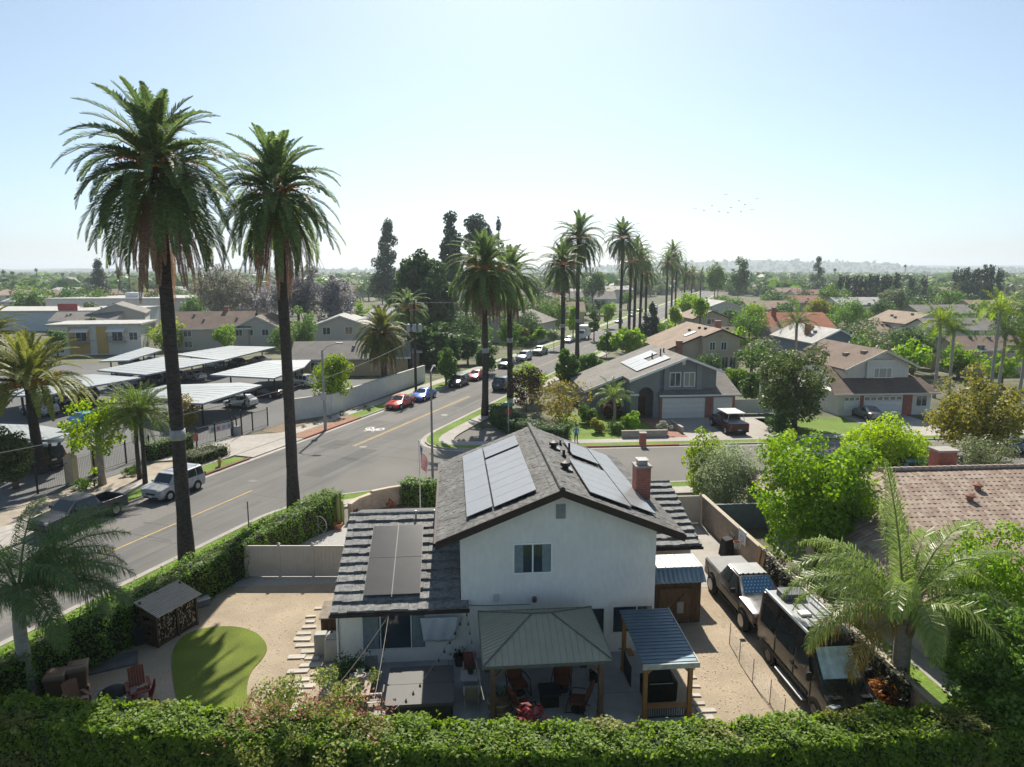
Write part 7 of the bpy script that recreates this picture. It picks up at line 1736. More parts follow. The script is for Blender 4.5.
for q,lb in cps:
    pts = [P(a,b,2.6) for a,b in q]; t = thing('carport',lb,'carport',(0,0,0)); m = M(); m.slab([tuple(p+Vector((0,0,.12))) for p in pts][::-1],.2); m.build('roof',CPM,t)
    m = M()
    for i in range(1,9):
        f = i/9; a = pts[0].lerp(pts[1],f); b = pts[-1].lerp(pts[2] if len(pts)==4 else pts[3],f); m.tube([a+Vector((0,0,.13)),b+Vector((0,0,.13))],.010,4)
    m.build('roof_ribs',CPM,t)
    c = sum(pts,Vector())/len(pts)
    for p in pts:
        p = p.lerp(c,.3); M().box(p.x-.08,p.x+.08,p.y-.08,p.y+.08,0,2.5).build('post',DMET,t)
# ------------------------------------------------------------------ leaf colours
L_BRIGHT = fol('leaf_bright',(.13,.25,.025),(.27,.38,.045),.5); L_LIME = fol('leaf_lime',(.19,.30,.02),(.33,.42,.035),.5)
L_MID = fol('leaf_mid',(.07,.15,.03),(.16,.25,.045),.4); L_DARK = fol('leaf_dark',(.04,.09,.026),(.09,.16,.042),.38)
L_OLIVE = fol('leaf_olive',(.13,.175,.075),(.25,.28,.14),.3); L_GREYG = fol('leaf_greygreen',(.24,.30,.15),(.42,.48,.30),.45)
L_MAG = fol('leaf_magnolia',(.045,.08,.02),(.16,.20,.06),.3); L_AUT = fol('leaf_autumn',(.13,.14,.025),(.27,.24,.045),.4)
L_ORNG = fol('leaf_orange',(.12,.15,.03),(.30,.20,.04),.4); L_BURG = fol('leaf_burgundy',(.05,.02,.02),(.10,.045,.03),.3)
L_JAC = fol('leaf_jacaranda',(.15,.17,.10),(.36,.325,.42),.4); L_PINE = fol('leaf_pine',(.03,.065,.036),(.07,.115,.058),.3); L_CYP = fol('leaf_cypress',(.018,.042,.022),(.045,.08,.036),.15)
L_HEDGE = fol('leaf_hedge',(.10,.19,.022),(.25,.34,.045),.5,.05); L_HEDGED = fol('leaf_hedge_road',(.08,.17,.02),(.18,.28,.04),.45,.05)
L_QUEEN = fol('leaf_queen',(.14,.22,.045),(.30,.37,.11),.45,.18,.35); L_BUSH = fol('leaf_bush',(.09,.18,.03),(.19,.30,.05),.45); L_QUEENL = fol('leaf_queen_dark',(.06,.125,.04),(.15,.22,.07),.4)
L_YPALM = fol('leaf_yellow_palm',(.16,.25,.03),(.30,.37,.06),.45); L_TI = fol('leaf_red',(.30,.02,.04),(.42,.13,.13),.2); L_PINKTIP = fol('leaf_pink_tip',(.22,.10,.06),(.42,.20,.16),.35); L_MYRTLE = fol('leaf_myrtle',(.13,.19,.04),(.30,.31,.09),.4)
L_DRY = fol('leaf_dry_vine',(.035,.035,.028),(.10,.10,.07),.2); L_YG = fol('leaf_yellowgreen',(.20,.21,.03),(.34,.32,.06),.45)

# ------------------------------------------------------------------ hedges
hedge('clipped_hedge','long bright clipped hedge along the bottom edge in front of the patio',[(-22,20.7),(-13.5,20.35),(-6,19.6),(0,19.15),(6,19.2),(12,19.9),(18,20.3)],1.5,2.1,L_HEDGE,.125,430,seed=3,uneven=.15,sprig=4,corem=mat('hedge_core',(.035,.055,.015),.95,.4,9),dry=fol('leaf_hedge_dry',(.17,.19,.05),(.33,.33,.10),.4,.05))
hedge('clipped_hedge','tall clipped green hedge separating the gravel yard from the road',[tuple(RD(-24,9.05)[:2]),tuple(RD(-8,9.05)[:2]),tuple(RD(8.6,9.05)[:2])],1.5,1.95,L_HEDGED,.12,170,seed=5,uneven=.14,sprig=4)
hedge('corner_hedge','low dark clipped hedge curving round the grey house corner',[tuple(P(499,417)[:2]),tuple(P(505,427)[:2]),tuple(P(522,436)[:2]),tuple(P(548,441)[:2]),tuple(P(566,443)[:2])],2.2,1.5,L_DARK,.18,70,seed=6)
hedge('box_hedge','flat topped clipped box hedge beside the car park gate',[tuple(P(185,467)[:2]),tuple(P(220,455)[:2])],2.2,1.0,L_MAG,.14,70,seed=7)
hedge('box_hedge','small clipped hedge in front of the black car park railing',[tuple(P(148,461)[:2]),tuple(P(191,449)[:2])],1.3,1.5,L_MID,.14,70,seed=8)
hedge('ivy_mass','green creeper spilling over the curved block wall by the flagpole',[tuple(P(404,503)[:2]),tuple(P(438,506)[:2])],1.4,1.75,L_MID,.16,80,seed=9,cat='creeper')
hedge('wall_vine','dry grey vine covering the block wall beside the camper van',[tuple(HL(11.5,-6)[:2]),tuple(HL(11.45,4.8)[:2])],.7,1.95,L_DRY,.14,90,seed=10,cat='vine')
# ------------------------------------------------------------------ near planting
def bush(name,label,px,py,w,h,leafm,n=1400,size=.12,seed=1,cat='shrub',tr=.03,**k):
    p = P(px,py); return tree(name,label,p.x,p.y,h,w,h,leafm,size,n,kw_k(k,28),tr,seed,cat,**k)
def kw_k(k,d): return k.pop('k',d)
tree('crape_myrtle','crape myrtle with pinkish tips rising through the bottom hedge',-6.35,19.9,2.95,6.6,2.8,L_MYRTLE,.11,17000,80,.06,21,rad=.22,shell=.3,cat='tree',lump=.45,tilt=1.2)
tip_ = bpy.data.objects['crape_myrtle']; rng = np.random.default_rng(5); tp_ = np.stack([rng.uniform(-2.6,2.6,700),rng.normal(0,.6,700),2.45+rng.random(700)*.55],1); tp_[:,2] -= .1*tp_[:,0]**2
mobj('blossoms',fmesh('blossoms',leaves(tp_,np.tile([0,0,1.],(700,1)),.12,rng,.5,1.2),4,L_PINKTIP),tip_)
tree('yellow_shrub','yellow green shrub standing up out of the bottom hedge below the gazebo',.35,18.6,2.35,1.8,2.3,L_YG,.12,2600,30,.03,22,'shrub',rad=.3)
tree('ti_plant','red leaved ti plant glowing behind the bottom hedge',.55,21.0,1.95,1.3,1.0,L_TI,.28,130,12,.03,23,'shrub',rad=.4,tilt=1.4,aspect=.35)
bush('round_shrub','dark round clipped shrub against the wing wall',355,682,1.35,1.35,L_DARK,2600,.09,24,rad=.5,shell=.8,lump=.1)
pl_ = pot_plant('strappy_plant','bright green strappy plant at the left edge of the patio',HL(-8.55,-2.9,.0),.22,.25,DMET,fol('strap_leaf',(.10,.17,.02),(.20,.27,.04),.4),60,.03,.95,7,True,'plant')
tree('dry_fern','rust brown dried fronds heaped at the foot of the feathery queen palm',13.6,23.2,1.5,1.5,1.5,fol('leaf_rust',(.24,.09,.03),(.42,.20,.07),.35),.22,700,14,0,28,'dried fronds',aspect=.2)
# bottom right bush and trees
treepx('broad_shrub','huge leafy green bush filling the bottom right corner',21.5,(945,585,1110,790),L_BUSH,size=.15,n=22000,k=90,seed=31,cat='shrub',tr=.1,rad=.22,depth=5)
tree('broad_shrub','yellow green shrub behind the big corner bush by the tiled roof',19.6,26.8,3.9,4.2,3.8,L_BRIGHT,.16,7000,50,.08,32,'shrub',rad=.25)
treepx('tall_shrub','tall fresh green shrub against the tiled roof right of the feathery palm',26.5,(948,505,1050,640),L_BRIGHT,size=.15,n=10000,k=44,seed=71,cat='shrub',tr=.06,rad=.28)
tree('spreading_tree','big bright yellow green tree leaning over the tan block wall',16.5,35.8,8.1,7.6,7.4,L_BRIGHT,.20,24000,80,.22,33,rad=.27,lump=.4,depth=7,limbs=9)
treepx('olive_shrub','large rounded grey green shrub behind the garage roof',45.5,(690,440,766,514),L_GREYG,size=.12,n=20000,k=60,seed=34,cat='shrub',tr=.12,rad=.35,shell=.75,lump=.15)
treepx('bright_shrub','bright lime shrub peeking behind the grey green shrub',48.0,(680,431,738,502),L_LIME,size=.18,n=7000,k=40,seed=35,cat='shrub',tr=.1,rad=.3)
treepx('magnolia','dark glossy magnolia in front of the white house',70,(757,341,843,426),L_MAG,size=.34,n=9000,k=70,seed=36,tr=.25,rad=.24,lump=.35,shell=.4)
treepx('lime_tree','flat topped lime green street tree before the white house',54,(842,416,936,462),L_LIME,size=.22,n=15000,k=70,seed=37,tr=.22,rad=.3,flatbot=.3)
treepx('autumn_tree','bronze green loose tree at the right edge of the cross street',58,(926,374,1040,450),L_AUT,size=.30,n=11000,k=80,seed=38,tr=.25,rad=.23,lump=.4,shell=.4)
treepx('sparse_olive','sparse grey olive shrub beside the wide brick chimney',47,(958,436,1022,482),L_OLIVE,size=.16,n=4200,k=40,seed=39,cat='shrub',tr=.08,rad=.3,shell=.2,lump=.4)
treepx('young_lime_tree','small lime green tree left of the flat topped street tree',53,(768,428,806,470),L_LIME,size=.2,n=4200,k=36,seed=40,tr=.1,rad=.3)
# feathery palms
rngp = np.random.default_rng(4)
queen_palm('tall feathery queen palm behind the camper van with arching fronds',14.15,23.5,3.95,.32,[(1.75,1.42,1.1,.35),(.35,.75,1.05,1.9),(-.25,.7,1.0,2.0),(2.9,.85,1.0,2.1),(3.45,.6,1.0,1.95),(4.5,.9,.8,2.5),(5.3,.8,.85,2.3),(2.2,.95,1.0,1.7),(.9,.95,1.1,1.6),(5.8,.65,.95,2.1),(2.6,.5,.9,1.9),(.1,1.05,1.1,1.7),(1.3,1.1,1.1,1.3),(.65,.5,1.0,1.9),(4.1,1.25,.85,2.3),(3.1,1.1,1.05,1.9),(.5,1.15,1.1,1.5)],4.9,7,.95,.030,L_QUEEN,140,brown=[(3.2,.35,.85,1.8),(3.55,.0,.7,1.7),(2.6,.1,.7,1.6)],fat=1.35,rach=.055,keel=-.1,droop=2.6)
queen_palm('dark feathery queen palm in the bottom left corner by the bins',-18.05,24.0,4.5,.24,[(.25,.65,1.0,1.5),(-.2,.5,1.0,1.6),(.7,.9,1.0,1.4),(1.3,.8,1.0,1.3),(1.9,1.1,1.1,1.3),(2.4,.6,1.0,1.5),(3.0,.5,1.0,1.5),(3.6,.7,1.0,1.6),(4.3,.6,.9,1.7),(5.0,.7,.9,1.8),(5.6,.5,1.0,1.7),(.0,.95,1.0,1.3),(1.0,.3,.95,1.4),(-.6,.2,.9,1.5),(.45,.2,.95,1.3),(1.6,.5,1.0,1.4),(.1,.35,1.0,1.4),(-.9,.7,.9,1.7),(4.7,.3,.9,1.5),(2.7,.9,1.0,1.2),(3.4,.2,.9,1.3),(.6,1.15,1.1,1.3),(-.1,.9,1.05,1.7),(.3,.45,1.0,1.9),(.9,.6,1.0,1.7),(-.5,1.0,1.0,1.9),(1.2,1.1,1.0,1.3),(.15,1.2,1.1,1.4)],4.15,8,.9,.022,L_QUEENL,140,keel=-.05,droop=2.4,barkm=mat('pale_palm_bark',(.34,.32,.29),.9,.2,5,.4,stretch=(1,1,4)),boots=False)
# ------------------------------------------------------------------ the tall date palms
def hz_(py,D): return X(512,py,D).z
date_palm('tallest date palm standing by the road hedge, left of the pair',-17.85,36.4,hz_(166,36.4),4.3,1,.37,dense=1.3,nst=52,skirt=1.18,lean=0)
date_palm('slightly shorter date palm on the road edge, right of the tall pair',-14.45,44.4,hz_(191,44.4),4.0,2,.37,dense=1.3,band=False,nst=52,skirt=1.15,lean=0)
def road_palm(px, hy, fl, label, seed, n=5.3, side=None, dense=.8, nst=34, tr=.36, band=True):
    lo, hi = 20, 480                              # along the parkway line until it shows at px
    for _ in range(60):
        t = (lo+hi)/2; p = RD(t,n); 
        q = 512+FPX*p.x/(p.y*_c+(CH)*_s)
        if q < px: lo = t
        else: hi = t
    p = RD(lo,n); return date_palm(label,p.x,p.y,hz_(hy,p.y),fl,seed,tr,'date palms along the street',dense,band,True,nst)
road_palm(485,268,4.7,'thick crowned date palm at the corner behind the lamp pole',3,6.4,dense=1.1,nst=44)
road_palm(510,276,4.4,'second date palm past the corner, half behind the thick crowned one',4,5.3,dense=1.0,nst=44)
road_palm(562,264,4.3,'date palm with a drooping skirt in front of the taller one',5,5.3)
road_palm(577,238,5.2,'tall date palm rising behind the drooping one mid street',6,4.9)
road_palm(620,238,5.0,'tall slender date palm standing clear of the far cluster',7,5.3,dense=.75)
for i,(px,hy,fl,lb) in enumerate(((629,262,3.6,'shorter date palm just right of the slender one'),(634,250,3.6,'date palm second in the far street cluster'),(640,258,3.6,'date palm in the middle of the far cluster'),(645,272,3.4,'low date palm at the right of the far cluster'),(666,262,4.2,'date palm left of the far trio'),(671,252,4.2,'highest date palm of the far trio'),(675,266,4.0,'lowest date palm of the far trio'),(684,272,4.0,'small distant date palm right of the trio'),(691,274,4.0,'small distant date palm second right of the trio'),(700,275,4.0,'smallest distant date palm at the end of the row'))):
    road_palm(px,hy,fl*1.22,lb,8+i,5.3,dense=.55,nst=22,band=False)
date_palm('short orange fruited date palm on the verge beside the car park wall',P(384,391).x,P(384,391).y,hz_(332,93),4.1,21,.42,dense=1.1,band=False,nst=36,leafm=fol('date_palm_leaf_warm',(.08,.115,.03),(.21,.21,.05),.4))
date_palm('date palm without fruit behind the orange fruited one',X(408,300,112).x,112,hz_(308,112),3.9,22,.38,dense=.7,band=False,dead=False,nst=30)
date_palm('leaning yellow green date palm at the left edge over the carport',X(32,400,54).x,54,hz_(384,54),4.6,23,.40,dense=1.3,hang=False,band=False,dead=False,nst=44,leafm=fol('date_palm_leaf_yellow',(.11,.14,.03),(.26,.26,.07),.4))
date_palm('second yellow green palm crown cut by the left edge',X(-18,380,58).x,58,hz_(350,58),4.9,24,.38,dense=1.3,hang=False,band=False,dead=False,nst=44,leafm=fol('date_palm_leaf_yellow',(.11,.14,.03),(.26,.26,.07),.4))
rngq = np.random.default_rng(9)
def small_palm(label,px,py,top,fl,leafm,seed,n=28,**k):
    p = P(px,py); rr = np.random.default_rng(seed)
    return queen_palm(label,p.x,p.y,hz_(top,p.y),k.pop('tr',.16),even_fronds(n,rr,(1.25,.85,.45,.0),(1.0,1.4,1.6,1.3)),fl,seed,k.pop('llen',.42),k.pop('lw',.035),leafm,k.pop('nst',34),name=k.pop('name','small_palm'),boots=False,fat=1.25,**k)
PP = fol('pygmy_palm_leaf',(.08,.15,.03),(.19,.27,.05),.4)
small_palm('dwarf palm in the gate planting nearer the sycamore',140,479,416,2.9,PP,41,60,droop=.6,keel=.4,barkm=PBARK)
small_palm('dwarf palm in the gate planting nearer the suv',146,485,414,2.9,PP,42,60,droop=.6,keel=.4,barkm=PBARK)
small_palm('small pale feathery palm on the grey house lawn',614,424,397,2.4,L_QUEEN,43,20,nst=40,llen=.5)
small_palm('tall feathery palm rising behind the magnolia',793,390,322,3.2,L_QUEENL,44,22,nst=36,llen=.7,tr=.2,name='king_palm')
for i,(px,py,top,fl,lm) in enumerate(((934,398,322,3.0,L_YPALM),(948,396,331,2.8,L_QUEENL),(914,372,340,2.8,L_QUEENL),(990,400,310,3.6,L_YPALM),(998,398,330,3.2,L_QUEENL),(1019,400,348,3.0,L_YPALM))):
    small_palm(['yellow green king palm left in the group on the right','dark king palm close behind the yellow one','slim king palm left of the group near the pale gable','tallest yellow king palm near the right edge','dark king palm just under the tallest yellow one','king palm cut by the right edge of view'][i],px,py,top,fl,lm,50+i,22,nst=34,llen=.7,lw=.06,tr=.19,name='king_palm',barkm=mat('pale_palm_bark',(.34,.32,.29)))
# ------------------------------------------------------------------ left street planting
treepx('sycamore','young sycamore with loose lime leaves and pale trunk at the gate',51,(52,386,134,470),L_LIME,size=.26,n=2600,k=34,seed=61,tr=.24,rad=.22,lump=.6,shell=.2,barkm=mat('pale_bark',(.30,.25,.2),.9,.25,4),flatbot=.7)
treepx('photinia','orange and green leafed shrub beside the carport',70,(166,396,202,440),L_ORNG,size=.22,n=2200,k=26,seed=62,cat='shrub',tr=.1)
treepx('dark_tree','dark rounded tree at the left edge before the carport',50,(-14,424,31,490),L_MAG,size=.22,n=6000,k=40,seed=63,tr=.18)
treepx('lime_tree','round bright lime street tree behind the white wall',79,(309,348,352,404),L_LIME,size=.24,n=7000,k=44,seed=64,tr=.16)
treepx('round_bush','dark round bush beside the concrete pole',77,(304,394,330,412),L_DARK,size=.2,n=1600,k=16,seed=65,cat='shrub',tr=.04)
treepx('lime_tree','small bright lime tree behind the first tall palm trunk',140,(146,317,188,348),L_LIME,size=.4,n=3600,k=36,seed=66,tr=.2)
treepx('street_tree','round green tree left of the pale grey apartment house',132,(287,299,319,352),L_MID,size=.4,n=3000,k=36,seed=67,tr=.2)
for i,(px,py,lb) in enumerate(((84,489,'low green shrub beside the cream pillar'),(134,474,'low ground cover between the dwarf palms'))): bush('ground_shrub',lb,px,py,2.2,.8,L_MID,900,.14,70+i)
for i in range(9):
    p = RD(28.5+i*1.6,-9.4+.5*(i%3)); tree('desert_shrub','tiny dry shrub in the bare planting bed by the pavement',p.x,p.y,.45,.6,.45,L_OLIVE,.1,160,8,.01,80+i,'shrub',group='dry shrubs in the planting bed')
for i,(x0,y0,x1,y1,D,lm,lb) in enumerate(((433,342,458,384,97,L_MID,'young street tree beside the utility pole'),(564,304,583,332,165,L_BRIGHT,'bright street tree behind the drooping date palm'),(588,308,601,333,160,L_MID,'round street tree with a slim trunk left of the road'),(600,301,616,322,195,L_BRIGHT,'bright clipped tree beyond the slim trunked tree'),(516,326,532,341,138,L_AUT,'bronze rounded bush in a front lawn left of the road'),(532,327,548,341,138,L_BRIGHT,'square bright bush beside the bronze bush'),(514,337,530,345,131,L_MID,'low bush row under the bronze bush'),(546,330,562,341,140,L_GREYG,'grey green bush right of the square bright bush'),(470,338,500,375,108,L_DARK,'dark tree filling the gap behind the corner date palm'),(455,330,480,372,120,L_DARK,'dark leafy tree left of the corner date palm'))):
    treepx('street_tree' if y1-y0>18 else 'street_bush',lb,D,(x0,y0,x1,y1),lm,size=.4,n=2200,k=26,seed=90+i,tr=.14 if y1-y0>18 else .04,cat='tree' if y1-y0>18 else 'shrub')
# large dark trees in the middle
treepx('ficus','large round dark green ficus towering behind the utility pole',150,(384,248,458,356),L_DARK,size=.8,n=20000,k=130,seed=101,tr=.6,rad=.2,shell=.6)
treepx('ficus','dark shady tree mass below the large ficus',118,(404,322,470,386),L_DARK,size=.65,n=11000,k=80,seed=102,tr=.4,rad=.24)
def conifer(label,D,box,seed,leafm=L_PINE,n=4500,name='pine_tree',k=38,thin=1.0):
    x0,y0,x1,y1 = box; rng = np.random.default_rng(seed); top = X((x0+x1)/2,y0,D); bot = X((x0+x1)/2,y1,D); w_ = (x1-x0)*mpp(D,top.z); h = top.z; zb = max(.5,bot.z)
    t = thing(name,label,'tree',(top.x,D,0)); f = rng.random(k)**.8; z = zb+(h-zb)*f; r = w_/2*np.minimum(1,(1.02-f)*1.7)*(.2+.8*rng.random(k)**.7); a = rng.random(k)*6.28
    c = np.stack([r*np.cos(a),r*np.sin(a),z],1); rr = np.maximum(.5,w_*.21*(1.2-.6*f))*(.55+.9*rng.random(k))
    L = clump_leaves(c,rr,n*2,max(.45,w_*.085),rng,.3,1.2); L[:,2] = np.maximum(L[:,2],.05)
    mobj('crown',fmesh('crown',L,4,leafm),t); M().tube([(0,0,-.1),(0,0,h*.6),(0,0,h*.97)],[.45,.25,.05],7).build('trunk',BARK,t,smooth=True)
    return t
conifer('lone dark pine standing left of the large ficus',260,(373,222,401,300),111)
treepx('pine_tree','tall dark pine at the left of the paired pines',200,(437,211,464,305),L_PINE,size=.8,n=8000,k=80,seed=112,tr=.5,rad=.36,lump=.2,flatbot=.6)
treepx('pine_tree','taller dark pine at the right of the paired pines',205,(462,202,493,305),L_PINE,size=.8,n=9000,k=80,seed=118,tr=.5,rad=.36,lump=.2,flatbot=.6)
conifer('slim dark pine right of the paired pines',215,(491,217,506,300),114,n=2500,k=26)
conifer('single dark cypress rising above the left plain',330,(88,260,106,306),115,L_CYP,3000,'cypress',60)
conifer('lone tall conifer on the right plain before the hills',420,(812,258,826,290),116,L_PINE,1800,'pine_tree',40)
conifer('dark cypress beside the far street palms',165,(644,304,661,336),117,L_CYP,2500,'cypress',40)
for lb,D,bx,lm,n,kk in (('sparse olive jacaranda with hints of lilac left of the second palm',165,(188,264,252,316),fol('leaf_olive_lilac',(.13,.15,.07),(.30,.28,.27),.4),7000,.25),('lilac flowering jacaranda right of the second palm',160,(262,264,330,320),L_JAC,9000,.25),('second lilac jacaranda reaching toward the ficus',158,(312,270,356,326),L_JAC,6000,.25),('jacaranda between the two tall palm trunks',172,(228,276,280,322),L_JAC,5000,.25)):
    treepx('jacaranda',lb,D,bx,lm,size=.55,n=n,k=70,seed=int(D+n/7),tr=.35,rad=.22,shell=.3,lump=.4)
for i,(x0,y0,x1,y1,D,lm,lb) in enumerate(((58,284,86,318,235,L_DARK,'dark rounded tree left in the pair before the cypress'),(80,288,108,318,230,L_MID,'rounded tree right in the pair before the cypress'),(78,300,101,324,205,L_MAG,'bronze dark tree before the white warehouse'),(50,312,66,332,190,L_MID,'small tree by the red panel'),(8,286,36,318,260,L_MAG,'brown tinged tree clump at the far left'),(20,296,40,320,240,L_OLIVE,'olive tree below the brown tinged clump'),(32,292,58,320,250,L_AUT,'yellowish tree left of the dark rounded pair'),(140,290,165,322,230,L_DARK,'dark tree just left of the first palm trunk'),(148,275,178,315,260,L_PINE,'blue dark tree behind the first palm trunk'),(176,296,210,318,200,L_MID,'leafy tree behind the brown apartment roof'),
  (505,300,547,347,150,L_DARK,'broad dark crown behind the second street palm'),(534,294,572,332,172,L_MID,'full leafy tree left of the drooping street palm'),(452,298,494,352,138,L_DARK,'dark crown filling the space behind the thick palm'),(497,318,522,348,126,L_MID,'leafy front yard tree beside the grey street house'),(60,330,84,350,140,L_OLIVE,'olive tree left of the ochre apartments'),(268,318,300,350,140,L_MID,'leafy tree between the brown gable and the second palm'),(44,326,66,354,126,L_MID,'green tree before the left end of the ochre apartments'),(212,322,236,350,135,L_BRIGHT,'bright tree in front of the long brown roof'),(84,316,100,338,150,L_DARK,'dark tree behind the ochre apartments roof'),(130,322,146,345,160,L_OLIVE,'thin yellow olive tree beside the ochre apartments'),(518,288,560,326,185,L_DARK,'broad dark tree left of the street mid way'),(578,268,608,300,260,L_DARK,'dark tall tree behind the tall mid street palm'),(352,300,378,330,190,L_BRIGHT,'bright tree between jacaranda and pine'),(356,322,372,340,150,L_MID,'small tree by the pale house roof'),
  (690,296,712,318,150,L_BRIGHT,'bright round tree right of the dark street cypress') ,(676,294,702,312,185,L_BRIGHT,'lime round tree under the far trio of palms'),(668,306,684,324,150,L_LIME,'small lime bush below the far trio of palms'),(738,296,766,330,145,L_BRIGHT,'round bright tree behind the beige house'),(732,305,770,336,135,L_MID,'mid green tree before the round bright one'),(712,268,726,292,330,L_MID,'round tree on the skyline left of the twin eucalyptus'),(728,258,752,292,340,L_DARK,'tall dark eucalyptus on the skyline right of centre'),(704,260,728,294,320,L_MID,'tall loose eucalyptus left of the dark one'),
  (806,330,846,362,118,L_MAG,'bronze tree in front of the slate blue gable'),(836,298,872,330,175,L_MID,'full green tree behind the slate blue gable'),(850,318,880,342,150,L_DARK,'dark shrub row beside the white trailer'),(808,296,832,318,190,L_YG,'yellow flowering tree before the pale roofed house'),(820,284,852,304,260,L_MID,'broad tree left of the first cypress row'),(868,300,900,325,190,L_DARK,'dark tree right of the full green tree'),(880,288,905,306,240,L_OLIVE,'olive tree before the second cypress row'),(905,335,930,370,115,L_MID,'green tree below the light brown gable'),(940,345,968,372,105,L_MID,'green tree mass under the king palms'),(962,340,985,362,112,L_DARK,'dark tree behind the king palms'),(985,356,1024,378,96,L_BRIGHT,'bright shrubs under the tall king palms'),(1004,300,1030,330,170,L_MID,'tree at the right edge behind the palms'),
  (774,352,800,376,100,L_MID,'leafy tree left behind the magnolia'),(742,372,766,400,82,L_MID,'bright climber bush beside the white gate'),(722,366,750,392,92,L_BRIGHT,'yellow green shrub below the beige house wall'),(686,352,724,378,101,L_DARK,'dark shrub row in front of the beige house'),(640,352,668,378,100,L_MID,'small tree left of the beige house'))):
    treepx('garden_tree',lb,D,(x0,y0,x1,y1),lm,size=max(.3,D*.0024),n=3200,k=36,seed=140+i,tr=.2,cat='tree')
# grey house corner garden
for i,(x0,y0,x1,y1,D,lm,lb,sz) in enumerate(((527,374,592,438,74,L_ORNG,'bronze orange tree at the grey house corner',.26),(505,362,548,418,79,L_BURG,'burgundy leaved shrub behind the corner hedge',.26),(512,362,548,392,84,L_YPALM,'yellow green broad leaved plant clump above the burgundy shrub',.5),(553,348,582,386,88,L_MID,'tall banana like plants left of the grey house roof',.7),(575,350,606,380,92,L_MID,'tropical shrubs beside the grey house roof',.6),(606,326,650,352,122,L_BRIGHT,'bright tropical foliage behind the grey house',.8),(596,332,618,352,130,L_MID,'palm like shrubs at the verge by the slender palm',.7),(600,400,622,420,75,L_BURG,'dark red shrubs against the grey house wall',.22),(606,420,626,440,68,L_MID,'green mound in the grey house front bed',.2),(622,410,642,432,69,L_BRIGHT,'yellow green shrub beside the brick path',.2),(590,418,606,436,68,L_YG,'yellow flowered shrub in the front bed',.2),(655,420,672,436,67,fol('leaf_white_flower',(.12,.16,.08),(.55,.55,.50),.3),'white flowering shrub by the grey house drive',.2),(575,404,600,428,72,L_MID,'green shrub under the bronze tree',.24),(470,430,490,446,70,L_OLIVE,'small grey shrub at the near corner of the cross street',.16),(765,412,790,440,66,L_DARK,'small dark plants below the magnolia',.2))):
    treepx('garden_shrub',lb,D,(x0,y0,x1,y1),lm,size=sz,n=2000,k=26,seed=200+i,tr=.05,cat='shrub',rad=.32,aspect=.4 if sz>.4 else .6)

# fallen leaves and small stones on the gravel
rng = np.random.default_rng(61); n = 2600; lx = rng.uniform(-16.5,-7.6,n); ly = rng.uniform(-7,7.4,n); lx[1500:] = rng.uniform(5.2,11.2,1100); ly[1500:] = rng.uniform(-7,4,1100)
pp = np.stack([HO.x+HX.x*lx+HY.x*ly,HO.y+HX.y*lx+HY.y*ly,np.full(n,.032)],1)
o = mobj('fallen_leaves',fmesh('fallen_leaves',leaves(pp,np.tile([0,0,1.],(n,1)),.07,rng,.6,.12),4,fol('leaf_litter',(.16,.11,.06),(.55,.47,.36),0))); o['kind'] = 'stuff'
# ------------------------------------------------------------------ the plain: shared far trees and houses
def proto_tree(name,label,h,w_,leafm,n,k,seed,size,group,cyp=False):
    rng = np.random.default_rng(seed); t = thing(name,label,'tree',(0,-150,0),0,group)
    if cyp:
        z = h*(.05+.9*rng.random(k)); r = w_/2*np.minimum(1,(h-z)/(h*.35))*rng.random(k)*.5; a = rng.random(k)*6.28; c = np.stack([r*np.cos(a),r*np.sin(a),z],1); rr = np.full(k,w_*.36)
    else: c,rr = crown_clumps(w_*.42,w_*.42,h*.36,k,rng,.36,.3); c[:,2] += h*.60; c[:,2] = np.maximum(c[:,2],rr)
    mobj('crown',fmesh('crown',clump_leaves(c,rr,n,size,rng,.6),4,leafm),t)
    M().tube([(0,0,-.1),(0,0,h*.7)],[.3,.15],5).build('trunk',BARK,t); return t
protos = [proto_tree('plain_tree','hazy rounded tree on the wide suburban plain',8,9,L_MID,900,22,301,.75,'trees on the suburban plain'),
 proto_tree('plain_tree','hazy rounded tree on the wide suburban plain',9,9,L_DARK,900,22,302,.75,'trees on the suburban plain'),
 proto_tree('plain_tree','hazy rounded tree on the wide suburban plain',7,8,L_OLIVE,800,20,303,.75,'trees on the suburban plain'),
 proto_tree('plain_tree','hazy rounded tree on the wide suburban plain',11,8,L_MAG,900,24,304,.75,'trees on the suburban plain'),
 proto_tree('plain_tree','hazy rounded tree on the wide suburban plain',7,8,L_BRIGHT,800,20,305,.7,'trees on the suburban plain')]
cyp = proto_tree('row_cypress','dark cypress in a dense row on the right plain',9,3.4,L_CYP,1000,30,306,.75,'cypress rows on the right plain',True)
rf_ = random.Random(12)
def on_road(x,y,m_=9):
    t,n = toR(Vector((x,y,0))); return -13-m_*.3 < n < 10+m_*.3 and t<520
placed = []
def clear(x,y,d):
    return all((x-a)**2+(y-b)**2 > d*d for a,b in placed)
cnt = 0; used = [False]*5
while cnt < 270:
    D = 150+ (rf_.random()**1.25)*900; px = rf_.uniform(-30,1054); p = X(px,270,D); x,y = p.x,D
    if on_road(x,y) or not clear(x,y,7): continue
    if px<380 and D<215: continue
    if D<200 and 690<px<960: continue
    i = rf_.choices(range(5),(3,3,2,2,1.2))[0]; o = protos[i]; s = rf_.uniform(.75,1.3)
    if used[i]: o = dup(o)
    used[i] = True
    o.location = (x,y,0); o.rotation_euler.z = rf_.random()*6.28; o.scale = (s*rf_.uniform(.9,1.2),s*rf_.uniform(.9,1.2),s); placed.append((x,y)); cnt += 1
first = True
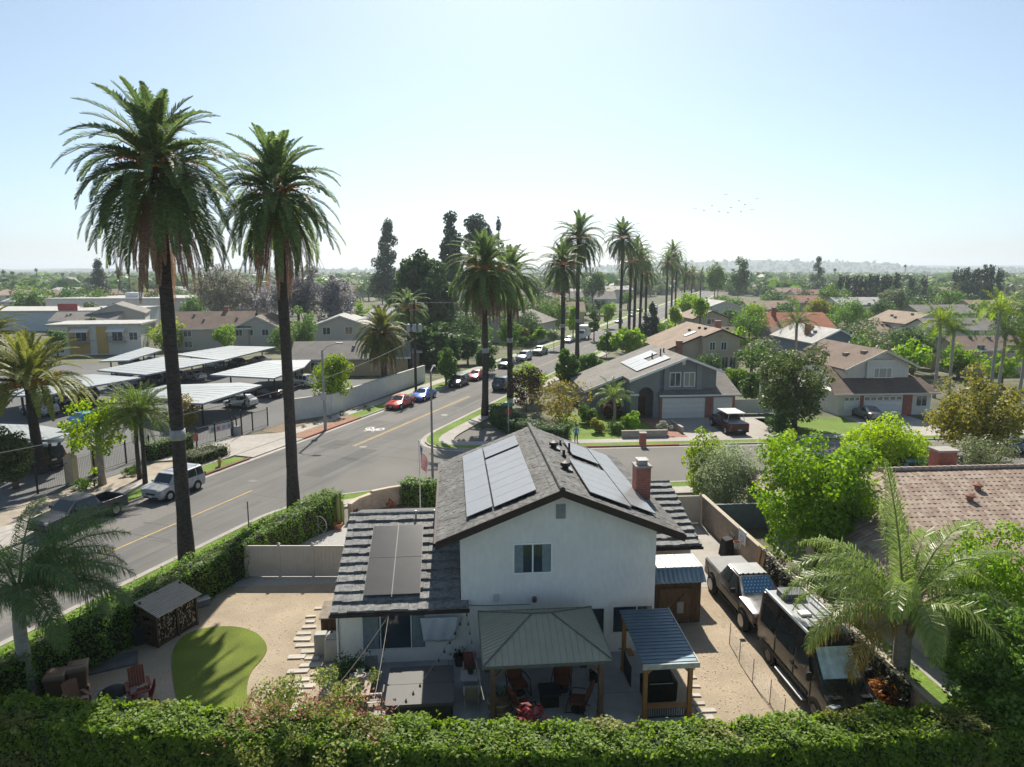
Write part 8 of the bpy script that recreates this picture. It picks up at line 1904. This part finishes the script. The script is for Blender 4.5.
for (xa,xb,D,top) in ((842,868,300,277),(872,897,290,275),(913,925,310,276),(957,992,330,270),(985,1000,300,268)):
    k = int((xb-xa)*mpp(D)/1.9)
    for j in range(k):
        p = X(xa+(xb-xa)*j/max(1,k-1),270,D); o = cyp if first else dup(cyp); first = False
        hh = hz_(top+rf_.uniform(-1,2.5),D); o.location = (p.x,D+rf_.uniform(-1,1),0); o.scale = (1,1,hh/9); o.rotation_euler.z = rf_.random()*6
# smaller trees among the nearer houses
hl_ = [(o.location.x,o.location.y) for o in SC.objects if o.parent is None and o.get('category') in ('house','apartment building','building','trailer')]
gp_ = [proto_tree('yard_tree','leafy tree between the houses beyond the cross street',6,6,L_MID,1100,24,311,.5,'trees between nearer houses'),proto_tree('yard_tree','leafy tree between the houses beyond the cross street',6.5,6,L_DARK,1100,24,312,.5,'trees between nearer houses'),proto_tree('yard_tree','leafy tree between the houses beyond the cross street',5,5.5,L_BRIGHT,1000,22,313,.5,'trees between nearer houses'),proto_tree('yard_tree','leafy tree between the houses beyond the cross street',5.5,6,L_OLIVE,1000,22,314,.5,'trees between nearer houses')]
ug = [False]*4; cnt = 0; tries = 0
while cnt < 150 and tries < 6000:
    tries += 1; D = rf_.uniform(100,270); px = rf_.uniform(430,1060); x,y = X(px,270,D).x,D
    if on_road(x,y) or not clear(x,y,4.5): continue
    if px<740 and D<145: continue
    if any(abs(x-a)<9.5 and -4<y-b<15 for a,b in hl_): continue
    i = rf_.choices(range(4),(3,3,2,2))[0]; o = dup(gp_[i]) if ug[i] else gp_[i]; ug[i] = True; s = rf_.uniform(.55,1.1)
    o.location = (x,y,0); o.rotation_euler.z = rf_.random()*6.28; o.scale = (s*rf_.uniform(.9,1.3),s*rf_.uniform(.9,1.3),s); placed.append((x,y)); cnt += 1
# small fan palms on the skyline
def sky_palm(px,top,D,label,seed):
    h = hz_(top,D); rr = np.random.default_rng(seed); t = thing('skyline_palm',label,'palm tree',(X(px,270,D).x,D,0),0,'thin palms on the skyline'); n = 160
    d = unit(rr.normal(0,1,(n,3))); mobj('crown',fmesh('crown',leaves(d*1.5*rr.random((n,1))+np.array([0,0,h]),d,1.3,rr,.3,.5),4,L_DARK),t); M().tube([(0,0,0),(.3,0,h)],[.35,.22],6).build('trunk',PBARK,t)
for i,(px,top,D) in enumerate(((3,272,500),(12,273,520),(36,270,620),(116,272,480),(62,274,600),(121,274,560),(758,274,600),(905,266,700),(958,268,800),(640,272,700),(835,270,650),(985,266,520))): sky_palm(px,top,D,'thin distant palm standing up on the skyline',400+i)
# houses of the plain
def proto_house(wallm,roofm,w_,d,e,r,axis,seed):
    return house_simple('hazy low roofed house among trees on the plain',(0,-160,0),0,w_,d,e,r,wallm,roofm,axis,group='houses on the suburban plain',wins=((-w_*.3,-w_*.3+1.4,e-1.6,e-.5),(w_*.15,w_*.15+1.4,e-1.6,e-.5)))
ph = [proto_house(W_WHITE,SH_TAN,14,11,4.4,2.2,'x',1),proto_house(W_BEIGE,SH_BROWN,12,15,4.8,2.2,'y',2),proto_house(W_WHITE,SH_GREY,15,11,3.2,2.2,'x',3),proto_house(W_BEIGE,SH_RED,13,11,4.6,2.0,'x',4),proto_house(W_WHITE,SH_PALE,16,12,5.0,1.8,'x',5)]
usedh = [False]*5; cnt = 0
hp_ = []
while cnt < 105:
    D = 190+rf_.random()**1.1*620; px = rf_.uniform(-30,1054); x,y = X(px,270,D).x,D
    if on_road(x,y,20) or any((x-a)**2+(y-b)**2 < 17**2 for a,b in hp_): continue
    if px<380 and D<250: continue
    if D<250 and 690<px<1000: continue
    i = rf_.randrange(5); o = ph[i] if not usedh[i] else dup(ph[i]); usedh[i] = True
    o.location = (x,y,0); o.rotation_euler.z = (A5 if x>30 else RZ)+rf_.choice((0,PI/2,0))+rf_.uniform(-.08,.08); hp_.append((x,y)); cnt += 1
# far wood: one mass of crowns to the foot of the hills
rng = np.random.default_rng(77); Vs = []
N_far = 6500
D = 430+2700*rng.random(N_far)**1.35; px = rng.uniform(-40,1064,N_far); x = (px-512)/FPX*(D*_c+CH*_s)
keep = np.array([not on_road(a,b,20) for a,b in zip(x,D)]); x, D = x[keep], D[keep]
for nl,mtl,nm in ((0,L_DARK,'far_wood'),(1,L_MID,'far_wood'),(2,L_OLIVE,'far_wood')):
    sel = np.arange(len(x))%3==nl; xs, Ds = x[sel], D[sel]; Q = []
    for a,b in zip(xs,Ds):
        h = rng.uniform(4,11)*(1+.25*(rng.random()<.12)); k = 26; d = unit(rng.normal(0,1,(k,3))); pts = d*np.array([h*.62,h*.62,h*.42])*(.75+.3*rng.random((k,1)))+np.array([a,b,h*.55]); Q.append(leaves(pts,d+np.array([0,0,.3]),h*.55,rng,.8,.4))
    o = mobj(nm,fmesh(nm,np.concatenate(Q),4,mtl)); o['kind'] = 'stuff'
# far hills
HILL = mat('hill_scrub',(.045,.06,.032),.95,.35,.01,col2=(.11,.10,.07),big=.3,bscale=.004)
def ridge(y, xs, f, depth, nm):
    m = M(); n = 90; P0 = []
    for i in range(n+1):
        x_ = xs[0]+(xs[1]-xs[0])*i/n; P0.append((x_,f(x_)))
    for i in range(n):
        a,b = P0[i],P0[i+1]; m.poly((a[0],y-depth,-1),(b[0],y-depth,-1),(b[0],y,b[1]),(a[0],y,a[1])); m.poly((a[0],y,a[1]),(b[0],y,b[1]),(b[0],y+depth*.8,-1),(a[0],y+depth*.8,-1))
    return struct(m.build(nm,HILL,smooth=True))
def hillf(x_):
    px = 512+FPX*x_/(3600*_c)
    b = 30*math.exp(-((px-660)/75)**2)+34*math.exp(-((px-760)/80)**2)+26*math.exp(-((px-850)/60)**2)+12
    return 8+b+4*math.sin(x_*.011)+2.5*math.sin(x_*.031+1)
ridge(3600,(-3800,3800),hillf,500,'hills')
ridge(5200,(-5000,5400),lambda x_: 26+9*math.sin(x_*.0021+.6)+5*math.sin(x_*.007)+(18*math.exp(-((x_-3300)/700)**2)),700,'hills')
Q = []
for i in range(1500):                                   # trees on the ridge
    x_ = rng.uniform(-1500,3600); yy = rng.uniform(3150,3620); f = (yy-3100)/500; z = max(0,hillf(x_)*min(1,f)); h = rng.uniform(6,15); k = 20; d = unit(rng.normal(0,1,(k,3)))
    Q.append(leaves(d*np.array([h*.6,h*.6,h*.5])*(.7+.3*rng.random((k,1)))+np.array([x_,yy,z+h*.4]),d,h*.6,rng,.8,.4))
o = mobj('hill_wood',fmesh('hill_wood',np.concatenate(Q),4,L_DARK)); o['kind'] = 'stuff'
# birds
def bird(px,py,D,i):
    p = X(px,py,D); t = M(); s = .55
    t.add([(-.25*s,0,0),(.25*s,0,0),(.1*s,.5*s,.02),(-.1*s,-.5*s,.02)],[(0,2,1,3)]); t.tube([(0,-.35*s,0),(0,.1*s,.02),(0,.45*s,.03)],[.03,.08,.02],5)
    for sg in (-1,1): t.add([(0,.15*s,.03),(0,-.12*s,.03),(sg*.75*s,-.1*s,.28),(sg*1.0*s,-.02*s,.2),(sg*.7*s,.12*s,.27)],[(0,1,2,3,4)])
    o = t.build('bird',mat('bird_dark',(.05,.05,.055),.8,.1),None,p,i*.7); tag(o,'tiny dark bird flying in the distant flock','bird','flock of distant birds')
for i,(px,py) in enumerate(((695,209),(704,211),(712,206),(719,212),(726,195),(731,208),(739,201),(745,205),(752,210),(757,199),(728,213),(741,212))): bird(px,py,190,i)
